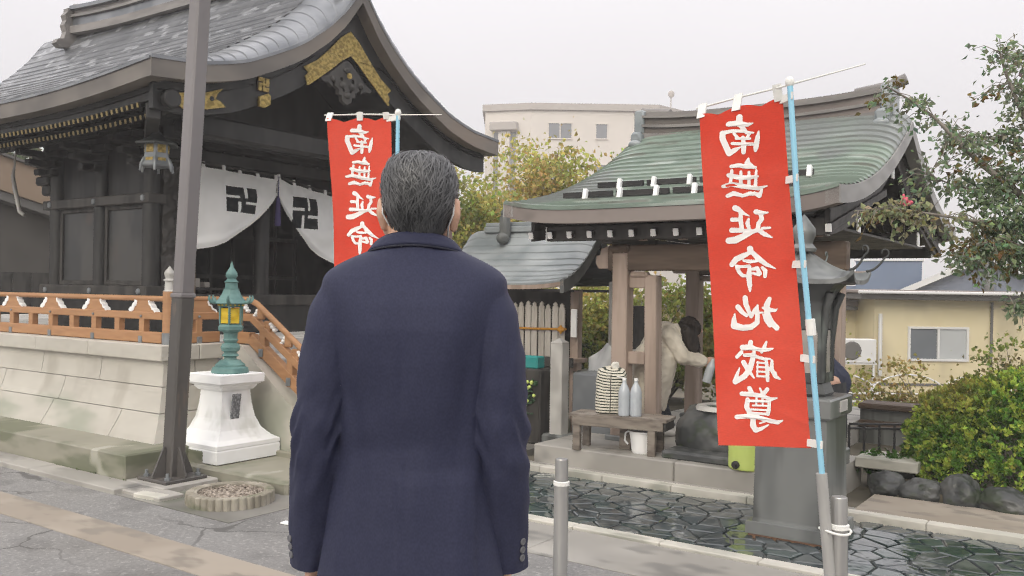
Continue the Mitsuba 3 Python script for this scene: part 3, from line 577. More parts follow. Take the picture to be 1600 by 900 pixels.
# noren curtain in two swagged halves, with a dyed emblem on each
def cloth_tex(c, w, h):
    def f(p, n, uv):
        a, b = (uv.x - c[0]) / w, (uv.y - c[1]) / h
        ins = (dr.abs(a) < 0.5) & (dr.abs(b) < 0.5)
        def slit(a, b): return (a > 0.06) & (a < 0.155) & (b > 0.08)
        cut = slit(a, b) | slit(b, -a) | slit(-a, -b) | slit(-b, a)
        cl = mix((0.80, 0.805, 0.79), (0.87, 0.875, 0.86), fbm(p.x * 9, p.y * 9, p.z * 9, octaves=3))
        return dr.select(ins & ~cut, mi.Color3f(0.022, 0.025, 0.027), cl)
    return proc(f)
M('m_noren_l', cloth_tex((0.565, -0.30), 0.345, 0.275), 0.9, 0.1); M('m_noren_r', cloth_tex((0.385, -0.37), 0.36, 0.36), 0.9, 0.1)
M('m_cord', (0.055, 0.04, 0.13), 0.7)
XN = HX + 0.13
def noren(y0, y1, zt, zb, tie, sgn):
    a = np.linspace(0, 1, 60); b = np.linspace(0, 1, 44); A, B = np.meshgrid(a, b)
    zT = np.interp(A, *zt); zB = np.interp(A, *zb); Z = zT + (zB - zT) * B; Y = y0 + (y1 - y0) * A
    d = np.hypot((A - tie) * (y1 - y0), (Z - 2.50)); ang = np.arctan2(Z - 2.55, (A - tie) * (y1 - y0) + 1e-9)
    fold = 0.02 * np.sin(ang * 9 + 3 * np.sin(d * 4)) * np.clip(d * 1.6, 0, 1) * B ** 0.8 + 0.022 * np.exp(-((B - 0.93) / 0.05) ** 2)
    sag = 0.07 * np.sin(np.pi * np.clip(B, 0, 1)) * np.sin(np.pi * A)
    X = XN + fold + sag + 0.012 * np.sin(A * 21 + 2 * B) * (1 - B)
    return np.stack([X, Y, Z], -1), np.stack([A, Z - 2.745], -1)
nl = thing('noren_curtain', 'white temple curtain half on the left, tied up, with black emblem', 'curtain', None)
G, UV = noren(5.60, 6.79, ([0, 1], [2.765, 2.725]), ([0, .12, .3, .42, .55, .7, .8, .9, .96, 1], [1.875, 1.885, 1.925, 1.98, 2.06, 2.19, 2.28, 2.39, 2.47, 2.55]), 1.0, 1)
put(nl + '__cloth', sheet(G[::-1]), 'm_noren_l', True, uv=UV[::-1].reshape(-1, 2))
nr = thing('noren_curtain', 'white temple curtain half on the right, tied up, partly behind the red banner', 'curtain', None)
G2, UV2 = noren(6.80, 7.80, ([0, .22, .25, .5, 1], [2.745, 2.69, 2.70, 2.66, 2.60]), ([0, .06, .13, .22, .35, .5, .65, .8, 1], [2.55, 2.46, 2.36, 2.25, 2.11, 1.98, 1.89, 1.83, 1.77]), 0.0, -1)
put(nr + '__cloth', sheet(G2[::-1]), 'm_noren_r', True, uv=UV2[::-1].reshape(-1, 2))
for key, GG, ts in ((nl, G, np.linspace(0.0, 0.985, 6)), (nr, G2, np.linspace(0.02, 0.97, 5))):
    for t in ts:
        p = GG[0, int(t * 59)]; put(key + '__tab', slab(np.array([[[p[0] - 0.012, p[1] - 0.018, p[2] + 0.052], [p[0] - 0.012, p[1] + 0.018, p[2] + 0.052]], [[p[0], p[1] - 0.02, p[2] - 0.008], [p[0], p[1] + 0.02, p[2] - 0.008]]]), [0.012, 0, 0]), 'm_white')
put('curtain_rod', tube([[XN - 0.02, 5.0, 2.70], [XN - 0.02, 5.5, 2.775], [XN - 0.01, 5.62, 2.80], [XN - 0.01, 6.2, 2.785], [XN - 0.01, 6.79, 2.77], [XN - 0.01, 7.25, 2.70], [XN - 0.01, 7.8, 2.635]], 0.012, 8), 'm_darkwood', True, label='thin dark rod carrying the two white curtain halves', cat='rod')
put(nl + '__tassel_cord', cat([tube([[XN + 0.03, 6.795, 2.76], [XN + 0.03, 6.795, 2.52]], 0.006, 6), lathe([(0.004, 2.54), (0.022, 2.50), (0.026, 2.42), (0.036, 2.24), (0.03, 2.20), (0, 2.20)], 10, (XN + 0.03, 6.79, 0))]), 'm_cord', 40, label='purple tassel cord')
# lantern hanging from the eave corner
hl = thing('hanging_lantern', 'weathered bronze hexagonal lantern with gold panels hanging under the temple eave', 'lantern')
LX, LY = -7.47, 4.90
put(hl + '__roof', lathe([(0.02, 2.90), (0.05, 2.86), (0.10, 2.835), (0.20, 2.80), (0.205, 2.815), (0.10, 2.86), (0.055, 2.90), (0.03, 2.93), (0.0, 2.95)][::-1], c=(LX, LY, 0), sq=6, rot=0.35), 'm_darkbronze')
put(hl + '__chain', tube([[LX, LY, 2.94], [LX, LY, 3.2]], 0.008, 6), 'm_darkbronze')
put(hl + '__cage', lathe([(0.115, 2.81), (0.115, 2.72), (0.118, 2.70), (0.125, 2.66), (0.15, 2.615), (0.14, 2.60), (0.0, 2.60)][::-1], c=(LX, LY, 0), sq=6, rot=0.35), 'm_steelgrey')
for i in range(6):
    a = 0.35 + math.pi / 6 + i * math.pi / 3; u = np.array([math.cos(a), math.sin(a), 0]); v = np.array([-math.sin(a), math.cos(a), 0])
    for z, h in ((2.765, 0.075), (2.665, 0.03)):
        c = np.array([LX, LY, z]) + u * (0.099 if z > 2.7 else 0.106)
        put(hl + '__gold_panel', box([0, 0, 0], [0.012, 0.075, h], 0.002).apply_transform(frame(c, u, v, [0, 0, 1])), 'm_gold')
    a2 = 0.35 + i * math.pi / 3; u2 = np.array([math.cos(a2), math.sin(a2), 0])
    put(hl + '__foot', tube([np.array([LX, LY, 2.68]) + u2 * 0.118, np.array([LX, LY, 2.62]) + u2 * 0.145, np.array([LX, LY, 2.555]) + u2 * 0.155], [0.014, 0.016, 0.012], 6), 'm_steelgrey', True)
# ------------------------------------------------------------------ square steel pole in front of the podium
pl_ = thing('lamp_pole', 'tall square brown steel pole with gusseted base plate in front of the temple', 'pole')
PX, PY = -5.985, 4.10
LEAN = np.eye(4); LEAN[:3, 2] = [0.034, 0.024, 1]; LEAN[:3, 3] = [PX, PY, 0]
put(pl_ + '__lower_shaft', xf(box([0, 0, 0.72], [0.126, 0.126, 1.40], 0.012), LEAN), 'm_poledark')
put(pl_ + '__band', xf(box([0, 0, 1.43], [0.138, 0.138, 0.035], 0.008), LEAN), 'm_poletop')
put(pl_ + '__upper_shaft', xf(box([0, 0, 3.35], [0.119, 0.119, 3.82], 0.012), LEAN), 'm_poletop')
put(pl_ + '__base_plate', box([PX, PY, 0.055], [0.36, 0.36, 0.024], 0.004), 'm_poledark')
for a in range(4):
    g = prism(Polygon([(0.063, 0.067), (0.172, 0.067), (0.172, 0.085), (0.08, 0.29), (0.063, 0.29)]), 0.014, 'xz', 0.007)
    put(pl_ + '__gusset', xf(g, frame([PX, PY, 0], *rotz(a * math.pi / 2)[:3, :3].T)), 'm_poledark')
    put(pl_ + '__anchor_bolt', lathe([(0.022, 0.067), (0.022, 0.085), (0.012, 0.087), (0.012, 0.115), (0, 0.115)], 6, (PX + 0.185 * math.cos(a * math.pi / 2 + .785), PY + 0.185 * math.sin(a * math.pi / 2 + .785), 0)), 'm_steelgrey')
put(pl_ + '__footing', box([PX, PY, 0.015], [0.48, 0.48, 0.055], 0.01), 'm_concrete')

# ------------------------------------------------------------------ white pedestal and green bronze lantern
ped = thing('white_pedestal', 'white painted stone pedestal with flaring foot and grey inscription plate carrying the green lantern', 'pedestal')
QX, QY = -6.205, 4.74; RQ = math.radians(45 + 0)
M('m_plate', proc(lambda p, n, uv: mix((0.10, 0.105, 0.115), (0.23, 0.235, 0.25), smoothstep(0.45, 0.75, noise(p.x * 130, p.y * 130, p.z * 55)))), 0.5)
sq2 = math.sqrt(2); SQK = 0.91
def sqlathe(prof, c, rot=RQ): return lathe([(r * sq2 * SQK, z) for r, z in prof], c=c, sq=4, rot=rot)
put('pedestal_step', bx(-6.56, -5.02, 4.37, 5.05, -0.1, 0.095, 0.02), 'm_ledge', label='mossy low step under the white pedestal', kind='structure')
put(ped + '__foot', sqlathe([(0.0, 0.1), (0.335, 0.1), (0.345, 0.105), (0.345, 0.20), (0.335, 0.215), (0.0, 0.215)][::1], (QX, QY, 0)), 'm_plaster')
put(ped + '__shaft', sqlathe([(0.0, 0.215), (0.345, 0.215), (0.345, 0.245), (0.29, 0.275), (0.225, 0.34), (0.185, 0.43), (0.163, 0.54), (0.152, 0.655), (0.0, 0.655)], (QX, QY, 0)), 'm_plaster')
put(ped + '__neck', sqlathe([(0.0, 0.655), (0.17, 0.655), (0.195, 0.685), (0.195, 0.695), (0.22, 0.705), (0.22, 0.715), (0.0, 0.715)], (QX, QY, 0)), 'm_plaster')
put(ped + '__top_slab', sqlathe([(0.0, 0.715), (0.237, 0.715), (0.242, 0.72), (0.242, 0.785), (0.237, 0.79), (0.0, 0.79)], (QX, QY, 0)), 'm_plaster')
put(ped + '__inscription_plate', xf(box([0, 0, 0], [0.085, 0.012, 0.26], 0.003), frame([QX + 0.174, QY - 0.035, 0.50], [0, 1, 0], [-1, 0, 0.16], [0.13, 0, 1])), 'm_plate', label='grey inscribed plate on the pedestal')
ln = thing('bronze_lantern', 'verdigris bronze lantern with yellow glass standing on the white pedestal', 'lantern')
LC = (QX + 0.03, QY + 0.02, 0)
LSC = np.diag([0.96, 0.96, 0.917, 1.0]); LSC[:3, 3] = [QX * .04, QY * .04, 0.79 * (1 - 0.917)]
_put = put
def put(key, mesh, *a, **k): return _put(key, xf(mesh, LSC), *a, **k)
put(ln + '__base', lathe([(0, .79), (.155, .79), (.158, .80), (.150, .835), (.125, .85), (.125, .865), (.10, .885), (.085, .905), (.0, .905)], 6 * 4, LC), 'm_bronze', 35)
put(ln + '__stem', lathe([(0, .905), (.055, .905), (.05, .93), (.075, .945), (.06, .96), (.052, .975), (.075, .99), (.082, 1.02), (.07, 1.05), (.05, 1.06), (.058, 1.075), (.066, 1.085), (.056, 1.10), (.06, 1.15), (.08, 1.165), (0, 1.165)], 20, LC), 'm_bronze', 35)
put(ln + '__platform', lathe([(0, 1.165), (.10, 1.165), (.112, 1.18), (.112, 1.205), (.10, 1.225), (.085, 1.23), (0, 1.23)], c=LC, sq=6, rot=0.25), 'm_bronze')
M('m_yellowglass', two((0.55, 0.36, 0.01), (0.72, 0.52, 0.03), (18, 18, 25)), 0.25)
for i in range(6):
    a = 0.25 + i * math.pi / 3; u = np.array([math.cos(a), math.sin(a), 0]); v = np.array([-math.sin(a), math.cos(a), 0])
    put(ln + '__cage_bar', beam(np.array(LC) + u * 0.094 + [0, 0, 1.23], np.array(LC) + u * 0.100 + [0, 0, 1.405], 0.014, 0.014), 'm_bronze')
    a += math.pi / 6; u = np.array([math.cos(a), math.sin(a), 0]); v = np.array([-math.sin(a), math.cos(a), 0])
    put(ln + '__pane', box([0, 0, 0], [0.008, 0.084, 0.135], 0.002).apply_transform(frame(np.array(LC) + u * 0.079 + [0, 0, 1.305], u, v, [0, 0, 1])), 'm_yellowglass')
put(ln + '__collar', lathe([(0, 1.385), (.088, 1.385), (.10, 1.40), (.115, 1.415), (0, 1.415)], c=LC, sq=6, rot=0.25), 'm_bronze')
for i in range(18):
    a = i * math.pi / 9; put(ln + '__gilt_dot', sph(np.array(LC) + [0.106 * math.cos(a), 0.106 * math.sin(a), 1.402], [0.008] * 3, 1), 'm_yellowglass', True)
put(ln + '__roof', lathe([(0, 1.412), (.15, 1.412), (.155, 1.42), (.115, 1.455), (.085, 1.50), (.07, 1.54), (.072, 1.55), (0, 1.55)], c=LC, sq=6, rot=0.25), 'm_bronze')
for i in range(6):
    a = 0.25 + i * math.pi / 3; u = np.array([math.cos(a), math.sin(a), 0]); p = np.array(LC)
    put(ln + '__roof_curl', cat([tube([p + u * 0.14 + [0, 0, 1.425], p + u * 0.175 + [0, 0, 1.43], p + u * 0.195 + [0, 0, 1.455], p + u * 0.19 + [0, 0, 1.49]], [0.016, 0.016, 0.013, 0.006], 7), tube([p + u * 0.165 + [0, 0, 1.43], p + u * 0.168 + [0, 0, 1.47]], [0.010, 0.005], 6)]), 'm_bronze', True)
put(ln + '__finial', lathe([(0, 1.55), (.055, 1.55), (.052, 1.60), (.062, 1.61), (.045, 1.625), (.036, 1.64), (.05, 1.665), (.048, 1.69), (.03, 1.72), (.016, 1.745), (.010, 1.775), (.0, 1.80)], 14, LC), 'm_bronze', 35)

put = _put

SQK = 1.0
# ------------------------------------------------------------------ tree ring: short concrete logs round a bed of bark
ring = thing('tree_ring', 'low round planter edged with weathered concrete logs and filled with wood chips', 'planter')
RX, RY, RR = -5.19, 4.02, 0.30
n = 34; rr = np.random.default_rng(9)
for i in range(n):
    a = i / n * 2 * np.pi
    put(ring + '__log', lathe([(0, -0.05), (.031, -0.05), (.031, 0.074 + rr.normal(0, .003)), (.024, .082), (0, .082)], 9, (RX + (RR - .03) * math.cos(a), RY + (RR - .03) * math.sin(a), 0)), 'm_log', 40)
M('m_log', three((0.21, 0.19, 0.15), (0.31, 0.285, 0.235), (0.12, 0.125, 0.08), (9, 9, 5), (7, 7, 9)), 0.7, bump=(lambda p, n, uv: fbm(p.x * 50, p.y * 50, p.z * 20, octaves=2), 0.004, 2e-3))
put(ring + '__rim', cat([lathe([(.225, .04), (.225, .079), (.285, .080), (.285, .04)], 34, (RX, RY, 0))]), 'm_log', 30)
ch = []
for i in range(420):
    rad, a = 0.24 * math.sqrt(rr.random()), rr.uniform(0, 6.28); q = box([0, 0, 0], [rr.uniform(.012, .035), rr.uniform(.008, .016), .006])
    q.apply_transform(trimesh.transformations.euler_matrix(rr.normal(0, .4), rr.normal(0, .4), rr.uniform(0, 3.1))); q.apply_translation([RX + rad * math.cos(a), RY + rad * math.sin(a), 0.062 + rr.normal(0, .004)]); ch.append(q)
put(ring + '__wood_chips', cat(ch + [lathe([(0, 0.0), (.24, 0.0), (.24, .058), (0, .065)], 24, (RX, RY, 0))]), 'm_chip', kind='stuff')
M('m_chip', two((0.15, 0.125, 0.10), (0.38, 0.33, 0.28), (60, 60, 60), o=2), 0.8)

# ------------------------------------------------------------------ water pavilion
tz = thing('water_pavilion', 'open timber water pavilion with curved green copper roof and white rafter ends', 'pavilion')
TL, TR, TF, TB = -4.77, -1.79, 6.68, 11.62; TY = 9.15; ZE, ZR = 2.215, 3.16
fl = thing('pavilion_floor', 'raised concrete floor slab under the green roofed water pavilion', 'floor')
labels[fl] = {'label': 'raised concrete floor slab under the green roofed water pavilion', 'kind': 'structure'}
xs_ = [-4.30, -2.98, -1.90]
for a, b in zip(xs_[:-1], xs_[1:]): put(fl + '__edge_slab', bx(a + 0.003, b - 0.003, 6.50, 6.95, -0.2, 0.18, 0.01), 'm_concrete')
put(fl + '__slab', bx(-4.30, -1.87, 6.953, 7.75, -0.2, 0.176), 'm_concrete')
put(fl + '__rear_slab', bx(-4.30, -2.45, 7.753, 11.2, -0.2, 0.176), 'm_concrete')
def tz_z(x, y, crown=True):
    x, y = np.broadcast_arrays(np.asarray(x, float), np.asarray(y, float))
    s = np.clip(np.where(y < TY, (y - TF) / (TY - TF), (TB - y) / (TB - TY)), 0, 1)
    z = ZE + (ZR - ZE) * (0.27 * s + 0.73 * s * s)
    e = np.clip(np.abs(x - (TL + TR) / 2) / ((TR - TL) / 2), 0, 1)
    z = z + 0.085 * e ** 5 * (1 - s)
    if crown:
        t = np.clip((e - 0.70) / 0.30, 0, 1); z = z + (0.01 + 0.17 * s ** 0.7) * np.sqrt(np.clip(1 - t ** 2.0, 0, 1))
    return z
NC = 21; sarr = np.linspace(0, 1, NC + 1)
ht = (TR - TL) / 2; cxm = (TR + TL) / 2
tx = np.concatenate([-np.cos(np.linspace(0, np.pi, 61))]); tx = cxm + ht * np.sign(tx) * np.abs(tx) ** 0.9
for side in (0, 1):
    for k in range(NC):
        a, b = TF + (TY - TF) * sarr[k], TF + (TY - TF) * min(1, sarr[k + 1] + 0.012)
        if side: a, b = TB - (TB - TY) * sarr[k], TB - (TB - TY) * min(1, sarr[k + 1] + 0.012)
        row = lambda yy, up: np.stack([tx, np.full(tx.shape, yy), tz_z(tx, yy) + up], 1)
        wob = 0.003 * meshkit.noise(np.stack([tx * 5, np.full(tx.shape, k * 2.3), 0 * tx], 1))[:, None] * [0, 0, 1]
        G = np.array([row(a, 0.0), row(a, 0.026) + wob, row((a + b) / 2, 0.015), row(b, 0.004)])
        if side: G = G[:, ::-1]
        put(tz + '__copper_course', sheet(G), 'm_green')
ex = np.linspace(TL, TR, 40)
for yy, s in ((TF, -1), (TB, 1)):
    put(tz + '__eave_fascia', strip(np.stack([ex, np.full(40, yy), tz_z(ex, yy, False) - 0.004], 1), [0, 0.012 * s, 0], 0.115, [0, 0.12 * s, 0]), 'm_brownfascia', 30)
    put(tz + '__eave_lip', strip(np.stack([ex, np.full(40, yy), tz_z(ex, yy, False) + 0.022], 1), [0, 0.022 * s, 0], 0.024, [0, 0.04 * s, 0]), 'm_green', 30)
M('m_brownfascia', three((0.155, 0.13, 0.12), (0.215, 0.185, 0.17), (0.12, 0.105, 0.095), (1.2, 1.2, 3), (2, 2, 3)), 0.5)
ty = np.concatenate([np.linspace(TF - 0.012, TY, 30), np.linspace(TY, TB + 0.012, 30)[1:]])
for xx, s in ((TR, 1), (TL, -1)):
    put(tz + '__verge_board', strip(np.stack([np.full(59, xx), ty, tz_z(np.full(59, xx), np.clip(ty, TF, TB), False) + 0.012], 1), [0.012 * s, 0, 0], 0.135, [0.11 * s, 0, 0]), 'm_vergegrey', 30)
    G = [np.stack([np.full(59, xx - 0.13 * s), ty, tz_z(np.full(59, xx), np.clip(ty, TF, TB), False) - dz], 1)[3:-3] for dz in (0.12, 0.36)]
    put(tz + '__bargeboard', slab(np.array(G), [-0.04 * s, 0, 0]), 'm_darkwood', 30)
M('m_vergegrey', two((0.19, 0.185, 0.18), (0.28, 0.275, 0.265), (2, 2, 4)), 0.4)
X, Y = np.meshgrid(np.linspace(TL + 0.1, TR - 0.1, 12), np.linspace(TF + 0.1, TB - 0.1, 40))
put(tz + '__soffit', sheet(np.stack([X, Y, tz_z(X, Y, False) - 0.13], -1)), 'm_darkwood', True)
# ridge
zb = lambda x: 3.16 + 0.085 * np.clip(np.abs(x - cxm) / 1.5, 0, 1.1) ** 3
for z0, w, h, m in ((0.0, 0.34, 0.07, 'm_ridge'), (0.07, 0.24, 0.07, 'm_brownfascia'), (0.14, 0.30, 0.03, 'm_ridge'), (0.17, 0.22, 0.075, 'm_brownfascia'), (0.245, 0.30, 0.025, 'm_ridge'), (0.27, 0.18, 0.05, 'm_ridge')):
    xr = np.linspace(TL + 0.20, TR - 0.24, 24)
    G = np.stack([np.stack([xr, np.full(24, TY - w / 2), zb(xr) + z0 + h], 1), np.stack([xr, np.full(24, TY + w / 2), zb(xr) + z0 + h], 1)])
    put(tz + '__ridge_course', slab(G[::-1], [0, 0, -h]), m)
for xx, s in ((TR - 0.22, 1), (TL + 0.18, -1)):
    z = float(zb(xx))
    put(tz + '__ridge_cap', tube([[xx - 0.30 * s, TY, z + 0.285], [xx, TY, z + 0.315], [xx + (0.17 if s > 0 else .05) * s, TY, z + (0.375 if s > 0 else .33)]], [0.05, 0.055, 0.055], 10), 'm_ridge', 40)
    put(tz + '__ridge_end', cat([box([xx + 0.02 * s, TY, z + 0.16], [0.12, 0.30, 0.34], 0.02), box([xx + 0.0 * s, TY - 0.21, z + 0.00], [0.13, 0.12, 0.14], 0.03), box([xx, TY + 0.21, z], [0.13, 0.12, 0.14], 0.03), sph([xx, TY - 0.27, z - 0.07], [0.075, 0.05, 0.045], 2), sph([xx, TY + 0.27, z - 0.07], [0.075, 0.05, 0.045], 2)]), 'm_greygreen', 40)
# snow guards: white brackets with dark bars in two rows
for yy, n0 in ((TF + 0.42, 0), (TF + 0.85, 1)):
    ux = np.arange(TL + 0.62, TR - 0.25, 0.355) + 0.12 * n0
    for x in ux:
        z = float(tz_z(x, yy)); sl_ = 0.3
        put(tz + '__snow_guard', box([x, yy - 0.03, z + 0.05], [0.038, 0.045, 0.10], 0.003, rx=-0.25), 'm_white')
    segs = [(TL + 0.35 + 0.12 * n0, TR - 0.42)]
    for a, b in segs:
        for j in range(4):
            q0, q1 = a + (b - a) * j / 4 + 0.02, a + (b - a) * (j + 1) / 4 - 0.02
            put(tz + '__snow_bar', beam([q0, yy + 0.005, float(tz_z((q0 + q1) / 2, yy)) + 0.052], [q1, yy + 0.005, float(tz_z((q0 + q1) / 2, yy)) + 0.052], 0.03, 0.05), 'm_blackwood')
# rafters with white ends, white ended purlins
for i, x in enumerate(np.arange(TL + 0.16, TR - 0.05, 0.207)):
    for side in (0, 1):
        y0, y1 = (TF + 0.2, TY - 0.5) if not side else (TB - 0.2, TY + 0.5)
        a, b = np.array([x, y0, 2.015]), np.array([x, y1, 2.45]); put(tz + '__rafter', beam(a, b, 0.045, 0.06), 'm_darkwood')
        d = (a - b) / np.linalg.norm(a - b); put(tz + '__rafter_end', beam(a, a + d * 0.012, 0.046, 0.061), 'm_white')
for y, z, h in ((6.98, 2.03, 0.13), (7.9, 2.12, 0.15), (9.15, 2.72, 0.16), (10.4, 2.12, 0.15), (11.2, 2.02, 0.13)):
    put(tz + '__purlin', bx(TL + 0.30, TR - 0.17, y - 0.05, y + 0.05, z - h / 2, z + h / 2, 0.004), 'm_darkwood')
    for xx, s in ((TR - 0.17, 1), (TL + 0.30, -1)): put(tz + '__purlin_end', box([xx + 0.006 * s, y, z], [0.012, 0.102, h + 0.002]), 'm_white')
# posts, paired and laddered at the near left corner, beams
PC = [(-3.83, 7.22), (-1.98, 7.28), (-3.93, 9.05), (-2.72, 9.05), (-3.93, 10.9), (-3.05, 10.9)]
for i, (x, y) in enumerate(PC):
    put(tz + '__post', beam([x, y, 0.18], [x, y, 1.86], 0.15, 0.15, 0.012), 'm_wood')
    put(tz + '__post_base', bx(x - 0.11, x + 0.11, y - 0.11, y + 0.11, 0.17, 0.30 if i == 1 else 0.22, 0.01), 'm_greystone')
put(tz + '__brace_post', beam([-3.53, 7.26, 0.18], [-3.55, 7.26, 1.66], 0.115, 0.13, 0.01), 'm_wood')
for z in (0.92, 1.60): put(tz + '__cross_tie', bx(-3.754, -3.595, 7.19, 7.29, z - 0.055, z + 0.055, 0.006), 'm_wood')
put(tz + '__cap_block', box([-3.83, 7.22, 1.90], [0.19, 0.19, 0.07], 0.02), 'm_wooddark')
for y in (7.22, 9.05):
    put(tz + '__tie_beam', bx(-3.96, -1.86 if y < 8 else -2.55, y - 0.06, y + 0.06, 1.70, 1.93, 0.01), 'm_wooddark')
for x in (-3.88, -1.98):
    if x > -2: continue
    put(tz + '__side_beam', bx(x - 0.055, x + 0.055, 7.0, 9.4, 1.935, 2.02, 0.01), 'm_darkwood')
# carved white-edged beam noses beside the posts
for (x, y) in PC[:3]:
    nose = Polygon([(0, 0), (0.30, 0.0), (0.36, 0.05), (0.34, 0.12), (0.27, 0.12), (0.25, 0.18), (0.12, 0.2), (0, 0.2)])
    put(tz + '__beam_nose', xf(prism(shapely.affinity.scale(nose, -.5, 1, origin=(0, 0)), 0.09, 'xz', 0.045), frame([x - 0.08, y, 1.72], [1, 0, 0], [0, 1, 0], [0, 0, 1])), 'm_wood')
    put(tz + '__corbel', box([x + 0.17, y, 1.665], [0.17, 0.10, 0.06], 0.02), 'm_wood')
for x in np.arange(-3.6, -2.0, 0.38): put(tz + '__white_tenon', box([x, 7.155, 1.985], [0.09, 0.02, 0.045], 0.008), 'm_wood')
put(tz + '__ceiling_board', bx(-3.9, -1.95, 7.3, 10.6, 2.03, 2.05), 'm_darkwood')
# basin: wet boulder on a dark slab
ba = thing('stone_basin', 'dark wet boulder basin with water brimming on top inside the pavilion', 'basin')
def boulder(c, r, seed, amp=0.25, n=4, flat=None):
    m = sph([0, 0, 0], [1, 1, 1], n); d = m.vertices.copy()
    k = 1 + amp * (meshkit.fbm(d * 1.3 + seed * 7.1, 3, seed) - 0.5) * 2 + 0.25 * amp * (meshkit.fbm(d * 4 + seed, 3, seed + 3) - 0.5)
    k = k - 0.10 * np.abs(meshkit.fbm(d * 2.2 + seed * 3.3, 3, seed + 9) - 0.5) - 0.06 * np.abs(meshkit.noise(d * 5 + seed, seed) - 0.5); m.vertices = d * k[:, None] * np.asarray(r)
    if flat is not None: m.vertices[:, 2] = np.minimum(m.vertices[:, 2], flat + 0.05 * (m.vertices[:, 2] - flat))
    m.vertices += np.asarray(c, float); return m
put(ba + '__boulder', boulder([-2.82, 7.08, 0.34], [0.36, 0.30, 0.36], 3, 0.22, 4, 0.22), 'm_boulder', 50)
put(ba + '__rim', lathe([(0.14, 0.555), (0.15, 0.58), (0.22, 0.582), (0.24, 0.55)], 20, (-2.80, 7.08, 0)), 'm_palestone', 40)
put(ba + '__water', lathe([(0, 0.572), (0.15, 0.572), (0.15, 0.54), (0, 0.54)], 20, (-2.80, 7.08, 0)), 'm_slate_2')
put('basin_slab', bx(-3.14, -2.50, 6.60, 7.0, 0.17, 0.245, 0.02), 'm_boulder', label='low dark wet stone slab lying in front of the boulder basin', cat='slab')
put('side_boulder', boulder([-3.10, 7.32, 0.30], [0.17, 0.2, 0.22], 8, 0.3, 3), 'm_boulder', 50, label='small dark boulder behind the basin next to the woman', cat='boulder')
put('bamboo_spout', cat([tube([[-2.62, 7.45, 0.18], [-2.62, 7.45, 0.80]], 0.025, 8), tube([[-2.62, 7.45, 0.78], [-2.72, 7.12, 0.70]], 0.02, 8)]), 'm_woodslat', 40, label='pale bamboo water spout behind the boulder basin, hidden by the banner', cat='spout')

# ------------------------------------------------------------------ bench with bag and bottles, bucket, green container
be = thing('wooden_bench', 'weathered wooden bench with striped bag and bottles on the pavilion floor', 'bench')
BM = frame([-3.53, 6.67, 0], [0.965, 0.17, 0], [-0.17, 0.965, 0], [0, 0, 1])
for j, y in enumerate((-0.105, 0.0, 0.105)): put(be + '__seat_plank', xf(box([0, y, 0.472], [0.86, 0.100, 0.028], 0.004), BM), 'm_woodbench')
put(be + '__apron', xf(box([0, -0.142, 0.425], [0.80, 0.022, 0.075], 0.004), BM), 'm_woodbench')
put(be + '__apron', xf(box([0, 0.142, 0.425], [0.80, 0.022, 0.075], 0.004), BM), 'm_woodbench')
put(be + '__end_rail', xf(box([0.41, 0, 0.425], [0.02, 0.26, 0.075], 0.004), BM), 'm_darkwood')
for x in (-0.36, 0.30):
    for y in (-0.12, 0.12): put(be + '__leg', xf(box([x, y, 0.32], [0.065, 0.055, 0.285], 0.004), BM), 'm_woodbench')
put(be + '__leg', xf(box([0.0, 0.11, 0.32], [0.10, 0.04, 0.285], 0.004), BM), 'm_woodbench')
# striped bag: a soft sack, gathered on top
bg = thing('striped_bag', 'cream cloth bag with thin dark stripes standing on the wooden bench', 'bag')
M('m_bag', proc(lambda p, n, uv: mix((0.60, 0.57, 0.48), (0.05, 0.06, 0.05), smoothstep(0.62, 0.72, 0.5 + 0.5 * dr.sin(uv.y * 6.2832 * 16 + 1.3 * noise(uv.x * 9, uv.y * 6))))), 0.85, 0.2)
u = np.linspace(0, 2 * np.pi, 65); hh = np.linspace(0, 1, 40); U, Hh = np.meshgrid(u, hh)
prof = np.interp(Hh, [0, .03, .3, .6, .82, .90, .95, .98, 1], [.90, 1, 1.03, 1.0, .97, .86, .58, .30, .06])
cr = 1 + 0.11 * (meshkit.fbm(np.stack([np.cos(U) * 2.6, np.sin(U) * 2.6, Hh * 5], -1), 3, 5) - 0.5) * 2 + .06 * np.sin(U * 9 + 2) * np.clip(Hh * 3 - 2, 0, 1)
ex_ = lambda c: np.sign(c) * np.abs(c) ** 0.6
Gb = np.stack([0.128 * ex_(np.cos(U)) * prof * cr, 0.085 * ex_(np.sin(U)) * prof * cr, 0.487 + 0.355 * np.minimum(Hh, 0.9) / .9 + .03 * np.clip(Hh * 10 - 9, 0, 1) + 0.014 * np.sin(U * 2 + 1) * Hh], -1)
BG = frame([-3.645, 6.69, 0], [0.90, 0.43, 0], [-0.43, 0.90, 0], [0, 0, 1])
mb = sheet(Gb); mb.apply_transform(BG)
put(bg + '__sack', mb, 'm_bag', True, uv=np.stack([U, Hh], -1).reshape(-1, 2))
tk = sph([0.03, 0, 0.885], [0.034, 0.028, 0.038], 3); tk.vertices += (tk.vertices - tk.centroid) * (.7 * (fb(tk.vertices, 45, 2) - .5))[:, None]
put(bg + '__top_knot', xf(tk, BG), 'm_palecloth', True)
M('m_palecloth', two((0.55, 0.54, 0.49), (0.66, 0.65, 0.60), (20, 20, 20)), 0.8)
put(bg + '__seam', xf(tube([[-0.005, -0.091, 0.50], [0.0, -0.093, 0.62], [-0.004, -0.092, 0.74], [0.002, -0.086, 0.82]], 0.003, 5), BG), 'm_darkwood')
put(bg + '__handle', xf(tube([[0.05, -0.08, 0.80], [0.10, -0.09, 0.79], [0.125, -0.08, 0.74], [0.13, -0.06, 0.70]], 0.010, 6), BG), 'm_palecloth', True)
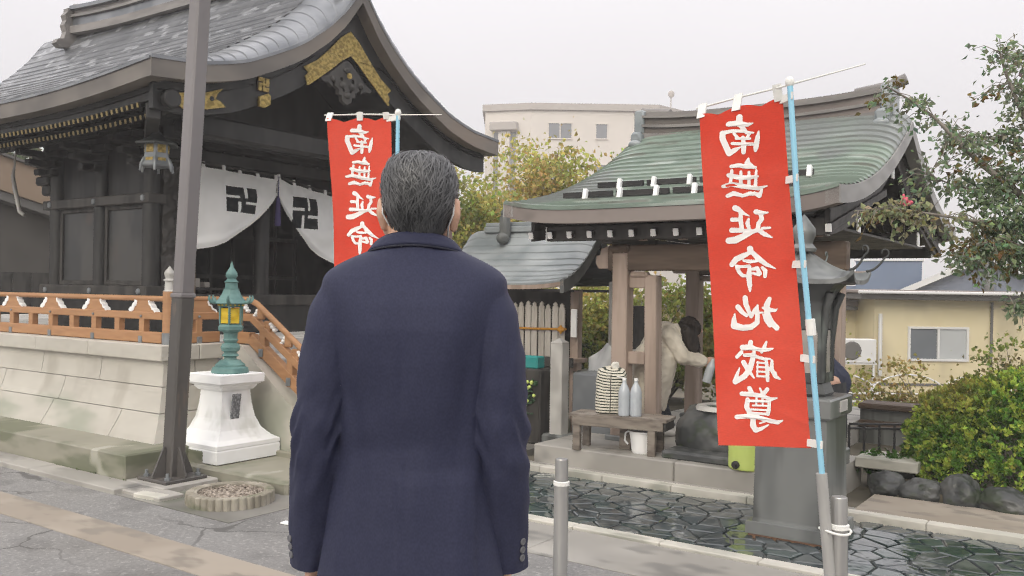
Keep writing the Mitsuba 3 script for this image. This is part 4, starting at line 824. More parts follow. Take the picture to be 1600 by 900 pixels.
M('m_bottle', {'type': 'rgb', 'value': [0.80, 0.83, 0.86]}, 0.15, 0.5, spec_trans=0.55, eta=1.33, two=False) if False else M('m_bottle', (0.40, 0.43, 0.46), 0.12, 0.6)
M('m_bluelabel', (0.62, 0.64, 0.66), 0.35)
BOT = [(0, 0), (.045, 0), (.048, .01), (.048, .06), (.045, .065), (.048, .07), (.048, .13), (.045, .135), (.048, .14), (.048, .19), (.040, .225), (.022, .26), (.015, .275), (.015, .29), (0, .29)]
for i, (x, y, l) in enumerate(((-3.475, 6.60, 'clear plastic water bottle on the bench touching the striped bag'), (-3.385, 6.635, 'clear plastic water bottle on the bench, farther from the striped bag'))):
    b = thing('water_bottle', l, 'bottle', 'water bottles on the bench')
    put(b + '__body', lathe(BOT, 16, (x, y, 0.488)), 'm_bottle', 35); put(b + '__cap', lathe([(0, .291), (.017, .291), (.017, .31), (0, .31)], 12, (x, y, 0.488)), 'm_white', 35)
bk = thing('white_bucket', 'white plastic bucket on the floor under the wooden bench', 'bucket')
put(bk + '__tub', lathe([(0, .18), (.085, .18), (.092, .20), (.105, .31), (.11, .345), (.122, .35), (.122, .362), (.105, .36), (.09, .21), (0, .20)], 20, (-3.36, 6.72, 0)), 'm_white', 35)
put(bk + '__handle', tube([[-3.36 - .122, 6.72, .35], [-3.36 - .15, 6.70, .33], [-3.36 - .15, 6.69, .27], [-3.36 - .12, 6.69, .24]], .009, 6), 'm_white', True)
gc = thing('green_container', 'lime green plastic water container with black tap on the pavilion floor edge', 'container')
M('m_lime', (0.50, 0.60, 0.16), 0.35)
put(gc + '__tank', lathe([(0, .185), (.14, .185), (.15, .20), (.15, .43), (.13, .45), (0, .45)], 24, (-2.42, 6.62, 0)), 'm_lime', 35)
put(gc + '__tap', xf(lathe([(0, 0), (.03, 0), (.03, .02), (.015, .025), (.015, .04), (0, .04)], 10), frame([-2.46, 6.478, .225], [1, 0, 0], [0, 0, 1], [-0.2, -1, 0])), 'm_blackwood', 35)
# ------------------------------------------------------------------ big dark bronze lantern on a stone pillar (behind the right banner)
bl = thing('large_lantern', 'large dark bronze lantern on a grey stone pillar beside the red banner', 'lantern')
CX_, CY_ = -1.76, 5.76
put(bl + '__foot', sqlathe([(0, 0.0), (.265, 0.0), (.265, .02), (.262, .075), (.0, .075)], (CX_, CY_, 0), math.pi / 4), 'm_greystone')
put(bl + '__footing', sqlathe([(0, -.1), (.25, -.1), (.25, .0), (0, .0)], (CX_, CY_, 0), math.pi / 4), 'm_rust')
M('m_rust', (0.24, 0.13, 0.075), 0.6)
put(bl + '__pillar', sqlathe([(0, .075), (.232, .075), (.228, .095), (.218, .74), (0, .74)], (CX_, CY_, 0), math.pi / 4), 'm_greystone')
put(bl + '__pillar_cap', sqlathe([(0, .74), (.235, .745), (.248, .76), (.248, .86), (.238, .872), (0, .872)], (CX_, CY_, 0), math.pi / 4), 'm_greystone')
put(bl + '__inset', box([CX_ + 0.252, CY_ + 0.03, 0.815], [0.01, 0.16, 0.07], 0.003), 'm_palestone')
ang0 = math.pi / 6
put(bl + '__cage_base', lathe([(0, .873), (.19, .873), (.20, .89), (.185, .93), (.17, .97), (0, .97)], c=(CX_, CY_, 0), sq=6, rot=ang0), 'm_darkbronze')
for i in range(6):
    a = ang0 + i * math.pi / 3; u = np.array([math.cos(a), math.sin(a), 0]); o = np.array([CX_, CY_, 0])
    put(bl + '__cage_bar', tube([o + u * .175 + [0, 0, .96], o + u * .178 + [0, 0, 1.2], o + u * .20 + [0, 0, 1.42], o + u * .235 + [0, 0, 1.52]], [.022, .022, .026, .03], 6), 'm_darkbronze', True)
    a += math.pi / 6; u = np.array([math.cos(a), math.sin(a), 0]); v = np.array([-math.sin(a), math.cos(a), 0])
    fr = shapely.box(-.085, 0.0, .085, .50).difference(Polygon([(-.055, .06), (.055, .06), (.055, .31), (.04, .335), (-.04, .335), (-.055, .31)]))
    m = prism(fr, .014, 'yz', 0); m.apply_transform(frame(o + u * .152 + [0, 0, .96], u, v, [0, 0, 1])); put(bl + '__cage_frame', m, 'm_darkbronze')
    put(bl + '__pane', xf(box([0, 0, .2], [.006, .108, .27]), frame(o + u * .156 + [0, 0, .95], u, v, [0, 0, 1])), 'm_paneglass')
M('m_paneglass', two((0.25, 0.235, 0.21), (0.36, 0.34, 0.31), (4, 4, 6)), 0.2)
put(bl + '__lining', lathe([(0.12, .97), (0.12, 1.45)], c=(CX_, CY_, 0), sq=6, rot=ang0), 'm_darkbronze')
put(bl + '__bell', lathe([(0, 1.40), (.175, 1.40), (.19, 1.47), (.235, 1.54), (.27, 1.575), (0, 1.575)], c=(CX_, CY_, 0), sq=6, rot=ang0), 'm_darkbronze')
# concave hexagonal roof whose corners sweep up into scrolls
na = 72; aa = np.arange(na + 1) / na * 2 * np.pi; rr_ = np.linspace(0.06, 1, 20); A, R = np.meshgrid(aa, rr_)
hexr = np.cos(np.pi / 6) / np.cos(((A - ang0 + np.pi / 6 * 0) % (np.pi / 3)) - np.pi / 6); corner = np.clip((hexr - np.cos(np.pi / 6)) / (1 - np.cos(np.pi / 6)), 0, 1)
rad = 0.40 * R * (hexr * (1 + 0.05 * corner)); zt = 1.60 + 0.20 * (1 - R) ** 1.7 + 0.05 * corner ** 2 * R ** 4
ridge_ = 0.018 * np.exp(-((1 - corner) / 0.12) ** 2)
Gr = np.stack([CX_ + rad * np.cos(A), CY_ + rad * np.sin(A), zt + ridge_], -1)
put(bl + '__roof', slab(Gr[::-1], [0, 0, -0.028]), 'm_lanternroof', 40)
M('m_lanternroof', three((0.13, 0.14, 0.14), (0.21, 0.22, 0.215), (0.07, 0.075, 0.075), (6, 6, 6), (9, 9, 9)), 0.38, metallic=0.3)
for i in range(6):
    a = ang0 + i * math.pi / 3; u = np.array([math.cos(a), math.sin(a), 0]); o = np.array([CX_, CY_, 0]); p = []
    for t in np.linspace(0, 1, 9): p.append(o + u * (0.39 + 0.11 * t) + [0, 0, 1.66 + 0.085 * t ** 2])
    for t in np.linspace(0.3, 5.2, 14): rc = 0.032 * (1 - t / 9); p.append(o + u * (0.50 + 0.0 + rc * math.sin(t) - 0.0) + [0, 0, 1.745 + 0.035 - rc * math.cos(t) * 1.0])
    put(bl + '__roof_scroll', tube(p, np.interp(np.arange(len(p)), [0, 8, len(p)], [.010, .006, .004]), 6), 'm_darkbronze', True)
put(bl + '__finial', lathe([(0, 1.78), (.075, 1.78), (.08, 1.80), (.055, 1.83), (.06, 1.86), (.075, 1.89), (.07, 1.93), (.04, 1.97), (.02, 2.0), (0, 2.02)], 16, (CX_, CY_, 0)), 'm_lanternroof', 40)

# ------------------------------------------------------------------ little roofed shrine with wooden slats, behind the man's shoulder
sh = thing('small_shrine', 'small roofed shrine shelf with grey green roof and rows of wooden slats', 'shrine')
SL, SR, SF, SB, SYC = -6.75, -4.93, 7.98, 9.5, 8.75
def sh_z(x, y):
    s = np.clip(np.where(np.asarray(y) < SYC, (np.asarray(y) - SF) / (SYC - SF), (SB - np.asarray(y)) / (SB - SYC)), 0, 1); e = np.clip(np.abs(x - (SL + SR) / 2) / ((SR - SL) / 2), 0, 1)
    return 1.57 + 0.66 * (0.45 * s + 0.55 * s * s) + 0.05 * e ** 4 * (1 - s) - 0.05 * np.clip((e - .8) / .2, 0, 1) ** 2 * s
sx = np.linspace(SL, SR, 40)
for side in (0, 1):
    for k in range(9):
        a, b = (SF + (SYC - SF) * k / 9, SF + (SYC - SF) * min(1, (k + 1.15) / 9)) if not side else (SB - (SB - SYC) * k / 9, SB - (SB - SYC) * min(1, (k + 1.15) / 9))
        row = lambda yy, up: np.stack([sx, np.full(40, yy), sh_z(sx, yy) + up], 1)
        G = np.array([row(a, 0), row(a, .02), row(b, .004)]); put(sh + '__roof_course', sheet(G if not side else G[:, ::-1]), 'm_greygreen')
put(sh + '__eave_fascia', strip(np.stack([sx, np.full(40, SF), sh_z(sx, SF) - .002], 1), [0, -.01, 0], .045, [0, -.06, 0]), 'm_wood', 30)
sy_ = np.concatenate([np.linspace(SF - .01, SYC, 14), np.linspace(SYC, SB, 14)[1:]])
for xx, s in ((SR, 1), (SL, -1)): put(sh + '__verge_board', strip(np.stack([np.full(27, xx), sy_, sh_z(np.full(27, xx), np.clip(sy_, SF, SB)) + .01], 1), [.01 * s, 0, 0], .14, [.05 * s, 0, 0]), 'm_vergedark', 30)
M('m_vergedark', two((0.085, 0.09, 0.088), (0.14, 0.145, 0.14), (4, 4, 4)), 0.5)
put(sh + '__ridge', cat([bx(SL + .25, SR - .1, SYC - .08, SYC + .08, 2.20, 2.27, .01), bx(SL + .25, SR - .1, SYC - .05, SYC + .05, 2.27, 2.32, .01)]), 'm_greygreen')
put(sh + '__ridge_end', cat([box([SL + .62, SYC - .16, 2.26], [.10, .14, .28], .03), sph([SL + .62, SYC - .2, 2.12], [.07, .09, .07], 2), sph([SL + .62, SYC - .15, 2.42], [.06, .06, .05], 2)]), 'm_vergedark', 40)
put(sh + '__soffit', bx(SL + .06, SR - .06, SF + .05, SB - .05, 1.50, 1.53), 'm_darkwood')
for x in (-6.4, -4.99): put(sh + '__post', bx(x - .05, x + .05, 8.30, 8.40, 0.0, 1.52, .006), 'm_wood')
for x in (-6.4, -4.72): put(sh + '__rear_post', bx(x - .07, x + .07, 8.7, 8.8, 0.0, 1.62, .006), 'm_palestone')
put(sh + '__back_board', bx(-6.4, -4.99, 8.42, 8.45, .62, 1.5), 'm_darkwood')
put(sh + '__shelf', bx(-6.5, -4.90, 8.16, 8.45, .74, .79, .005), 'm_wood'); put(sh + '__shelf_lip', bx(-6.5, -4.90, 8.13, 8.157, .70, .80, .003), 'm_darkwood')
k_ = 0; rs = np.random.default_rng(12)
for x in np.arange(-6.3, -5.03, .088):
    h = 1.38 + rs.normal(0, .012)
    m = prism(Polygon([(x - .036, .80), (x + .036, .80), (x + .036, h - .05), (x + .02, h - .03), (x + .026, h - .015), (x, h + .01), (x - .026, h - .015), (x - .02, h - .03), (x - .036, h - .05)]), .018, 'xz', 8.19 + .008 * (k_ % 2)); k_ += 1
    put(sh + '__wooden_slat', m, 'm_woodslat')
put(sh + '__orange_cord', tube([[-6.35, 8.155, 1.10], [-5.9, 8.155, 1.092], [-5.4, 8.152, 1.096], [-5.0, 8.155, 1.104]], .013, 7), 'm_orangecord', True)
M('m_orangecord', (0.42, 0.19, 0.02), 0.7)
put(sh + '__cord_knot', cat([sph([-5.05, 8.13, 1.10], [.05, .02, .03], 2), sph([-5.05, 8.13, 1.10], [.02, .02, .05], 2)]), 'm_orangecord', True)
put(sh + '__notice_board', bx(-4.97, -4.90, 8.20, 8.22, 1.02, 1.32, .002), 'm_white')
put(sh + '__dark_cabinet', bx(-4.66, -4.42, 8.62, 8.9, .9, 1.36, .006), 'm_darkwood'); put(sh + '__cabinet_plinth', bx(-4.70, -4.40, 8.60, 8.95, .0, .897, .006), 'm_palestone')
put(sh + '__side_plinth', bx(-5.0, -4.73, 8.3, 8.6, .0, .66, .01), 'm_greystone')
sp = thing('stone_post', 'tall square pointed stone post standing left of the wooden bench', 'post')
put(sp + '__shaft', box([-4.56, 7.33, .55], [.135, .135, .92], .008), 'm_palestone'); put(sp + '__tip', lathe([(.095, 1.0095), (.082, 1.022), (0, 1.06)], c=(-4.56, 7.33, 0), sq=4, rot=math.pi / 4), 'm_palestone')
put(sp + '__base', box([-4.56, 7.33, .07], [.26, .24, .14], .02), 'm_greystone')
sheet_th = slab(np.stack([np.stack([np.interp(t, [0, 1], [-4.60, -4.18]) + 0 * np.linspace(0, 1, 12), 7.95 + .05 * np.sin(7 * t + 3 * np.linspace(0, 1, 12)) - .12 * np.linspace(0, 1, 12), np.linspace(1.0 - .3 * abs(t - .55), .45, 12)], 1) for t in np.linspace(0, 1, 14)]), [0, .01, 0])
put('plastic_sheet', sheet_th, 'm_sheet', 60, label='pale translucent plastic sheet draped behind the striped bag', cat='sheet')
M('m_sheet', two((0.34, 0.35, 0.36), (0.46, 0.47, 0.48), (8, 8, 4)), 0.3)
put('grey_tank', box([-4.22, 7.55, .42], [.46, .35, .62], .02), 'm_bluegrey', label='plain blue grey box standing behind the bench and the bag', cat='box')
M('m_bluegrey', two((0.115, 0.125, 0.135), (0.16, 0.17, 0.18), (4, 4, 4)), 0.5)
# offerings left of the stone post
st_ = thing('flower_stand', 'small stand with teal cloth and flowers between the man and the stone post', 'stand')
M('m_teal', (0.02, 0.23, 0.22), 0.7); M('m_darkgreen', two((0.02, 0.05, 0.025), (0.05, 0.11, 0.05), (20, 20, 20)), 0.6); M('m_pinkflower', (0.55, 0.25, 0.22), 0.7)
put(st_ + '__cloth', box([-4.93, 7.42, .80], [.20, .14, .12], .012), 'm_teal'); put(st_ + '__base', box([-4.95, 7.46, .37], [.34, .26, .74], .02), 'm_darkwood')
put(st_ + '__leaves', cat([box([-4.95 + rs.normal(0, .07), 7.29 + rs.normal(0, .02), .50 + rs.normal(0, .10)], [.05, .01, .03], rz=rs.uniform(0, 3), rx=rs.uniform(0, 3)) for i in range(60)]), 'm_darkgreen')
put(st_ + '__blossom', cat([sph([-4.9 + rs.normal(0, .07), 7.27, .55 + rs.normal(0, .08)], [.018] * 3, 1) for i in range(12)]), 'm_lime', True)
put('banner_stick', tube([[-5.05, 7.3, .0], [-5.03, 7.3, .92]], .012, 6), 'm_woodslat', label='pale thin stake just right of the man by the teal cloth', cat='stake')

# ------------------------------------------------------------------ right side: slab bench, boulders, railing
put('slab_bench', box([-1.625, 7.70, .172], [.47, .42, .085], .008), 'm_kerb', label='flat pale stone slab bench beside the clipped bush', cat='bench')
put('slab_support', bx(-1.80, -1.44, 7.64, 7.90, -.05, .128, .01), 'm_boulder', label='dark stone block carrying the pale slab bench', cat='block')
bl_l = ['squat dark boulder at the left end of the row before the bush', 'broad flat dark boulder, second from the left before the bush', 'tall pointed dark boulder in the middle of the row before the bush', 'low wide dark boulder right of the pointed one', 'dark boulder at the right edge of the row before the bush']
for i, (x, y, r, z) in enumerate(((-1.56, 7.27, (.145, .12, .115), .045), (-1.31, 7.25, (.17, .13, .115), .04), (-1.05, 7.23, (.15, .13, .17), .05), (-.76, 7.21, (.20, .14, .12), .04), (-.42, 7.20, (.2, .15, .13), .04), (-.05, 7.2, (.2, .15, .16), .06))[:5]):
    put('boulder', boulder([x, y, z], r, i + 20, .3, 4), 'm_boulder', 45, label=bl_l[i], cat='boulder', group='boulders edging the bush bed')
put('bush_bed', bx(-1.5, 6, 7.18, 8.9, -.2, .06), 'm_dirt', label='earth bed under the clipped bush', kind='structure')
ir = thing('black_railing', 'low black iron railing beyond the slab bench', 'railing')
M('m_iron', (0.03, 0.03, 0.032), 0.45)
R0, R1 = np.array([-2.15, 8.45, 0]), np.array([-1.25, 9.10, 0])
for z in (.34, .30): put(ir + '__rail', beam(R0 + [0, 0, z], R1 + [0, 0, z], .022, .018), 'm_iron')
for t in np.linspace(0, 1, 9): put(ir + '__baluster', beam(R0 + (R1 - R0) * t - [0, 0, .1], R0 + (R1 - R0) * t + [0, 0, .33], .018, .018), 'm_iron')
cw = thing('canal_wall', 'grey canal wall with dark coping bars behind the black railing', 'wall')
put(cw + '__wall', bx(-2.44, 5, 10.0, 10.25, -1.4, .12), 'm_greystone'); put(cw + '__coping', bx(-2.44, 5, 9.93, 10.3, .31, .37, .01), 'm_wooddark'); put(cw + '__panel', bx(-2.44, 5, 10.03, 10.2, .123, .308), 'm_greystone'); put(cw + '__lower_bar', bx(-2.44, 5, 9.95, 9.998, .12, .19, .01), 'm_wooddark')

# ------------------------------------------------------------------ far houses
M('m_yellowwall', three((0.60, 0.525, 0.335), (0.66, 0.585, 0.39), (0.50, 0.44, 0.295), (.6, .6, .6), (1.4, 1.4, .35)), 0.8)
M('m_roofbrown', two((0.20, 0.165, 0.155), (0.28, 0.235, 0.215), (1, 1, 3)), 0.6); M('m_darktrim', (0.115, 0.11, 0.105), 0.5); M('m_window', two((0.13, 0.145, 0.165), (0.17, 0.185, 0.205), (.5, .5, .5)), 0.12); M('m_winlight', (0.42, 0.44, 0.45), 0.2); M('m_alu', (0.62, 0.62, 0.62), 0.4)
yh = thing('yellow_house', 'cream yellow low house with flat brown eaves behind the bush', 'house')
# the street side of the house faces the camera: local frame along the image
HO = np.array([-6.0, 25.05, 0]); HXv, HYv = np.array([.819, .574, 0]), np.array([-.574, .819, 0]); HM = frame(HO, HXv, HYv, [0, 0, 1])
P_ = lambda m: xf(m, HM)
put(yh + '__wall', P_(bx(.25, 9, 0, 6, -1.4, 1.44)), 'm_yellowwall')
put(yh + '__side_wall', P_(bx(-6, .249, 1.3, 6, -1.4, 1.1)), 'm_yellowwall')
put(yh + '__roof', P_(bx(-.42, 9.5, -.62, 6.5, 1.60, 1.69, .02)), 'm_roofbrown'); put(yh + '__eave', P_(bx(-.30, 9.4, -.50, 6.4, 1.43, 1.597, .02)), 'm_darktrim'); put(yh + '__gutter', P_(bx(-.45, 9.5, -.72, -.625, 1.58, 1.66, .02)), 'm_alu')
put(yh + '__side_roof', P_(bx(-6, .10, .75, 6, 1.12, 1.22, .02)), 'm_darktrim'); put(yh + '__side_roof_top', P_(bx(-6, .2, 1.0, 6, 1.223, 1.40, .02)), 'm_roofbrown')
wx0, wx1, wz0, wz1 = 1.14, 2.76, -.20, .72
w = yh + '__window'
put(w, P_(bx(wx0 + .06, (wx0 + wx1) / 2 - .03, -.012, .02, wz0 + .06, wz1 - .06)), 'm_window')
put(w + '__pale_pane', P_(bx((wx0 + wx1) / 2 + .03, wx1 - .06, -.010, .02, wz0 + .06, wz1 - .06)), 'm_winlight')
for i, (a, b, c, d) in enumerate(((wx0, wx1, wz1 - .06, wz1), (wx0, wx1, wz0, wz0 + .06), (wx0, wx0 + .06, wz0 + .06, wz1 - .06), (wx1 - .06, wx1, wz0 + .06, wz1 - .06), ((wx0 + wx1) / 2 - .03, (wx0 + wx1) / 2 + .03, wz0 + .06, wz1 - .06))): put(w + '__frame', P_(bx(a, b, -.06, .01, c, d)), 'm_alu')
put(yh + '__downpipe', P_(tube([[3.36, -.06, 1.4], [3.34, -.06, -1.3]], .035, 8)), 'm_darktrim'); put(yh + '__white_pipe', P_(tube([[.38, -.08, 1.05], [.38, -.08, -.6]], .055, 8)), 'm_alu')
put(yh + '__base_trim', P_(bx(.26, 9, -.03, -.001, -.86, -.80)), 'm_darktrim')
ac = thing('air_conditioner', 'white air conditioner unit on a stand at the corner of the yellow house', 'air conditioner')
put(ac + '__casing', P_(bx(-1.05, -.05, -.9, -.5, -.22, .40, .02)), 'm_alu'); put(ac + '__fan_grille', P_(xf(lathe([(0, 0), (.24, 0), (.24, .012), (.2, .02), (0, .02)], 20), frame([-.68, -.9, .1], [1, 0, 0], [0, 0, 1], [0, -1, 0]))), 'm_darktrim')
for x in (-1.0, -.12): put(ac + '__stand_leg', P_(bx(x, x + .05, -.85, -.8, -1.3, -.26)), 'm_alu')
put(ac + '__stand_rail', P_(bx(-1.05, -.02, -.87, -.78, -.258, -.222)), 'm_alu')
fe = thing('white_arch_fence', 'white bent tube garden fence in front of the yellow house', 'fence')
for i in range(4):
    c = -1.5 + 1.7 * i; t = np.linspace(0, np.pi, 13)
    put(fe + '__arch', P_(tube(np.stack([c + 1.0 * np.cos(t), -2.2 + 0 * t, -1.0 + .62 * np.sin(t)], 1), .02, 6)), 'm_alu', True)
for z in (-.85, -1.05): put(fe + '__rail', P_(tube([[-2.6, -2.2, z], [4.6, -2.2, z]], .025, 6)), 'm_alu')
sg = thing('white_sign_post', 'little white sign on a stake in front of the yellow house', 'sign')
put(sg + '__board', P_(bx(2.62, 2.92, -4.05, -4.02, -.92, -.40, .01)), 'm_white'); put(sg + '__mark', P_(bx(2.73, 2.80, -4.06, -4.051, -.85, -.48)), 'm_window'); put(sg + '__stake', P_(bx(2.74, 2.80, -4.02, -3.98, -1.4, -.92)), 'm_alu')
gh = thing('grey_gabled_house', 'grey house with white edged gable behind the yellow house', 'house')
M('m_paleblue', two((0.14, 0.165, 0.225), (0.175, 0.20, 0.265), (.3, .3, .3)), 0.8); M('m_greyroof', two((0.16, 0.165, 0.175), (0.21, 0.215, 0.225), (.5, .5, .5)), 0.6)
HM2 = frame([-5.6, 44.6, 0], HXv, HYv, [0, 0, 1]) @ rotz(-0.47)
put(gh + '__wall', xf(prism(Polygon([(-2.9, -2), (3.2, -2), (3.2, 1.7), (0, 3.15), (-2.9, 1.8)]), 6, 'xz', 6), HM2), 'm_paleblue')
for s, e in ((-1, (-3.5, 1.75)), (1, (3.9, 1.6))):
    a, b = np.array([0, 0, 3.40]), np.array([e[0], 0, e[1]])
    put(gh + '__roof', xf(slab(np.array([[a + [0, -.5, .06], b + [0, -.5, .06]], [a + [0, 7, .06], b + [0, 7, .06]]]), [0, 0, -.1]), HM2), 'm_greyroof')
    put(gh + '__white_verge', xf(beam(a + [0, -.53, -.08], b + [0, -.53, -.08], .05, .26), HM2), 'm_alu')
bb = thing('blue_grey_house', 'pale blue grey building block far behind the large lantern', 'building')
HM3 = frame([-11.3, 53.1, 0], HXv, HYv, [0, 0, 1]) @ rotz(-0.40)
M('m_bluewall', two((0.10, 0.14, 0.225), (0.125, 0.17, 0.26), (.3, .3, .3)), 0.8)
put(bb + '__wall', xf(bx(-1.9, 1.5, 0, 6, -2, 3.5), HM3), 'm_bluewall'); put(bb + '__low_wing', xf(bx(-4.2, -1.901, .5, 6, -2, 2.1), HM3), 'm_bluewall'); put(bb + '__flat_roof', xf(bx(-2.0, 1.6, -.1, 6.1, 3.501, 3.58), HM3), 'm_alu')
wb = thing('white_building', 'very pale building at the right edge behind the tree', 'building')
put(wb + '__wall', xf(bx(4.5, 9, 5, 11, -2, 4.2), HM2), 'm_alu'); put(wb + '__parapet', xf(bx(4.4, 9.1, 4.9, 11.1, 4.2, 4.4), HM2), 'm_white')
up = thing('utility_pole', 'grey utility pole rising in front of the grey gable', 'pole')
put(up + '__shaft', xf(tube([[.15, -1.2, -2], [.12, -1.2, 4.6]], .17, 10), HM2), 'm_greystone', 40); put(up + '__band', xf(lathe([(.19, 1.85), (.19, 2.05)], 10, (.13, -1.2, 0)), HM2), 'm_darktrim')
# big beige building on the skyline
ob = thing('beige_office_building', 'tall pale beige building with few windows on the skyline behind the trees', 'building')
M('m_beige', two((0.55, 0.51, 0.47), (0.62, 0.575, 0.535), (.12, .12, .12)), 0.9); M('m_beigetrim', (0.40, 0.365, 0.345), 0.8); M('m_farwin', (0.20, 0.205, 0.225), 0.25)
OM = frame([-38.9, 58.3, 0], HXv, HYv, [0, 0, 1])     # x along the picture from the second corner
PLAN = [(-3.9, 1.0), (-.25, 0), (9.6, 0), (12.2, 2.4), (12.2, 14), (-3.9, 14)]
base = Polygon(PLAN); put(ob + '__wall', xf(prism(base, 17.2, 'xy', -1.5), OM), 'm_beige'); put(ob + '__parapet', xf(prism(base.buffer(.22, join_style='mitre'), .52, 'xy', 15.71), OM), 'm_beigetrim')
def win(x, z, w_, h_):
    k = put(ob + '__window', xf(bx(x - w_ / 2, x + w_ / 2, -.06, .05, z - h_ / 2, z + h_ / 2), OM), 'm_farwin')
    for a, b, c, d in ((x - w_ / 2 - .08, x + w_ / 2 + .08, z + h_ / 2, z + h_ / 2 + .09), (x - w_ / 2 - .08, x + w_ / 2 + .08, z - h_ / 2 - .09, z - h_ / 2)): put(k + '__frame', xf(bx(a, b, -.12, -.001, c, d), OM), 'm_beige')
    return k
for z in (14.1, 10.9, 7.7, 4.5):
    k = win(2.0, z, 1.75, 1.15); put(k + '__mullion', xf(bx(1.96, 2.04, -.13, -.061, z - .57, z + .57), OM), 'm_beige'); win(5.25, z, .82, 1.1)
SM = OM @ frame([-3.9, 1.0, 0], np.array([3.65, -1.0, 0]) / 3.7845, np.array([1.0, 3.65, 0]) / 3.7845, [0, 0, 1])
put(ob + '__bay_hood', xf(bx(.55, 2.75, -.7, .05, 14.1, 14.75, .04), SM), 'm_beigetrim')
for a in (.75, 2.15): put(ob + '__stair_window', xf(bx(a, a + .38, -.05, .05, 6.0, 14.0), SM), 'm_farwin')
put(ob + '__bay_panel', xf(bx(1.2, 2.1, -.35, .05, 3, 14.05), SM), 'm_beige')
an = thing('roof_antenna', 'thin antenna mast with small dish on the beige building roof', 'antenna')
put(an + '__mast', xf(tube([[11.2, 3.2, 16], [11.2, 3.2, 18.0]], .05, 6), OM), 'm_beigetrim'); put(an + '__dish', xf(sph([11.2, 3.1, 17.8], [.26, .10, .30], 2), OM), 'm_beigetrim', True)
# brown building at the far left, seen under the temple eave
br = thing('brown_house', 'brown house with copper coloured eave band at the far left behind the temple', 'house')
M('m_copperband', two((0.20, 0.145, 0.10), (0.26, 0.19, 0.135), (.8, .8, 2)), 0.5); M('m_brownwall', two((0.055, 0.051, 0.047), (0.08, 0.074, 0.067), (1, 1, 1)), 0.7)
BXp = -17.5
zt = lambda y, d: 3.90 - d - .25 * (y - 8.1)
def slope_board(d0, d1, out, y0=2.6, y1=12.6): return prism(Polygon([(y0, zt(y0, d1)), (y1, zt(y1, d1)), (y1, zt(y1, d0)), (y0, zt(y0, d0))]), 4 + out, 'yz', BXp - 4)
put(br + '__wall', prism(Polygon([(3, -.1), (12.4, -.1), (12.4, zt(12.4, .86)), (3, zt(3, .86))]), 4.0, 'yz', BXp - 4), 'm_brownwall')
put(br + '__roof_band', slope_board(.05, .68, .35), 'm_copperband'); put(br + '__eave', slope_board(.685, .85, .30), 'm_darktrim'); put(br + '__roof_top', slope_board(0, .045, .42), 'm_darktrim')
put(br + '__skirting', bx(BXp, BXp + .04, 3, 14, .9, 1.72), 'm_darkwood'); put(br + '__pilaster', bx(BXp, BXp + .06, 7.85, 7.98, 1.723, 2.99), 'm_darktrim')
for y in np.arange(3.2, 12, .35): put(br + '__skirting_batten', bx(BXp + .041, BXp + .07, y, y + .05, .9, 1.72), 'm_darkwood')
put('hanging_hose', tube([[-10.55, 5.12, 3.0], [-10.6, 5.14, 2.86], [-10.66, 5.15, 2.75], [-10.63, 5.16, 2.6], [-10.58, 5.17, 2.44], [-10.55, 5.18, 2.33], [-10.49, 5.2, 2.29]], [.011, .012, .02, .025, .025, .024, .022], 8), 'm_palestone', True, label='pale hose hanging from the temple eave at the far left', cat='hose')
# ------------------------------------------------------------------ banners and bollards
scene['m_red'] = {'type': 'principledthin', 'base_color': proc(lambda p, n, uv: mix((0.62, 0.064, 0.040), (0.70, 0.098, 0.064), smoothstep(0.3, 0.7, fbm(p.x * 2.2, p.y * 2.2, p.z * 2.2, octaves=4))) * (0.94 + 0.12 * noise(p.x * 160, p.y * 160, p.z * 230))), 'roughness': 0.8, 'diff_trans': 0.55, 'spec_trans': 0.0, 'eta': 1.3}
M('m_dye', (0.72, 0.70, 0.68), 0.8, 0.2)
M('m_bluepole', (0.25, 0.51, 0.66), 0.35); M('m_plastic', (0.70, 0.70, 0.67), 0.4)
M('m_stainless', two((0.40, 0.395, 0.385), (0.50, 0.495, 0.48), (2, 2, 1)), 0.34, metallic=0.75); M('m_pvc', two((0.30, 0.295, 0.285), (0.36, 0.355, 0.34), (5, 5, 3)), 0.4)
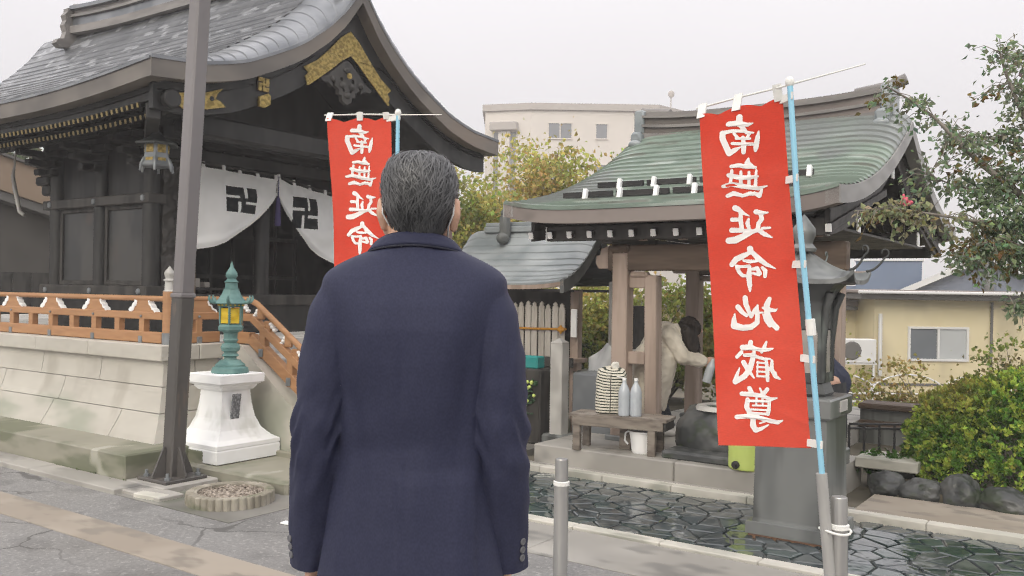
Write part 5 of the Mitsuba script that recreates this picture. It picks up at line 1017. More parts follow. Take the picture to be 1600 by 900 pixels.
# the brush characters, each stroke a chain of (u, v, radius) on the cloth as it is seen from behind (mirrored)
GLYPHS = [[(0.4819,0.0341,0.0369),(0.4731,0.0518,0.0392)],[(0.4819,0.0552,0.0277),(0.52,0.0703,0.0254),(0.5492,0.082,0.0208)],[(0.3564,0.047,0.0323),(0.4707,0.0517,0.0323),(0.5657,0.0596,0.0231),(0.6333,0.0573,0.0069)],[(0.285,0.0728,0.0254),(0.3984,0.0708,0.0208),(0.5001,0.076,0.0173),(0.6304,0.0861,0.0092)],[(0.2824,0.0736,0.0346),(0.276,0.0887,0.0346),(0.3132,0.1172,0.0346),(0.3407,0.1357,0.0369)],[(0.3406,0.1363,0.0346),(0.4127,0.128,0.0254),(0.4649,0.1223,0.0092)],[(0.6914,0.0849,0.0092),(0.6713,0.1026,0.03),(0.6442,0.1274,0.0323),(0.6324,0.1384,0.0184)],[(0.4082,0.0792,0.0161),(0.4463,0.0944,0.0184)],[(0.5882,0.0855,0.0161),(0.5417,0.0992,0.0184)],[(0.428,0.0949,0.0161),(0.5834,0.1012,0.015)],[(0.382,0.1082,0.0184),(0.6084,0.1184,0.0184)],[(0.5044,0.0944,0.0208),(0.5052,0.1207,0.03),(0.4978,0.1379,0.0254)],[(0.5457,0.1591,0.0138),(0.53,0.1715,0.0323),(0.594,0.186,0.0208)],[(0.3516,0.1758,0.0208),(0.4357,0.1746,0.0254),(0.5174,0.182,0.0231),(0.6176,0.187,0.0161)],[(0.315,0.2007,0.0254),(0.4256,0.2108,0.0277),(0.5438,0.2144,0.0254),(0.6392,0.214,0.0115)],[(0.3541,0.1886,0.0184),(0.329,0.2244,0.0184)],[(0.4517,0.1943,0.0161),(0.4411,0.232,0.0208)],[(0.539,0.1981,0.0161),(0.5281,0.2356,0.0184)],[(0.6232,0.196,0.0138),(0.5976,0.2413,0.0208)],[(0.2439,0.2318,0.0208),(0.3375,0.2283,0.0277),(0.4773,0.2388,0.0277),(0.6286,0.2489,0.0231),(0.7364,0.2454,0.0069)],[(0.2839,0.2611,0.0231),(0.354,0.2556,0.0277),(0.4348,0.2635,0.0208)],[(0.4459,0.266,0.0184),(0.5303,0.2605,0.0254),(0.5651,0.2633,0.0208)],[(0.5776,0.2609,0.0184),(0.634,0.2703,0.0277),(0.6684,0.2543,0.0138)],[(0.3566,0.2992,0.0346),(0.3883,0.3039,0.03),(0.4436,0.3171,0.0184),(0.5055,0.3266,0.0058)],[(0.4106,0.3174,0.0208),(0.4054,0.3363,0.0254),(0.4106,0.3606,0.0254)],[(0.3103,0.3324,0.0254),(0.3861,0.3341,0.0208)],[(0.4949,0.335,0.0138),(0.4773,0.3475,0.0254),(0.4972,0.3687,0.0161)],[(0.2929,0.3635,0.03),(0.3719,0.3652,0.0277),(0.4412,0.3683,0.0208),(0.5228,0.3689,0.0138)],[(0.5826,0.3162,0.03),(0.6422,0.3212,0.0254),(0.7182,0.3224,0.0092)],[(0.6301,0.3222,0.0254),(0.6426,0.3391,0.0254),(0.6004,0.3511,0.0254),(0.5887,0.3672,0.0254)],[(0.6404,0.366,0.0161),(0.7288,0.3674,0.0138)],[(0.2481,0.3932,0.0369),(0.3297,0.3928,0.0415),(0.4253,0.384,0.0346),(0.5214,0.3738,0.0254),(0.5904,0.3693,0.0231),(0.6584,0.3839,0.0277),(0.7421,0.3957,0.0092)],[(0.4842,0.4233,0.0369),(0.4874,0.4327,0.03)],[(0.4753,0.4347,0.0208),(0.3981,0.442,0.0323),(0.315,0.45,0.0346),(0.2593,0.4648,0.03)],[(0.51,0.4348,0.0254),(0.5686,0.4524,0.0323),(0.6552,0.4721,0.0254),(0.7601,0.487,0.0058)],[(0.4001,0.4561,0.0138),(0.474,0.4601,0.0231),(0.5547,0.4608,0.0138)],[(0.3186,0.4723,0.0254),(0.3343,0.4875,0.0231),(0.3714,0.4996,0.0208),(0.4226,0.5014,0.0161)],[(0.3209,0.4724,0.0208),(0.3897,0.4735,0.0161),(0.4589,0.4735,0.0208)],[(0.4643,0.4745,0.0208),(0.4477,0.502,0.0323),(0.4497,0.5284,0.03),(0.448,0.5475,0.0115)],[(0.4908,0.4831,0.0161),(0.5488,0.4816,0.0254),(0.5787,0.4978,0.0231)],[(0.499,0.495,0.0161),(0.5662,0.5012,0.0184)],[(0.6088,0.4811,0.0184),(0.6405,0.4905,0.0254),(0.6336,0.5063,0.0231)],[(0.385,0.5656,0.0316),(0.3879,0.5845,0.0316),(0.4098,0.6013,0.0277),(0.4383,0.6219,0.0198)],[(0.2926,0.5917,0.0316),(0.3355,0.6069,0.0277),(0.3859,0.6186,0.0198)],[(0.2519,0.6113,0.0079),(0.2376,0.6302,0.0277),(0.2385,0.6468,0.0415),(0.3332,0.6544,0.0356),(0.4302,0.6527,0.0336),(0.5088,0.6405,0.0296),(0.5172,0.6169,0.0277),(0.5133,0.603,0.0257),(0.5267,0.5895,0.0119)],[(0.4431,0.622,0.0198),(0.4816,0.605,0.0217),(0.5241,0.592,0.0138)],[(0.5381,0.6117,0.0138),(0.5817,0.6116,0.0099)],[(0.6677,0.5734,0.0257),(0.6332,0.5914,0.0356),(0.6331,0.6187,0.0356),(0.6748,0.6416,0.0336),(0.7301,0.6572,0.0336)],[(0.5856,0.598,0.0138),(0.6566,0.6047,0.0257),(0.7236,0.6077,0.0178),(0.7541,0.6033,0.004)],[(0.5848,0.6179,0.0099),(0.6092,0.6345,0.0198),(0.653,0.65,0.0237)],[(0.3179,0.7121,0.0316),(0.4099,0.712,0.0342),(0.4851,0.7177,0.0211),(0.5608,0.721,0.0211),(0.6379,0.7191,0.0184),(0.6795,0.7165,0.0066)],[(0.4163,0.6973,0.029),(0.4037,0.7112,0.029)],[(0.6032,0.6972,0.0132),(0.576,0.7122,0.0237),(0.5401,0.7265,0.0184)],[(0.3016,0.7265,0.0237),(0.2525,0.7396,0.0211)],[(0.3403,0.7349,0.0211),(0.4296,0.7343,0.0237),(0.4914,0.7415,0.0184),(0.5664,0.7467,0.0184),(0.6326,0.7465,0.0105)],[(0.4559,0.7218,0.0184),(0.426,0.7483,0.0316),(0.3912,0.775,0.0316),(0.325,0.7966,0.0316),(0.2199,0.8132,0.029)],[(0.2178,0.8115,0.0263),(0.2395,0.7945,0.0211),(0.2741,0.7716,0.0079)],[(0.3223,0.756,0.029),(0.3619,0.7755,0.0263),(0.4313,0.8014,0.0105)],[(0.5847,0.7495,0.0184),(0.5929,0.7794,0.0237),(0.5873,0.8086,0.0211)],[(0.4771,0.7571,0.0119),(0.5884,0.7591,0.0119)],[(0.4738,0.7694,0.0119),(0.585,0.7714,0.0119)],[(0.4703,0.7828,0.0119),(0.5813,0.7847,0.0119)],[(0.4668,0.7962,0.0119),(0.5776,0.7979,0.0119)],[(0.4856,0.7538,0.0092),(0.4691,0.7972,0.0105)],[(0.6541,0.7516,0.0158),(0.6409,0.7757,0.0263),(0.6791,0.797,0.0237),(0.7349,0.8051,0.0079)],[(0.6821,0.7864,0.0158),(0.6968,0.8013,0.0132)],[(0.3732,0.8315,0.0263),(0.4009,0.8463,0.0237)],[(0.5765,0.8341,0.0237),(0.5259,0.849,0.0211)],[(0.4926,0.8323,0.0132),(0.5142,0.8457,0.0158)],[(0.2873,0.8479,0.0263),(0.3875,0.8496,0.0263),(0.4997,0.853,0.0237),(0.61,0.863,0.0211),(0.6814,0.859,0.0079)],[(0.3462,0.8641,0.0237),(0.332,0.8861,0.029),(0.3592,0.9029,0.0263)],[(0.5929,0.8657,0.0184),(0.5794,0.8923,0.0237),(0.5631,0.9063,0.0211)],[(0.3514,0.8685,0.0158),(0.5831,0.8697,0.0132)],[(0.3982,0.8819,0.0105),(0.5608,0.8823,0.0105)],[(0.3828,0.8934,0.0119),(0.5574,0.895,0.0119)],[(0.3615,0.9035,0.0158),(0.5606,0.9063,0.0158)],[(0.4483,0.8574,0.0132),(0.4377,0.8792,0.0119)],[(0.5132,0.859,0.0119),(0.5124,0.8807,0.0105)],[(0.2213,0.9159,0.0263),(0.3217,0.9131,0.0263),(0.458,0.9166,0.0237),(0.5926,0.9261,0.0263),(0.6665,0.929,0.0237),(0.7242,0.9232,0.0079)],[(0.3958,0.9162,0.0263),(0.3899,0.9398,0.0342),(0.4137,0.9537,0.029),(0.4745,0.9493,0.0211),(0.5609,0.9372,0.0079)],[(0.4662,0.9333,0.0105),(0.5427,0.9263,0.0079)]]
def glyph_polys():
    out = []
    for st in GLYPHS:
        P = [(u, v * 3.9, r) for u, v, r in st]; parts = []
        for a, b in zip(P[:-1], P[1:]):
            parts.append(unary_union([Point(a[:2]).buffer(a[2], 6), Point(b[:2]).buffer(b[2], 6)]).convex_hull)
        out.append(unary_union(parts))
    return unary_union(out).buffer(0.004).buffer(-0.004).simplify(0.0012)
GP = glyph_polys()
def tri_poly(poly, step=0.05):
    """Triangles over the polygons, cut along a grid so that they bend with the cloth."""
    V, F = [], []
    for g in poly.geoms:
        x0, y0, x1, y1 = g.bounds
        for y in np.arange(y0 - y0 % step, y1, step):
            c = g.intersection(shapely.box(x0 - 1, y, x1 + 1, y + step))
            for h in getattr(c, 'geoms', [c]):
                if h.geom_type != 'Polygon' or h.area < 1e-7: continue
                v, f = trimesh.creation.triangulate_polygon(h, engine='earcut'); F.append(np.asarray(f) + sum(len(a) for a in V)); V.append(np.asarray(v))
    return np.vstack(V), np.vstack(F)
GV, GF = tri_poly(GP)
def banner(key, Q, pole, bar, label, seed, tabs_side, tabs_top, vs=1.0):
    th = thing(key, label, 'banner', None); Q = np.array(Q, float)
    nrm = np.cross(Q[1] - Q[0], Q[3] - Q[0]); nrm /= np.linalg.norm(nrm)
    if nrm @ (np.array([0, 0, 1.5]) - Q[0]) < 0: nrm = -nrm
    def S(u, v):
        u, v = np.asarray(u, float), np.asarray(v, float)
        p = ((1 - u) * (1 - v))[..., None] * Q[0] + (u * (1 - v))[..., None] * Q[1] + (u * v)[..., None] * Q[2] + ((1 - u) * v)[..., None] * Q[3]
        wv = 0.017 * np.sin(2.2 * v * np.pi + 2.0 * u + seed) * (1 - u) + 0.010 * np.sin(5.0 * u + 3 * v + seed) + 0.006 * np.sin(9 * u - 7 * v + seed) * (1 - .5 * v) + 0.006 * np.exp(-((v - 0.905 - 0.11 * (u - 0.75)) / 0.012) ** 2) * np.clip(u * 3 - 1.6, 0, 1)
        for f0 in (.22, .47, .73): wv = wv + .0035 * np.exp(-((v - f0 - .01 * np.sin(6 * u + seed)) / .006) ** 2)
        dip = 0.024 * (1 - np.abs(np.cos(u * 2 * np.pi))) * np.clip(1 - v * 14, 0, 1)
        return p + wv[..., None] * nrm - dip[..., None] * np.array([0, 0, 1.0])
    U, V = np.meshgrid(np.linspace(0, 1, 30), np.linspace(0, 1, 110)); G = S(U, V)
    put(th + '__cloth', sheet(G), 'm_red', True)
    gv, gf = GV[:, 0], GV[:, 1] / 3.9 * vs + (1 - vs) * 0.1; P = S(gv, gf)
    put(th + '__lettering', tm(np.vstack([P + nrm * .0022, P - nrm * .0022]), np.vstack([GF, GF[:, ::-1] + len(P)])), 'm_dye')
    put(th + '__pole', tube(pole[:2] + [np.array(pole[1]) * .5 + np.array(pole[2]) * .5] + pole[2:], .0125, 10), 'm_bluepole', True)
    put(th + '__pole_cap', sph(pole[0], [.02, .02, .024], 2), 'm_plastic', True); put(th + '__crossbar', tube(bar, [.0048] * (len(bar) - 1) + [.003], 7), 'm_plastic', True)
    for t in (0.33, 0.62):
        a = np.array(pole[1]) + (np.array(pole[2]) - np.array(pole[1])) * t
    B = np.array(bar)
    for u in tabs_top:
        p = S(np.array([u]), np.array([0.004]))[0]; d = np.linalg.norm(B[:, None] - p, axis=2).min(); seg = np.linspace(0, 1, 200); BB = np.stack([np.interp(seg * (len(B) - 1), np.arange(len(B)), B[:, k]) for k in range(3)], 1); q = BB[np.argmin(np.linalg.norm(BB[:, :2] - p[:2], axis=1))]
        e = (Q[1] - Q[0]) / np.linalg.norm(Q[1] - Q[0]) * .019
        put(th + '__tab', slab(np.array([[q - e + [0, 0, .014], q + e + [0, 0, .014]], [p - e - [0, 0, .012], p + e - [0, 0, .012]]]) - nrm * .004, nrm * .012), 'm_plastic')
    PP = np.array(pole); seg = np.linspace(0, len(PP) - 1, 300); PB = np.stack([np.interp(seg, np.arange(len(PP)), PP[:, k]) for k in range(3)], 1)
    for v in tabs_side:
        p = S(np.array([0.985]), np.array([v]))[0]; q = PB[np.argmin(np.abs(PB[:, 2] - p[2]))]; dd = (q - p); dd[2] = 0; dd /= np.linalg.norm(dd)
        put(th + '__tab', slab(np.array([[p - dd * .03 + [0, 0, .016], q + dd * .016 + [0, 0, .016]], [p - dd * .03 - [0, 0, .016], q + dd * .016 - [0, 0, .016]]]) + nrm * .008, -nrm * .018), 'm_plastic')
    return th
bR = banner('red_banner', [(-1.661, 3.866, 2.323), (-1.29, 3.882, 2.372), (-1.161, 3.948, .838), (-1.536, 3.832, .825)], [(-1.244, 3.841, 2.42), (-1.211, 3.852, 1.945), (-1.167, 3.883, 1.45), (-1.104, 3.915, .725)],
       [(-1.687, 3.873, 2.356), (-1.504, 3.891, 2.389), (-1.289, 3.859, 2.407), (-0.925, 3.808, 2.448)], 'tall red banner with seven white brush characters on a blue pole, at the right', .5, (0.01, .24, .48, .745, .985), (.02, .45, .96))
put(bR + '__pole_joint', tube([(-1.157, 3.885, 1.40), (-1.150, 3.889, 1.33)], .021, 10), 'm_plastic', 40)
put(bR + '__holder_tube', tube([(-1.108, 3.913, .74), (-1.07, 3.928, .30), (-1.06, 3.932, .02)], .024, 10), 'm_pvc', 40)
bL = banner('red_banner', [(-4.178, 3.936, 2.563), (-3.776, 4.07, 2.566), (-3.687, 4.071, 1.023), (-4.07, 3.926, .988)], [(-3.714, 4.065, 2.578), (-3.714, 4.065, 2.094), (-3.706, 4.071, .924), (-3.70, 4.072, .6)],
       [(-4.216, 3.933, 2.591), (-3.95, 4.01, 2.583), (-3.727, 4.068, 2.568), (-3.432, 4.14, 2.551)], 'red banner with white brush characters partly hidden behind the man in the navy jacket', 2.1, (0.012, .25, .5, .75, .985), (.02, .5, .93))
put(bL + '__holder_tube', tube([(-3.70, 4.072, .75), (-3.70, 4.07, .02)], .024, 10), 'm_pvc', 40)
for i, (x, y, h, l) in enumerate(((-2.455, 3.982, .632, 'steel bollard standing alone on the kerbside in the middle of the picture'), (-1.045, 3.965, .64, 'steel bollard at the right with the banner holder tied to it'), (-3.78, 4.04, .63, 'steel bollard behind the man, holding the farther banner'))):
    b = thing('steel_bollard', l, 'bollard', 'steel bollards along the kerb')
    put(b + '__shaft', lathe([(0, -.05), (.038, -.05), (.038, h - .135), (0, h - .135)], 20, (x, y, 0)), 'm_stainless', 40)
    put(b + '__ring', lathe([(.036, h - .140), (.0425, h - .137), (.0425, h - .118), (.036, h - .115)], 20, (x, y, 0)), 'm_plastic', 40)
    put(b + '__cap', lathe([(0, h - .135), (.0345, h - .135), (.0345, h - .006), (.031, h), (0, h)], 20, (x, y, 0)), 'm_stainless', 40)
put(bR + '__wire_tie', cat([tube(np.stack([-1.057 + .065 * np.cos(t), 3.948 + .05 * np.sin(t), .497 + .006 * np.sin(2 * t)], 1), .006, 6) for t in [np.linspace(0, 6.1, 24)]]), 'm_plastic', True)
# ------------------------------------------------------------------ people
M('m_skin', two((0.50, 0.30, 0.21), (0.57, 0.36, 0.265), (40, 40, 40)), 0.5)
def f_navy(p, n, uv):
    w = noise(p.x * 420, p.y * 420, p.z * 240)
    return mix((0.0135, 0.0155, 0.037), (0.0265, 0.029, 0.062), 0.5 * w + 0.5 * fbm(p.x * 3, p.y * 3, p.z * 1.5, octaves=3))
M('m_navy', proc(f_navy), 0.75, 0.3, sheen=0.6)
M('m_navyseam', (0.010, 0.011, 0.022), 0.8); M('m_trouser', (0.03, 0.031, 0.034), 0.8); M('m_shoe', (0.02, 0.019, 0.018), 0.35)
M('m_hairgrey', two((0.036, 0.037, 0.039), (0.062, 0.063, 0.066), (30, 30, 12)), 0.5, 0.4); M('m_hairlight', two((0.065, 0.066, 0.069), (0.11, 0.11, 0.115), (30, 30, 12)), 0.42, 0.5); M('m_hairdark', (0.022, 0.022, 0.024), 0.45, 0.5)
M('m_button', (0.10, 0.10, 0.11), 0.25); M('m_mask', (0.72, 0.72, 0.72), 0.7); M('m_eye', (0.6, 0.6, 0.6), 0.2); M('m_iris', (0.03, 0.02, 0.015), 0.2)
def hand_bones(w, d, pn, th, s=1.0):
    """Bones of a relaxed hand: wrist w, direction d along the fingers, palm normal pn, th towards the thumb."""
    w, d, pn, th = (np.asarray(v, float) for v in (w, d, pn, th)); B = []
    for k, (o, L) in enumerate(((.030, .066), (.010, .075), (-.010, .070), (-.029, .054))):
        a = w + (d * .012 + th * o * .75) * s; b = w + (d * .088 + th * o) * s; B.append(((a, .013 * s), (b, .0115 * s)))
        c = b + (d * .45 + pn * .16) * L * s; e = c + (d * .28 + pn * .28) * L * s; f = e + (d * .12 + pn * .26) * L * s
        B += [((b, .0098 * s), (c, .0088 * s)), ((c, .0088 * s), (e, .008 * s)), ((e, .008 * s), (f, .0068 * s))]
    t0 = w + (d * .025 + th * .022) * s; t1 = t0 + (d * .030 + th * .026 + pn * .010) * s; t2 = t1 + (d * .032 + th * .008 + pn * .012) * s; t3 = t2 + (d * .024 + pn * .006) * s
    return B + [((t0, .015 * s), (t1, .0115 * s)), ((t1, .0112 * s), (t2, .0098 * s)), ((t2, .0095 * s), (t3, .0078 * s))]
def man_frame(): return frame([-1.258, 1.439, 0], RGT, FWD, [0, 0, 1])
MF = man_frame()
man = thing('person', 'grey haired person in a navy jacket seen from behind, standing in the foreground', 'person')
V3 = lambda *a: np.array(a, float)
hz = 0.0
bones = [((V3(.005, .012, 1.708), .066), (V3(.005, .040, 1.702), .065)), ((V3(.005, .03, 1.66), .060), (V3(.005, .075, 1.612), .030)), ((V3(.005, .06, 1.66), .052), (V3(.005, .082, 1.655), .040)),
         ((V3(0, -.002, 1.50), .066), (V3(-.002, .010, 1.60), .058)), ((V3(-.002, .010, 1.60), .058), (V3(.005, .018, 1.66), .060)), ((V3(-.046, .03, 1.635), .031), (V3(.040, .03, 1.635), .031)), ((V3(.005, .115, 1.665), .008), (V3(.005, .128, 1.640), .012)), ((V3(.005, .128, 1.64), .012), (V3(.005, .112, 1.634), .013)),
         ((V3(-.035, .10, 1.69), .014), (V3(.027, .10, 1.69), .014)), ((V3(-.02, .108, 1.612), .009), (V3(.012, .108, 1.612), .009)),
         ((V3(0, 0, 1.42), .09), (V3(0, 0, 1.5), .075)), ((V3(-.07, 0, 1.40), .09), (V3(.07, 0, 1.40), .09)), ((V3(0, 0, 1.40), .10), (V3(0, 0, 1.0), .10)), ((V3(-.07, 0, .98), .085), (V3(.07, 0, .98), .085))]
for s, cw in ((-1, .213), (1, .192)):
    bones += [((V3(s * .15, -.005, 1.45), .045), (V3(s * .18, -.015, 1.20), .040)), ((V3(s * .18, -.015, 1.20), .038), (V3(s * cw, .045, .90), .027))]
    bones += hand_bones(V3(s * cw, .05, .905), V3(0.0, .10, -1) / 1.005, V3(-s * .9, .43, .0), V3(s * -.25, .95, .09))
    bones += [((V3(s * .09, 0, .95), .085), (V3(s * .10, .01, .50), .055)), ((V3(s * .10, .01, .50), .052), (V3(s * .105, -.01, .10), .036)), ((V3(s * .105, -.01, .06), .035), (V3(s * .115, .12, .035), .028))]
    ex = .005 + s * .0745
    bones += [((V3(ex - s * .006, .012, 1.672), .009), (V3(ex + s * .003, -.004, 1.685), .010)), ((V3(ex + s * .003, -.004, 1.685), .010), (V3(ex + s * .005, -.006, 1.66), .010)), ((V3(ex + s * .005, -.006, 1.66), .010), (V3(ex - s * .001, .008, 1.632), .008))]
body = hullchain(bones, .0075, 6); put(man + '__body', xf(body, MF), 'm_skin', True)
for s in (-1, 1):
    put(man + '__eye', xf(cat([sph([.005 + s * .031, .098, 1.683], [.013, .011, .011], 2)]), MF), 'm_eye', True); put(man + '__iris', xf(sph([.005 + s * .031, .1065, 1.683], [.005, .004, .005], 1), MF), 'm_iris', True)
    put(man + '__eyebrow', xf(tube([[.005 + s * .015, .113, 1.70], [.005 + s * .035, .112, 1.706], [.005 + s * .05, .10, 1.70]], [.004, .0045, .003], 6), MF), 'm_hairgrey', True)
# white face mask: shell over nose and chin, loops behind the ears
th_ = np.linspace(-1.0, 1.0, 20); zz = np.linspace(1.585, 1.66, 9); TH, ZZ = np.meshgrid(th_, zz); bul = 1 + .12 * np.cos(TH) * np.sin((ZZ - 1.585) / .075 * np.pi)
put(man + '__mask', xf(slab(np.stack([.005 + .073 * np.sin(TH) * bul, .045 + .088 * np.cos(TH) * bul, ZZ], -1), [0, -.003, 0]), MF), 'm_mask', True)
for s in (-1, 1):
    ex = .005 + s * .0725
    put(man + '__mask_loop', xf(tube([[ex - s * .014, .085, 1.652], [ex + s * .002, .015, 1.694], [ex + s * .003, -.012, 1.685], [ex + s * .002, -.016, 1.66], [ex - s * .010, .004, 1.635], [ex - s * .012, .03, 1.615], [ex - s * .016, .085, 1.60]], .0019, 6), MF), 'm_mask', True)
# hair: a cap shaped ring by ring, then locks combed back over it
HZ = np.array([1.618, 1.630, 1.642, 1.657, 1.675, 1.70, 1.72, 1.738, 1.755, 1.770, 1.782, 1.789, 1.793])
HW = np.array([.047, .052, .056, .062, .0685, .0725, .0735, .0715, .066, .057, .042, .027, .004])
HB = np.array([-.046, -.054, -.062, -.074, -.084, -.092, -.094, -.092, -.085, -.073, -.054, -.034, .0])   # how far back
HF = np.array([.02, .03, .035, .045, .055, .075, .090, .103, .098, .086, .066, .046, .02])            # how far forward
def hair_pt(t, z, k=1.0):
    w, b, f = np.interp(z, HZ, HW), np.interp(z, HZ, HB), np.interp(z, HZ, HF); cx = .005
    sx, cy = np.sin(t), -np.cos(t)          # t = 0 at the back
    y = np.where(cy < 0, .02 + cy * (.02 - b) * -1 * -1, .02 + cy * (f - .02)); y = np.where(cy < 0, .02 - (-cy) * (.02 - b), y)
    return np.stack([cx + w * np.sign(sx) * np.abs(sx) ** .92 * k, y * k + .0 * z, z + 0 * t], -1)
tt = np.linspace(-np.pi, np.pi, 97); zz = np.concatenate([np.linspace(1.618, 1.77, 44), np.linspace(1.773, 1.793, 10)]); TT, ZZ = np.meshgrid(tt, zz)
P = hair_pt(TT, ZZ); nz = meshkit.fbm(np.stack([TT * 9, ZZ * 26, 0 * TT], -1), 4, 3) - .5; cen = np.array([.005, .015, 1.70]); d = P - cen; d /= np.linalg.norm(d, axis=-1, keepdims=True)
wave = np.sin(TT * 26 + 9 * meshkit.noise(np.stack([TT * 2, ZZ * 30, 0 * TT], -1))) * .5
P = P + d * (.014 * nz + .0022 * wave + .009 * (meshkit.fbm(np.stack([TT * 3, ZZ * 12, 0 * TT + 4], -1), 2, 8) - .5))[..., None]
hm = sheet(P); fc = P.reshape(-1, 3)[hm.faces].mean(1); front = (fc[:, 1] > .028) & (fc[:, 2] < 1.70 + .55 * np.clip(fc[:, 1] - .028, 0, .09)); hm.update_faces(~front)
hm.invert() if False else None
put(man + '__hair', xf(hm, MF), 'm_hairgrey', True)
rh = np.random.default_rng(4)
def locks(n, mat, tr, zr, ln, wd, lift):
    Vv, Ff = [], []
    for i in range(n):
        t = rh.uniform(*tr); z0 = rh.uniform(*zr); L = rh.uniform(*ln); drift = rh.normal(0, .30) - .28 * np.sin(t) + .5 * (float(meshkit.noise(np.array([t * 2.2, z0 * 28, 1.5]), 3)) - .5); up = rh.uniform(*lift); pts = []
        for j in range(7):
            f = j / 6; z = z0 - L * f
            if z < 1.612: z = 1.612
            q = hair_pt(np.array(t + drift * f), np.array(min(z, 1.791))); dd = q - cen; dd /= np.linalg.norm(dd); pts.append(q + dd * (.0015 + up * math.sin(math.pi * min(1, f * 1.05)) + .0005))
        pts = np.array(pts); tg = np.gradient(pts, axis=0); sd = np.cross(tg, pts - cen); sd /= np.linalg.norm(sd, axis=1, keepdims=True) + 1e-9; wq = wd * rh.uniform(.6, 1.3) * np.sin(np.linspace(.25, 3.0, 7))[:, None]
        o = len(Vv) * 14; Vv.append(np.vstack([pts - sd * wq, pts + sd * wq]))
        for j in range(6): Ff += [[o + j, o + j + 1, o + 7 + j], [o + j + 1, o + 8 + j, o + 7 + j]]
    put(man + '__hair_locks', tm(np.vstack(Vv), Ff) if False else xf(tm(np.vstack(Vv), Ff), MF), mat, True, kind='stuff')
locks(2600, 'm_hairgrey', (-2.0, 2.0), (1.64, 1.792), (.03, .07), .0013, (.001, .008))
locks(1300, 'm_hairlight', (-2.0, 2.0), (1.69, 1.792), (.03, .07), .0011, (.002, .011))
locks(700, 'm_hairlight', (-2.0, 2.0), (1.64, 1.71), (.02, .045), .0006, (.001, .003))
locks(1200, 'm_hairdark', (-1.9, 1.9), (1.63, 1.76), (.03, .06), .001, (.0008, .0030))
# jacket
JZ = np.array([.74, .80, .90, 1.00, 1.10, 1.18, 1.27, 1.35, 1.42, 1.47, 1.50, 1.525, 1.545, 1.562, 1.578, 1.592, 1.602])
JW = np.array([.218, .212, .196, .180, .167, .160, .161, .166, .174, .184, .196, .197, .178, .146, .108, .082, .068])
JD = np.array([.150, .148, .140, .130, .120, .115, .120, .128, .130, .124, .116, .106, .096, .086, .076, .070, .064])
JY = np.array([-.005, -.004, .0, .004, .006, .004, -.004, -.012, -.014, -.010, -.004, .0, .003, .004, .005, .006, .008])
tt = np.linspace(-np.pi, np.pi, 161); zz = np.concatenate([np.linspace(.74, 1.50, 120), np.linspace(1.505, 1.602, 32)]); TT, ZZ = np.meshgrid(tt, zz)
se = lambda a, e: np.sign(a) * np.abs(a) ** e
w, dpp, yc = np.interp(ZZ, JZ, JW), np.interp(ZZ, JZ, JD), np.interp(ZZ, JZ, JY); e_ = np.interp(ZZ, [.74, 1.2, 1.5, 1.6], [.80, .82, .78, 1.0])
X = w * se(np.sin(TT), e_); Y = yc - dpp * se(np.cos(TT), e_ * 1.05)
back = np.clip(np.cos(TT) * 1.6, 0, 1)
def nzs(a, b, c, o=3, s=0): return meshkit.fbm(np.stack([X * a, ZZ * b, 0 * X + c], -1), o, s) - .5
disp = .019 * nzs(9, 2.4, 1) + .009 * nzs(20, 5, 2, 3, 5) + .007 * nzs(12, 14, 6, 2, 8) * np.clip((1.36 - ZZ) / .1, 0, 1)
for sx in (-1, 1):                   # drapes falling from the shoulder blades, the hollow beside each sleeve
    disp -= .009 * np.exp(-((X - sx * (.128 - .035 * np.clip((1.42 - ZZ) / .3, 0, 1))) / .017) ** 2) * np.clip((1.46 - ZZ) / .06, 0, 1) * np.clip((ZZ - 1.02) / .25, 0, 1)
    disp += .007 * np.exp(-((X - sx * .085) / .045) ** 2 - ((ZZ - 1.40) / .07) ** 2)
disp -= .006 * np.exp(-((X + .008 + .012 * np.sin(ZZ * 5)) / .005) ** 2) * np.clip((1.52 - ZZ) / .05, 0, 1)
disp -= .006 * np.exp(-((ZZ - 1.19 - .25 * X) / .03) ** 2) * (1 + nzs(14, 10, 7)) * .6
disp += .011 * (1 / (1 + np.exp(-(X + .020 - .10 * (1.13 - ZZ)) / .0015))) * np.clip((1.14 - ZZ) / .03, 0, 1) * (X < .14)
Y = Y - disp * back; X = X + .4 * disp * se(np.sin(TT), 1) * (1 - back)
jm = sheet(np.stack([X, Y, ZZ], -1)); jm.invert()
J = man + '__jacket'
SLV = []
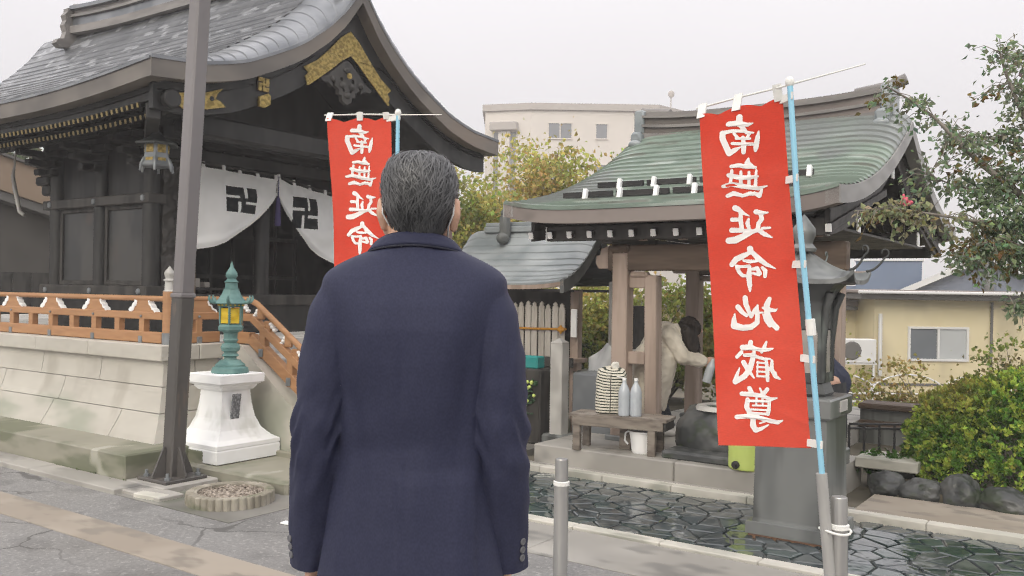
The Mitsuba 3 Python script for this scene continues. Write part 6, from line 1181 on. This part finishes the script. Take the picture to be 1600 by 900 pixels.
def sleeve(s, cs):
    zc = np.array([1.515, 1.50, 1.465, 1.41, 1.355, 1.23, 1.15, 1.08, .99, .935, .903]); cx = np.interp(zc, *cs); rx = np.array([.018, .040, .053, .0585, .0595, .0605, .058, .056, .053, .051, .0505])
    zz = np.concatenate([np.linspace(1.515, 1.45, 14), np.linspace(1.445, .903, 90)]); a = np.linspace(0, 2 * np.pi, 61); A, Z = np.meshgrid(a, zz)
    C = np.interp(Z, zc[::-1], cx[::-1]); R = np.interp(Z, zc[::-1], rx[::-1]); yc = np.interp(Z, [.90, 1.0, 1.15, 1.3, 1.45, 1.51], [.050, .030, -.012, -.022, -.016, -.006])
    nx, ny = np.cos(A), np.sin(A); n3 = np.stack([nx * 1.5 + 3 * s, ny * 1.5, Z * 9], -1)
    f = .017 * (meshkit.fbm(n3, 3, 11) - .5) + .009 * (meshkit.fbm(np.stack([nx * 2, ny * 2 + Z * 9, Z * 14], -1), 2, 12) - .5) * np.exp(-((Z - 1.17) / .14) ** 2) * 1.6
    f += .005 * np.sin((Z + .25 * nx * s) * 70) * np.exp(-((Z - 1.20) / .07) ** 2) * (ny > -.9)
    f += .004 * np.sin((Z - .3 * nx * s) * 60 + 1) * np.exp(-((Z - 1.42) / .06) ** 2)
    Rr = R + f; Gs = np.stack([s * C + Rr * nx, yc + Rr * 1.22 * ny, Z + .0 * nx], -1); m = sheet(Gs); m.invert() if False else None
    # turned-in cuff
    ring = Gs[-1]; inn = ring.copy(); ce = ring.mean(0); inn = ce + (ring - ce) * .90; m2 = sheet(np.stack([ring, ring * 1 + [0, 0, -.003], inn + [0, 0, -.003], inn + [0, 0, .05]]))
    cap = tm(np.vstack([Gs[0], [Gs[0].mean(0) + [0, 0, .004]]]), [[i, i + 1, 61] for i in range(60)])
    return cat([m, m2, cap]), Gs
for s, cs in ((-1, ([.90, .99, 1.08, 1.23, 1.355, 1.465, 1.515], [.213, .213, .205, .188, .177, .169, .156])), (1, ([.90, .99, 1.08, 1.23, 1.355, 1.465, 1.515], [.193, .195, .190, .181, .174, .167, .153]))):
    m, Gs = sleeve(s, cs); SLV.append((m, Gs))
    for j, z in enumerate((.968, .950, .932)):
        i = int(np.argmin(np.abs(Gs[:, 0, 2] - z))); ai = math.radians(-38 if s > 0 else 218); k = int(round((ai % (2 * math.pi)) / (2 * math.pi) * 60)); p = Gs[i, k]; c = Gs[i].mean(0); nrm = p - c; nrm[2] = 0; nrm /= np.linalg.norm(nrm); tv = np.array([-nrm[1], nrm[0], 0])
        put(J + '__cuff_button', xf(lathe([(0, 0), (.0075, 0), (.0078, .002), (.006, .0035), (.004, .0028), (0, .0028)], 14), MF @ frame(p + nrm * .001, tv, [0, 0, 1], nrm)), 'm_button', 40)
def closed_loft(G):
    r, c = G.shape[:2]; v = G[:, :-1].reshape(-1, 3); n = c - 1; F = []
    i, j = np.meshgrid(np.arange(r - 1), np.arange(n), indexing='ij'); a = (i * n + j).ravel(); b = (i * n + (j + 1) % n).ravel()
    F = np.vstack([np.stack([a, b, a + n], 1), np.stack([b, b + n, a + n], 1)]); k = np.arange(n); t0, t1 = len(v), len(v) + 1
    v = np.vstack([v, G[0, :-1].mean(0), G[-1, :-1].mean(0)]); F = np.vstack([F, np.stack([(k + 1) % n, k, 0 * k + t0], 1), np.stack([(r - 1) * n + k, (r - 1) * n + (k + 1) % n, 0 * k + t1], 1)])
    m = trimesh.Trimesh(v, F, process=False)
    if m.volume < 0: m.invert()
    return manifold3d.Manifold(manifold3d.Mesh(np.asarray(m.vertices, np.float32), np.asarray(m.faces, np.uint32)))
def jacket_mesh():
    m = closed_loft(np.stack([X, Y, ZZ], -1))
    for _, Gs in SLV: m = m + closed_loft(Gs)
    g = m.refine_to_length(0.011).to_mesh(); t = trimesh.Trimesh(np.asarray(g.vert_properties[:, :3], float), np.asarray(g.tri_verts), process=True)
    A = trimesh.smoothing.laplacian_calculation(t, equal_weight=True); v = np.array(t.vertices)
    w = np.clip((v[:, 2] - 1.37) / .07, 0, 1) * np.clip((np.abs(v[:, 0]) - .12) / .03, 0, 1); w = np.maximum(w * .8, .05 * (v[:, 2] > .93))[:, None]
    for _ in range(14): v = v + w * (A.dot(v) - v)
    t.vertices = v; return t
# centre seam and vent edge of the back, a tube lying in the cloth
def back_y(x, z):
    i = np.argmin(np.abs(ZZ[:, 0] - z)); j = np.argmin(np.where(np.cos(TT[i]) > .2, np.abs(X[i] - x), 9)); return Y[i, j]
sz = np.linspace(1.565, 1.135, 40); sxx = -.008 - .012 * np.sin(sz * 5)
put(man + '__jacket', xf(jacket_mesh(), MF), 'm_navy', 55)
# collar: a folded band round the neck, deeper at the back
tc = np.linspace(-2.35, 2.35, 90); vv = np.linspace(0, 1, 9); TC, VV = np.meshgrid(tc, vv)
zt_ = 1.622 - .020 * (np.abs(TC) / 2.35) ** 1.5; zl = 1.5935 - .030 * (np.abs(TC) / 2.35) ** 1.6 + .002 * np.cos(TC * 2)
rxo, ryo = .060 + .012 * (np.abs(TC) / 2.35), .058; rxl, ryl = .104 + .0 * TC, .078
r1 = VV ** .85; Zc = zt_ + (zl - zt_) * VV + .004 * np.sin(VV * np.pi); Xc = (rxo + (rxl - rxo) * r1) * np.sin(TC); Yc = .008 - (ryo + (ryl - ryo) * r1) * np.cos(TC)
put(J + '__collar', xf(slab(np.stack([Xc, Yc, Zc], -1), np.stack([0 * Xc - .004 * np.sin(TC), 0 * Xc + .004 * np.cos(TC), 0 * Xc - .0045], -1)), MF), 'm_navy', True)
put(J + '__collar_edge', xf(tube(np.stack([Xc[-1] * 1.006, Yc[-1] - .001, Zc[-1] - .0045], 1), .0024, 6), MF), 'm_navyseam', True)
put(man + '__shirt_collar', xf(slab(np.stack([.0575 * np.sin(TC[:2]), .008 - .0555 * np.cos(TC[:2]), np.stack([zt_[0] - .004 + .0 * TC[0], zt_[0] - .03])], -1), [0, 0, -.001]), MF), 'm_white', True)
for s in (-1, 1):
    put(man + '__trouser_leg', xf(tube([[s * .075, .01, .96], [s * .085, .015, .80], [s * .10, .01, .5], [s * .105, -.01, .12], [s * .105, -.005, .035]], [.085, .10, .088, .078, .082], 24), MF), 'm_trouser', True)
    put(man + '__shoe', xf(hullchain([((V3(s * .105, -.06, .045), .04), (V3(s * .11, .06, .045), .042)), ((V3(s * .11, .06, .04), .042), (V3(s * .125, .16, .03), .032))], .012, 3), MF), 'm_shoe', True)

# the woman pouring water: bent over the basin, bottle in hand
wo = thing('person', 'person with dark shoulder length hair and beige coat bending over the basin with a bottle', 'person')
M('m_coat', two((0.48, 0.44, 0.37), (0.66, 0.615, 0.53), (9, 9, 5)), 0.85); M('m_hairbrown', two((0.012, 0.009, 0.008), (0.028, 0.021, 0.017), (60, 60, 12)), 0.65, 0.3); M('m_skirt', (0.016, 0.018, 0.026), 0.8); M('m_sneaker', (0.42, 0.41, 0.40), 0.6)
R2 = RGT; F2 = FWD
def W(x, z, f=0.0, o=(-3.70, 7.62)): return np.array([o[0], o[1], 0]) + R2 * x + F2 * f + [0, 0, z]        # x to the right of the picture, f away
hip, chest, neck, head = W(-.05, .85), W(.11, 1.10), W(.20, 1.17), W(.315, 1.185)
wb = [((hip, .12), (W(-.01, .99), .11)), ((W(-.01, .99), .11), (chest, .115)), ((chest, .09), (neck, .045)), ((neck, .042), (head, .05)), ((head, .085), (W(.345, 1.165), .080)), ((W(.37, 1.14), .055), (W(.375, 1.10), .035)), ((W(.425, 1.17), .01), (W(.435, 1.15), .012))]
elbL, wrL = W(.235, .925, -.17), W(.435, .885, -.13); elbR, wrR = W(.24, .93, .15), W(.46, .86, .10)
for sh_, el, wr, f in ((W(.12, 1.10, -.14), elbL, wrL, -1), (W(.12, 1.10, .14), elbR, wrR, 1)):
    wb += [((sh_, .048), (el, .040)), ((el, .036), (wr, .025))]
    dr_ = (wr - el) / np.linalg.norm(wr - el); up_ = np.array([0, 0, 1.0]); pn = np.cross(dr_, F2) * 1; pn = -up_ * .3 + F2 * (-f) * .95; wb += hand_bones(wr, dr_, pn / np.linalg.norm(pn), up_ * .95 + dr_ * .1, .92)
for f in (-.08, .08):
    kn, an_ = W(.03 + .05 * (f > 0), .50, f), W(.02 + .14 * (f > 0), .235, f)
    wb += [((hip + F2 * f, .09), (kn, .058)), ((kn, .055), (an_, .036)), ((an_, .034), (an_ + R2 * .08 - [0, 0, .02], .018))]
put(wo + '__body', hullchain(wb, .010, 5), 'm_skin', True)
cb = [((W(-.07, .86), .15), (W(.01, .99), .155)), ((W(.01, .99), .155), (W(.11, 1.10), .14)), ((W(.09, 1.12, -.09), .085), (W(.09, 1.12, .09), .085)), ((W(.11, 1.10), .135), (W(.20, 1.165), .06)),
      ((W(-.08, .85, -.07), .14), (W(-.08, .46, -.08), .145)), ((W(-.08, .85, .07), .14), (W(-.08, .46, .08), .145)), ((W(.07, .93, -.06), .14), (W(.0, .50, -.06), .12)), ((W(.07, .93, .06), .14), (W(.0, .50, .06), .12))]
for sh_, el, wr in ((W(.12, 1.11, -.145), elbL, wrL), (W(.12, 1.11, .145), elbR, wrR)): cb += [((sh_, .085), (el, .078)), ((el, .076), (el + (wr - el) * .86, .058))]
cm = hullchain(cb, .014, 10); nv = cm.vertex_normals; cm.vertices = cm.vertices + nv * (.042 * (fb(cm.vertices * [1, 1, .45], 11, 3, 2) - .5) + .02 * (fb(cm.vertices, 26, 2, 5) - .5))[:, None]
put(wo + '__coat', cm, 'm_coat', True)
for f in (-.08, .08):
    put(wo + '__trouser_leg', tube([W(-.10, .62, f), W(.01 + .05 * (f > 0), .47, f), W(.02 + .14 * (f > 0), .24, f)], [.09, .080, .060], 14), 'm_skirt', True)
    a = W(.02 + .14 * (f > 0), .22, f); put(wo + '__shoe', hullchain([((a - R2 * .05, .035), (a + R2 * .08, .035)), ((a + R2 * .08, .034), (a + R2 * .15 - [0, 0, .008], .025))], .012, 3), 'm_sneaker', True)
hb = [((head + [0, 0, .012], .100), (W(.345, 1.18), .092)), ((head - [0, 0, .02] - R2 * .03, .09), (W(.25, 1.13), .075)), ((W(.30, 1.15, -.055), .085), (W(.335, 1.00, -.07), .062)), ((W(.30, 1.15, .055), .085), (W(.34, 1.00, .07), .062)), ((W(.335, 1.00, -.07), .062), (W(.375, .89, -.05), .014)), ((W(.34, 1.00, .07), .062), (W(.36, .90, .06), .014)), ((W(.25, 1.12), .07), (W(.20, 1.155, -.04), .03))]
hw = hullchain(hb, .010, 16); hw.vertices = hw.vertices + hw.vertex_normals * (.014 * (meshkit.fbm(hw.vertices * [60, 60, 9], 3, 3) - .5))[:, None]
put(wo + '__hair', hw, 'm_hairbrown', True)
rw = np.random.default_rng(17); Vs, Fs = [], []
for q in range(420):
    a = rw.uniform(0, 6.28); c0 = head + [0, 0, .06] + np.array([math.cos(a), math.sin(a), 0]) * .085 * rw.random(); c1 = W(.32, 1.08) + np.array([math.cos(a), math.sin(a), 0]) * .10; c2 = W(.345, rw.uniform(.84, .98)) + np.array([math.cos(a), math.sin(a), 0]) * rw.uniform(.04, .10)
    t = np.linspace(0, 1, 7)[:, None]; pts = (1 - t) ** 2 * c0 + 2 * t * (1 - t) * c1 + t ** 2 * c2; wv = np.array([-math.sin(a), math.cos(a), 0]) * .004 * np.sin(np.linspace(.3, 3.0, 7))[:, None]; o = len(Vs) * 14
    Vs.append(np.vstack([pts - wv, pts + wv])); Fs += [f for j in range(6) for f in ([o + j, o + j + 1, o + 7 + j], [o + j + 1, o + 8 + j, o + 7 + j])]
put(wo + '__hair_locks', tm(np.vstack(Vs), Fs), 'm_hairbrown', True, kind='stuff')
for f in (-.055, .055): put(wo + '__coat_collar', tube([W(.10, 1.20, f * .6), W(.19, 1.205, f), W(.235, 1.13, f * 1.25), W(.225, 1.03, f)], [.018, .022, .022, .012], 8), 'm_coat', True)
for wr, el in ((wrL, elbL), (wrR, elbR)):
    d_ = (wr - el) / np.linalg.norm(wr - el); put(wo + '__coat_cuff', tube([wr - d_ * .075, wr - d_ * .03], [.054, .056], 16), 'm_coat', 40)
gb = thing('hand_bottle', 'clear plastic bottle tilted in the hand of the person bending over the basin', 'bottle')
bo = wrL + R2 * .075 + [0, 0, -.005]; ax = -R2 * .28 + np.array([0, 0, -1.0]); ax /= np.linalg.norm(ax); sx_ = np.cross(ax, F2); sx_ /= np.linalg.norm(sx_)
put(gb + '__body', xf(lathe([(0, -.03), (.016, -.03), (.018, 0), (.036, .035), (.040, .06), (.040, .19), (.034, .20), (0, .20)], 16), frame(bo, np.cross(F2, ax), F2, ax)), 'm_bottle', 40)
# somebody in navy bent over behind the large lantern
p3 = thing('person', 'person in a dark navy jacket bent over behind the large bronze lantern, mostly hidden', 'person')
M('m_navy2', two((0.022, 0.026, 0.052), (0.035, 0.040, 0.072), (9, 9, 9)), 0.8)
def Q(x, z, f=0.0): return np.array([-1.925, 7.05, 0]) + R2 * x + F2 * f + [0, 0, z]
qb = [((Q(-.05, .86), .11), (Q(-.25, 1.00), .11)), ((Q(-.25, 1.0), .08), (Q(-.36, 1.06), .045)), ((Q(-.36, 1.06), .045), (Q(-.46, 1.08), .055)), ((Q(-.46, 1.08), .085), (Q(-.49, 1.06), .08))]
for f in (-.09, .09):
    qb += [((Q(-.05, .84, f), .085), (Q(.0, .48, f), .06)), ((Q(.0, .48, f), .055), (Q(-.02, .06, f), .036)), ((Q(-.02, .06, f), .036), (Q(-.14, .04, f), .028)), ((Q(-.28, 1.0, f * 1.5), .05), (Q(-.34, .74, f * 1.6), .04)), ((Q(-.34, .74, f * 1.6), .036), (Q(-.50, .72, f), .026))]
    qb += hand_bones(Q(-.50, .72, f), -R2, np.array([0, 0, -1.0]), F2 * (-np.sign(f)), .9)
put(p3 + '__body', hullchain(qb, .012, 5), 'm_skin', True)
put(p3 + '__jacket', hullchain([((Q(.0, .84), .145), (Q(-.18, .98), .165)), ((Q(-.20, .98), .15), (Q(-.30, 1.02), .12)), ((Q(-.27, 1.0, -.14), .07), (Q(-.34, .74, -.145), .055)), ((Q(-.27, 1.0, .14), .07), (Q(-.34, .74, .145), .055)), ((Q(-.34, .74, -.145), .054), (Q(-.46, .725, -.1), .04)), ((Q(-.34, .74, .145), .054), (Q(-.46, .725, .1), .04))], .014, 8), 'm_navy2', True)
put(p3 + '__hair', hullchain([((Q(-.45, 1.10), .092), (Q(-.48, 1.09), .088))], .012, 3), 'm_hairbrown', True)
for f in (-.09, .09):
    put(p3 + '__trouser_leg', tube([Q(-.04, .84, f), Q(.0, .48, f), Q(-.02, .07, f)], [.11, .085, .065], 14), 'm_trouser', True); put(p3 + '__shoe', hullchain([((Q(.02, .045, f), .04), (Q(-.16, .04, f), .034))], .014, 2), 'm_shoe', True)
# ------------------------------------------------------------------ plants: leaves are small folded faces with their own tint
VC = {'type': 'mesh_attribute', 'name': 'vertex_color'}
scene['m_leaf'] = {'type': 'principledthin', 'base_color': VC, 'roughness': 0.45, 'diff_trans': 0.7, 'spec_trans': 0.0, 'eta': 1.4}
M('m_bark', two((0.16, 0.14, 0.12), (0.26, 0.235, 0.205), (14, 14, 4)), 0.8)
def leaves(C, D, size, tint, r, asp=0.45, fold=0.18):
    """Leaves at the points C pointing along D: two folded halves each; tint (n, 3)."""
    n = len(C); D = D / (np.linalg.norm(D, axis=1, keepdims=True) + 1e-9); S = np.cross(D, r.normal(0, 1, (n, 3))); S /= np.linalg.norm(S, axis=1, keepdims=True) + 1e-9; N = np.cross(S, D)
    sz = size * r.uniform(.5, 1.6, n)[:, None]; w = sz * asp
    a, b, l, q, m = C, C + D * sz, C + D * sz * .45 - S * w + N * sz * fold, C + D * sz * .45 + S * w + N * sz * fold, None
    V = np.stack([a, l, b, q], 1).reshape(-1, 3); i = np.arange(n) * 4; F = np.vstack([np.stack([i, i + 1, i + 2], 1), np.stack([i, i + 2, i + 3], 1)])
    return V, F, np.repeat(np.clip(tint, .004, 1), 4, axis=0)
def put_leaves(key, C, D, size, tint, r, **k):
    kw = {q: k.pop(q) for q in ('asp', 'fold') if q in k}; V, F, col = leaves(C, D, size, tint, r, **kw); return put(key, tm(V, F), 'm_leaf', color=col, **k)
def tints(base, n, r, dv=.25, dh=.12): return np.asarray(base)[None] * (1 + r.normal(0, dv, (n, 1))) * (1 + r.normal(0, dh, (n, 3)))
# clipped bush: rosettes of leaves over a lumpy dome
rb = np.random.default_rng(31); bu = thing('clipped_bush', 'rounded green bush with yellow green rosettes and reddish new leaves on its left', 'bush')
BC, BR_ = np.array([-.68, 8.06, .10]), np.array([.88, .68, .80])
Cs, Ds, Ts = [], [], []
nr_ = 2500
d = rb.normal(0, 1, (nr_, 3)); d[:, 2] = np.abs(d[:, 2]) * .9 - .12; d /= np.linalg.norm(d, axis=1, keepdims=True)
lump = 1 + .16 * (meshkit.fbm(d * 2.6 + 3, 3, 4) - .5) * 2
pw = np.sign(d) * np.abs(d) ** .85
cen_ = BC + pw * BR_ * (lump * rb.uniform(.90, 1.03, nr_))[:, None]
for p, dd, l in zip(cen_, d, lump):
    if p[2] < .03: continue
    k = 15; o = rb.normal(0, 1, (k, 3)); o = o * .75 + dd * .75 + [0, 0, .35]; Cs.append(p + rb.normal(0, .012, (k, 3))); Ds.append(o)
    red = .6 * np.clip((-p[0] - .84) / .3, 0, 1) * np.clip((p[2] - .48) / .2, 0, 1); hi = np.clip((p[2] - .2) / .5, 0, 1)
    b0 = np.array([.15, .28, .055]) * (.75 + .5 * rb.random()) if rb.random() > .5 else np.array([.42, .52, .10]) * (.8 + .4 * rb.random())
    b0 = b0 * (1 - .75 * red) + np.array([.34, .22, .08]) * .75 * red; Ts.append(tints(b0, k, rb, .18, .08))
# inner leaves fill the depth
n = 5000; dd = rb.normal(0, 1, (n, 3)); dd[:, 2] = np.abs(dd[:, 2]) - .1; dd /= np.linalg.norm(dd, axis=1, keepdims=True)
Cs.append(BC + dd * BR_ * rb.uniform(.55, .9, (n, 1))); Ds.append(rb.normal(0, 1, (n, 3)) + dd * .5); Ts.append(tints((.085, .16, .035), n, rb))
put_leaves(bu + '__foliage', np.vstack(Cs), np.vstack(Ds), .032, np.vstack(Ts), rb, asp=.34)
put(bu + '__stems', cat([tube([BC + [rb.normal(0, .15), rb.normal(0, .1), -.1], BC + [a * .4, b * .3, .2], BC + [a * .75, b * .55, .38]], [.02, .014, .006], 6) for a, b in rb.uniform(-1, 1, (14, 2))]), 'm_bark', True)
# the tree at the right: branches reaching in over the picture
rt = np.random.default_rng(8); tr = thing('flowering_tree', 'slender tree at the right with sparse small leaves and a last pink flower', 'tree')
BRN = [([(-.10, 7.5, 0), (-.12, 7.4, .5), (-.16, 7.0, 1.2), (-.262, 6.592, 1.653)], .055, .03),
 ([(-.262, 6.592, 1.653), (-.455, 6.395, 1.923), (-.613, 6.224, 2.15), (-.767, 6.055, 2.288), (-.895, 5.965, 2.428), (-1.017, 5.88, 2.58), (-1.151, 5.786, 2.694), (-1.263, 5.708, 2.769)], .026, .004),
 ([(-.262, 6.592, 1.653), (-.36, 6.462, 2.042), (-.525, 6.347, 2.433), (-.625, 6.277, 2.706), (-.691, 6.23, 2.902), (-.725, 6.207, 3.04)], .024, .004),
 ([(-.455, 6.395, 1.923), (-.637, 6.146, 1.95), (-.819, 5.957, 1.962), (-.998, 5.771, 1.992), (-1.185, 5.641, 2.026), (-1.386, 5.5, 2.004)], .014, .003),
 ([(-.262, 6.592, 1.653), (-.445, 6.28, 1.761), (-.624, 6.033, 1.828), (-.779, 5.925, 1.825), (-.856, 5.871, 1.748)], .016, .004),
 ([(-.525, 6.347, 2.433), (-.699, 6.347, 2.487), (-.863, 6.232, 2.524), (-.994, 6.14, 2.481)], .010, .003),
 ([(-.262, 6.592, 1.653), (-.204, 6.694, 2.175), (-.438, 6.529, 2.652), (-.54, 6.458, 2.97), (-.607, 6.411, 3.089)], .024, .004),
 ([(-.613, 6.224, 2.15), (-.78, 6.168, 2.153), (-.941, 6.055, 2.189), (-1.087, 5.953, 2.265)], .010, .003),
 ([(-.262, 6.592, 1.653), (-.411, 6.304, 1.53), (-.558, 6.079, 1.489), (-.605, 6.047, 1.45)], .014, .004)]
lc, ld, lt = [], [], []
def along(P, n, r, t0=.25):
    P = np.array(P); t = r.uniform(t0, 1, n) * (len(P) - 1); return np.stack([np.interp(t, np.arange(len(P)), P[:, k]) for k in range(3)], 1), t / (len(P) - 1)
def twigs(P, n, leaf_n, tw, base, r, sag=0.0, t0=.3):
    out = []
    for p, t in zip(*along(P, n, r, t0)):
        v = r.normal(0, 1, 3); v[2] = v[2] * .6 - sag; v *= tw * r.uniform(.4, 1.2) / np.linalg.norm(v); q = p + v * .5 + [0, 0, .02]; e = p + v - [0, 0, .03]; out.append(tube([p, q, e], [.003, .0022, .0012], 4, False))
        s = r.uniform(.1, 1.05, leaf_n)[:, None]; c = p + (e - p) * s + r.normal(0, .022, (leaf_n, 3)); lc.append(c); ld.append(r.normal(0, .8, (leaf_n, 3)) + (e - p) / tw + [0, 0, -.35]); lt.append(tints(base if r.random() > .12 else np.array([.16, .12, .05]), leaf_n, r, .25, .1))
    return out
GRN, OLV, RUS = np.array([.20, .26, .16]), np.array([.27, .31, .19]), np.array([.30, .31, .18])
tw_ = []
dens = {1: (50, 13, .20, GRN), 2: (44, 12, .20, GRN), 3: (34, 12, .13, RUS), 4: (66, 22, .22, GRN), 5: (24, 12, .18, GRN), 6: (40, 12, .22, OLV), 7: (32, 13, .2, GRN), 8: (18, 14, .12, GRN)}
for i, (P, r0, r1) in enumerate(BRN):
    put(tr + ('__trunk' if i == 0 else '__branch'), tube(P, np.linspace(r0, r1, len(P)), 8), 'm_bark', True)
    if i in dens: a, b, c, e = dens[i]; tw_ += twigs(P, a, b, c, e, rt, .25 if i in (3, 4, 8) else .0)
put(tr + '__twigs', cat(tw_), 'm_bark', kind='stuff')
# the dense lower mass of the crown
for cc, rad, n, bcol in (((-.70, 6.06, 2.02), (.20, .18, .20), 1500, GRN), ((-.52, 6.25, 2.18), (.26, .2, .30), 1500, GRN), ((-.60, 6.2, 1.80), (.24, .2, .16), 1400, GRN), ((-.50, 6.35, 2.55), (.22, .2, .28), 420, OLV), ((-.35, 6.5, 2.2), (.3, .3, .5), 700, GRN), ((-1.00, 5.78, 1.99), (.12, .1, .09), 150, RUS), ((-1.17, 5.66, 2.01), (.12, .1, .08), 170, RUS), ((-.47, 6.2, 1.52), (.08, .08, .10), 160, GRN), ((-1.10, 5.83, 2.68), (.07, .06, .05), 130, OLV)):
    d = rt.normal(0, 1, (n, 3)); d /= np.linalg.norm(d, axis=1, keepdims=True); c = np.array(cc) + d * np.array(rad) * (rt.random((n, 1)) ** .45) * 1.1
    keep = meshkit.fbm(c * 7.5 + 3, 2, 6) > .455; c, d = c[keep], d[keep]; lc.append(c); ld.append(rt.normal(0, 1, c.shape) + d * .4 + [0, 0, -.3]); lt.append(tints(bcol, len(c), rt, .3, .1))
put_leaves(tr + '__leaves', np.vstack(lc), np.vstack(ld), .034, np.vstack(lt), rt, asp=.30)
M('m_pink', (0.62, 0.12, 0.17), .7)
put(tr + '__pink_flower', cat([sph(np.array([-1.175, 5.88, 2.085]) + rt.normal(0, .014, 3), rt.uniform(.008, .016, 3), 1) for i in range(16)]), 'm_pink', True)
# trees and shrubs behind: trunk with limbs, crown of leaf clumps with gaps
def tree(key, label, base, h, rad, col, n, seed, leaf, thresh=.47, category='tree', group=None, low=.35, col2=None, limbs=9):
    r = np.random.default_rng(seed); t = thing(key, label, category, group); base = np.array(base, float); top = base + [r.normal(0, .1) * h * .3, r.normal(0, .1) * h * .3, h]
    fork = base + (top - base) * low
    put(t + '__trunk', tube([base, (base + fork) / 2 + r.normal(0, .03 * h, 3) * [1, 1, 0], fork], [h * .022, h * .018, h * .014], 8), 'm_bark', True); L = []; C = [];
    cl = []
    for i in range(limbs):
        a = r.uniform(0, 6.28); e = fork + np.array([math.cos(a) * rad[0] * r.uniform(.4, 1), math.sin(a) * rad[1] * r.uniform(.4, 1), (h * (1 - low)) * r.uniform(.25, 1)]); m_ = fork + (e - fork) * .5 + r.normal(0, .05 * h, 3) + [0, 0, .06 * h]
        L.append(tube([fork, m_, e], [h * .010, h * .006, h * .002], 6)); cl += [e, m_ + (e - m_) * .5, m_]
        for j in range(3): q = m_ + (e - m_) * r.uniform(0, 1) + r.normal(0, 1, 3) * np.array([rad[0], rad[1], h * .2]) * .28; L.append(tube([m_ + (e - m_) * r.uniform(.1, .6), q], [h * .004, h * .0015], 5)); cl.append(q)
    put(t + '__limbs', cat(L), 'm_bark', True); cl = np.array(cl); k = r.integers(0, len(cl), n); c = cl[k] + r.normal(0, 1, (n, 3)) * np.array([rad[0], rad[1], h * .22]) * .24
    keep = (meshkit.fbm(c * (2.2 / max(rad[0], .3)) + seed, 3, seed) > thresh) & (c[:, 2] > base[2] + .05); c = c[keep]; cols = tints(col, len(c), r, .22, .10)
    if col2 is not None: pick = meshkit.fbm(c * (1.6 / max(rad[0], .3)) + 5, 2, seed + 1) > .52; cols[pick] = tints(col2, int(pick.sum()), r, .22, .1)
    put_leaves(t + '__crown', c, r.normal(0, 1, c.shape) + [0, 0, -.2], leaf, cols, r, asp=.4)
YG, YO, OG = (.43, .42, .13), (.48, .40, .14), (.29, .32, .10)
tree('background_tree', 'yellow green autumn tree showing between the temple roof and the pavilion', (-10.6, 15.8, -.1), 4.5, (1.7, 1.5), YG, 20000, 41, .085, .46, 'tree', 'autumn trees behind the precinct', .3, YO)
tree('background_tree', 'yellowing tree just right of the temple eave, nearest the man\'s head', (-10.4, 13.4, -.1), 3.75, (1.35, 1.1), YG, 17000, 44, .078, .45, 'tree', 'autumn trees behind the precinct', .22, OG)
tree('background_tree', 'thin half bare tree over the left end of the pavilion roof', (-9.9, 17.6, -.1), 4.6, (1.6, 1.4), YO, 8000, 47, .078, .47, 'tree', 'autumn trees behind the precinct', .35, YG)
tree('garden_shrub', 'yellow green shrub seen between the pavilion posts', (-5.6, 12.0, -.3), 2.1, (1.1, .8), YG, 11000, 51, .065, .42, 'shrub', 'shrubs behind the pavilion', .12, OG)
tree('garden_shrub', 'green shrub between the little shrine and the paired pavilion posts', (-6.5, 11.0, -.1), 1.75, (.9, .7), OG, 9000, 52, .06, .42, 'shrub', 'shrubs behind the pavilion', .12, YG)
tree('garden_shrub', 'yellowish shrub behind the bent person and the red banner', (-4.4, 12.6, -.5), 2.0, (1.0, .8), YG, 10000, 53, .065, .42, 'shrub', 'shrubs behind the pavilion', .12, OG)
tree('garden_shrub', 'dark shrub low behind the striped bag and grey box', (-5.6, 9.9, -.1), 1.1, (.7, .4), (.06, .085, .03), 4000, 54, .06, .42, 'shrub', 'shrubs behind the pavilion', .12, OG)
tree('feathery_shrub', 'feathery pale green shrub rising behind the right of the clipped bush', (-.95, 10.3, -.1), 1.15, (.42, .36), (.24, .30, .08), 4500, 61, .04, .45, 'shrub', None, .1, (.24, .22, .09))
tree('dark_shrub', 'dark bluish green shrub cut by the right edge of the picture', (-.52, 9.1, -.1), 1.10, (.26, .3), (.03, .06, .035), 2200, 62, .06, .42, 'shrub', None, .1)
tree('dry_weeds', 'yellow brown weeds against the yellow house wall behind the bush', (-2.1, 13.1, -.7), 1.35, (.85, .5), (.42, .35, .13), 9000, 63, .045, .45, 'weeds', None, .05, (.22, .20, .06))
tree('dry_weeds', 'bright yellow green weeds left of the white sign post', (-3.5, 14.6, -1.0), .85, (.7, .4), (.38, .42, .08), 5000, 64, .045, .45, 'weeds', None, .05)
tree('pine_tree', 'sparse pine tree showing under the temple eave at the far left', (-23.4, 11.6, -.1), 6.2, (2.2, 2.0), (.10, .12, .075), 5200, 71, .15, .45, 'tree', None, .5, (.16, .17, .10), 12)
tree('hedge_plant', 'small green plant at the left foot of the clipped bush beside the slab', (-1.66, 7.62, .0), .28, (.16, .12), (.06, .12, .03), 500, 66, .05, .35, 'plant', None, .1)
# tufts of moss and weeds along the ledge foot
rm = np.random.default_rng(77); n = 420; x = np.concatenate([rm.uniform(-8.2, -6.2, 200), rm.uniform(-6.1, -5.0, 220)]); y = np.where(x < -6.2, 3.865 - np.abs(rm.normal(0, .012, n)), 4.55 - np.abs(rm.normal(0, .02, n)))
keep = meshkit.noise(np.stack([x * 4, y * 0, y * 0], 1), 3) > .48; c = np.stack([x, y, np.full(n, .005)], 1)[keep]
put_leaves('ledge_weeds', c, rm.normal(0, .5, c.shape) + [0, -.2, 1.2], .035, tints((.07, .10, .03), len(c), rm), rm, asp=.16, label='tiny green weeds and moss along the foot of the ledge', cat='weeds', kind='stuff')
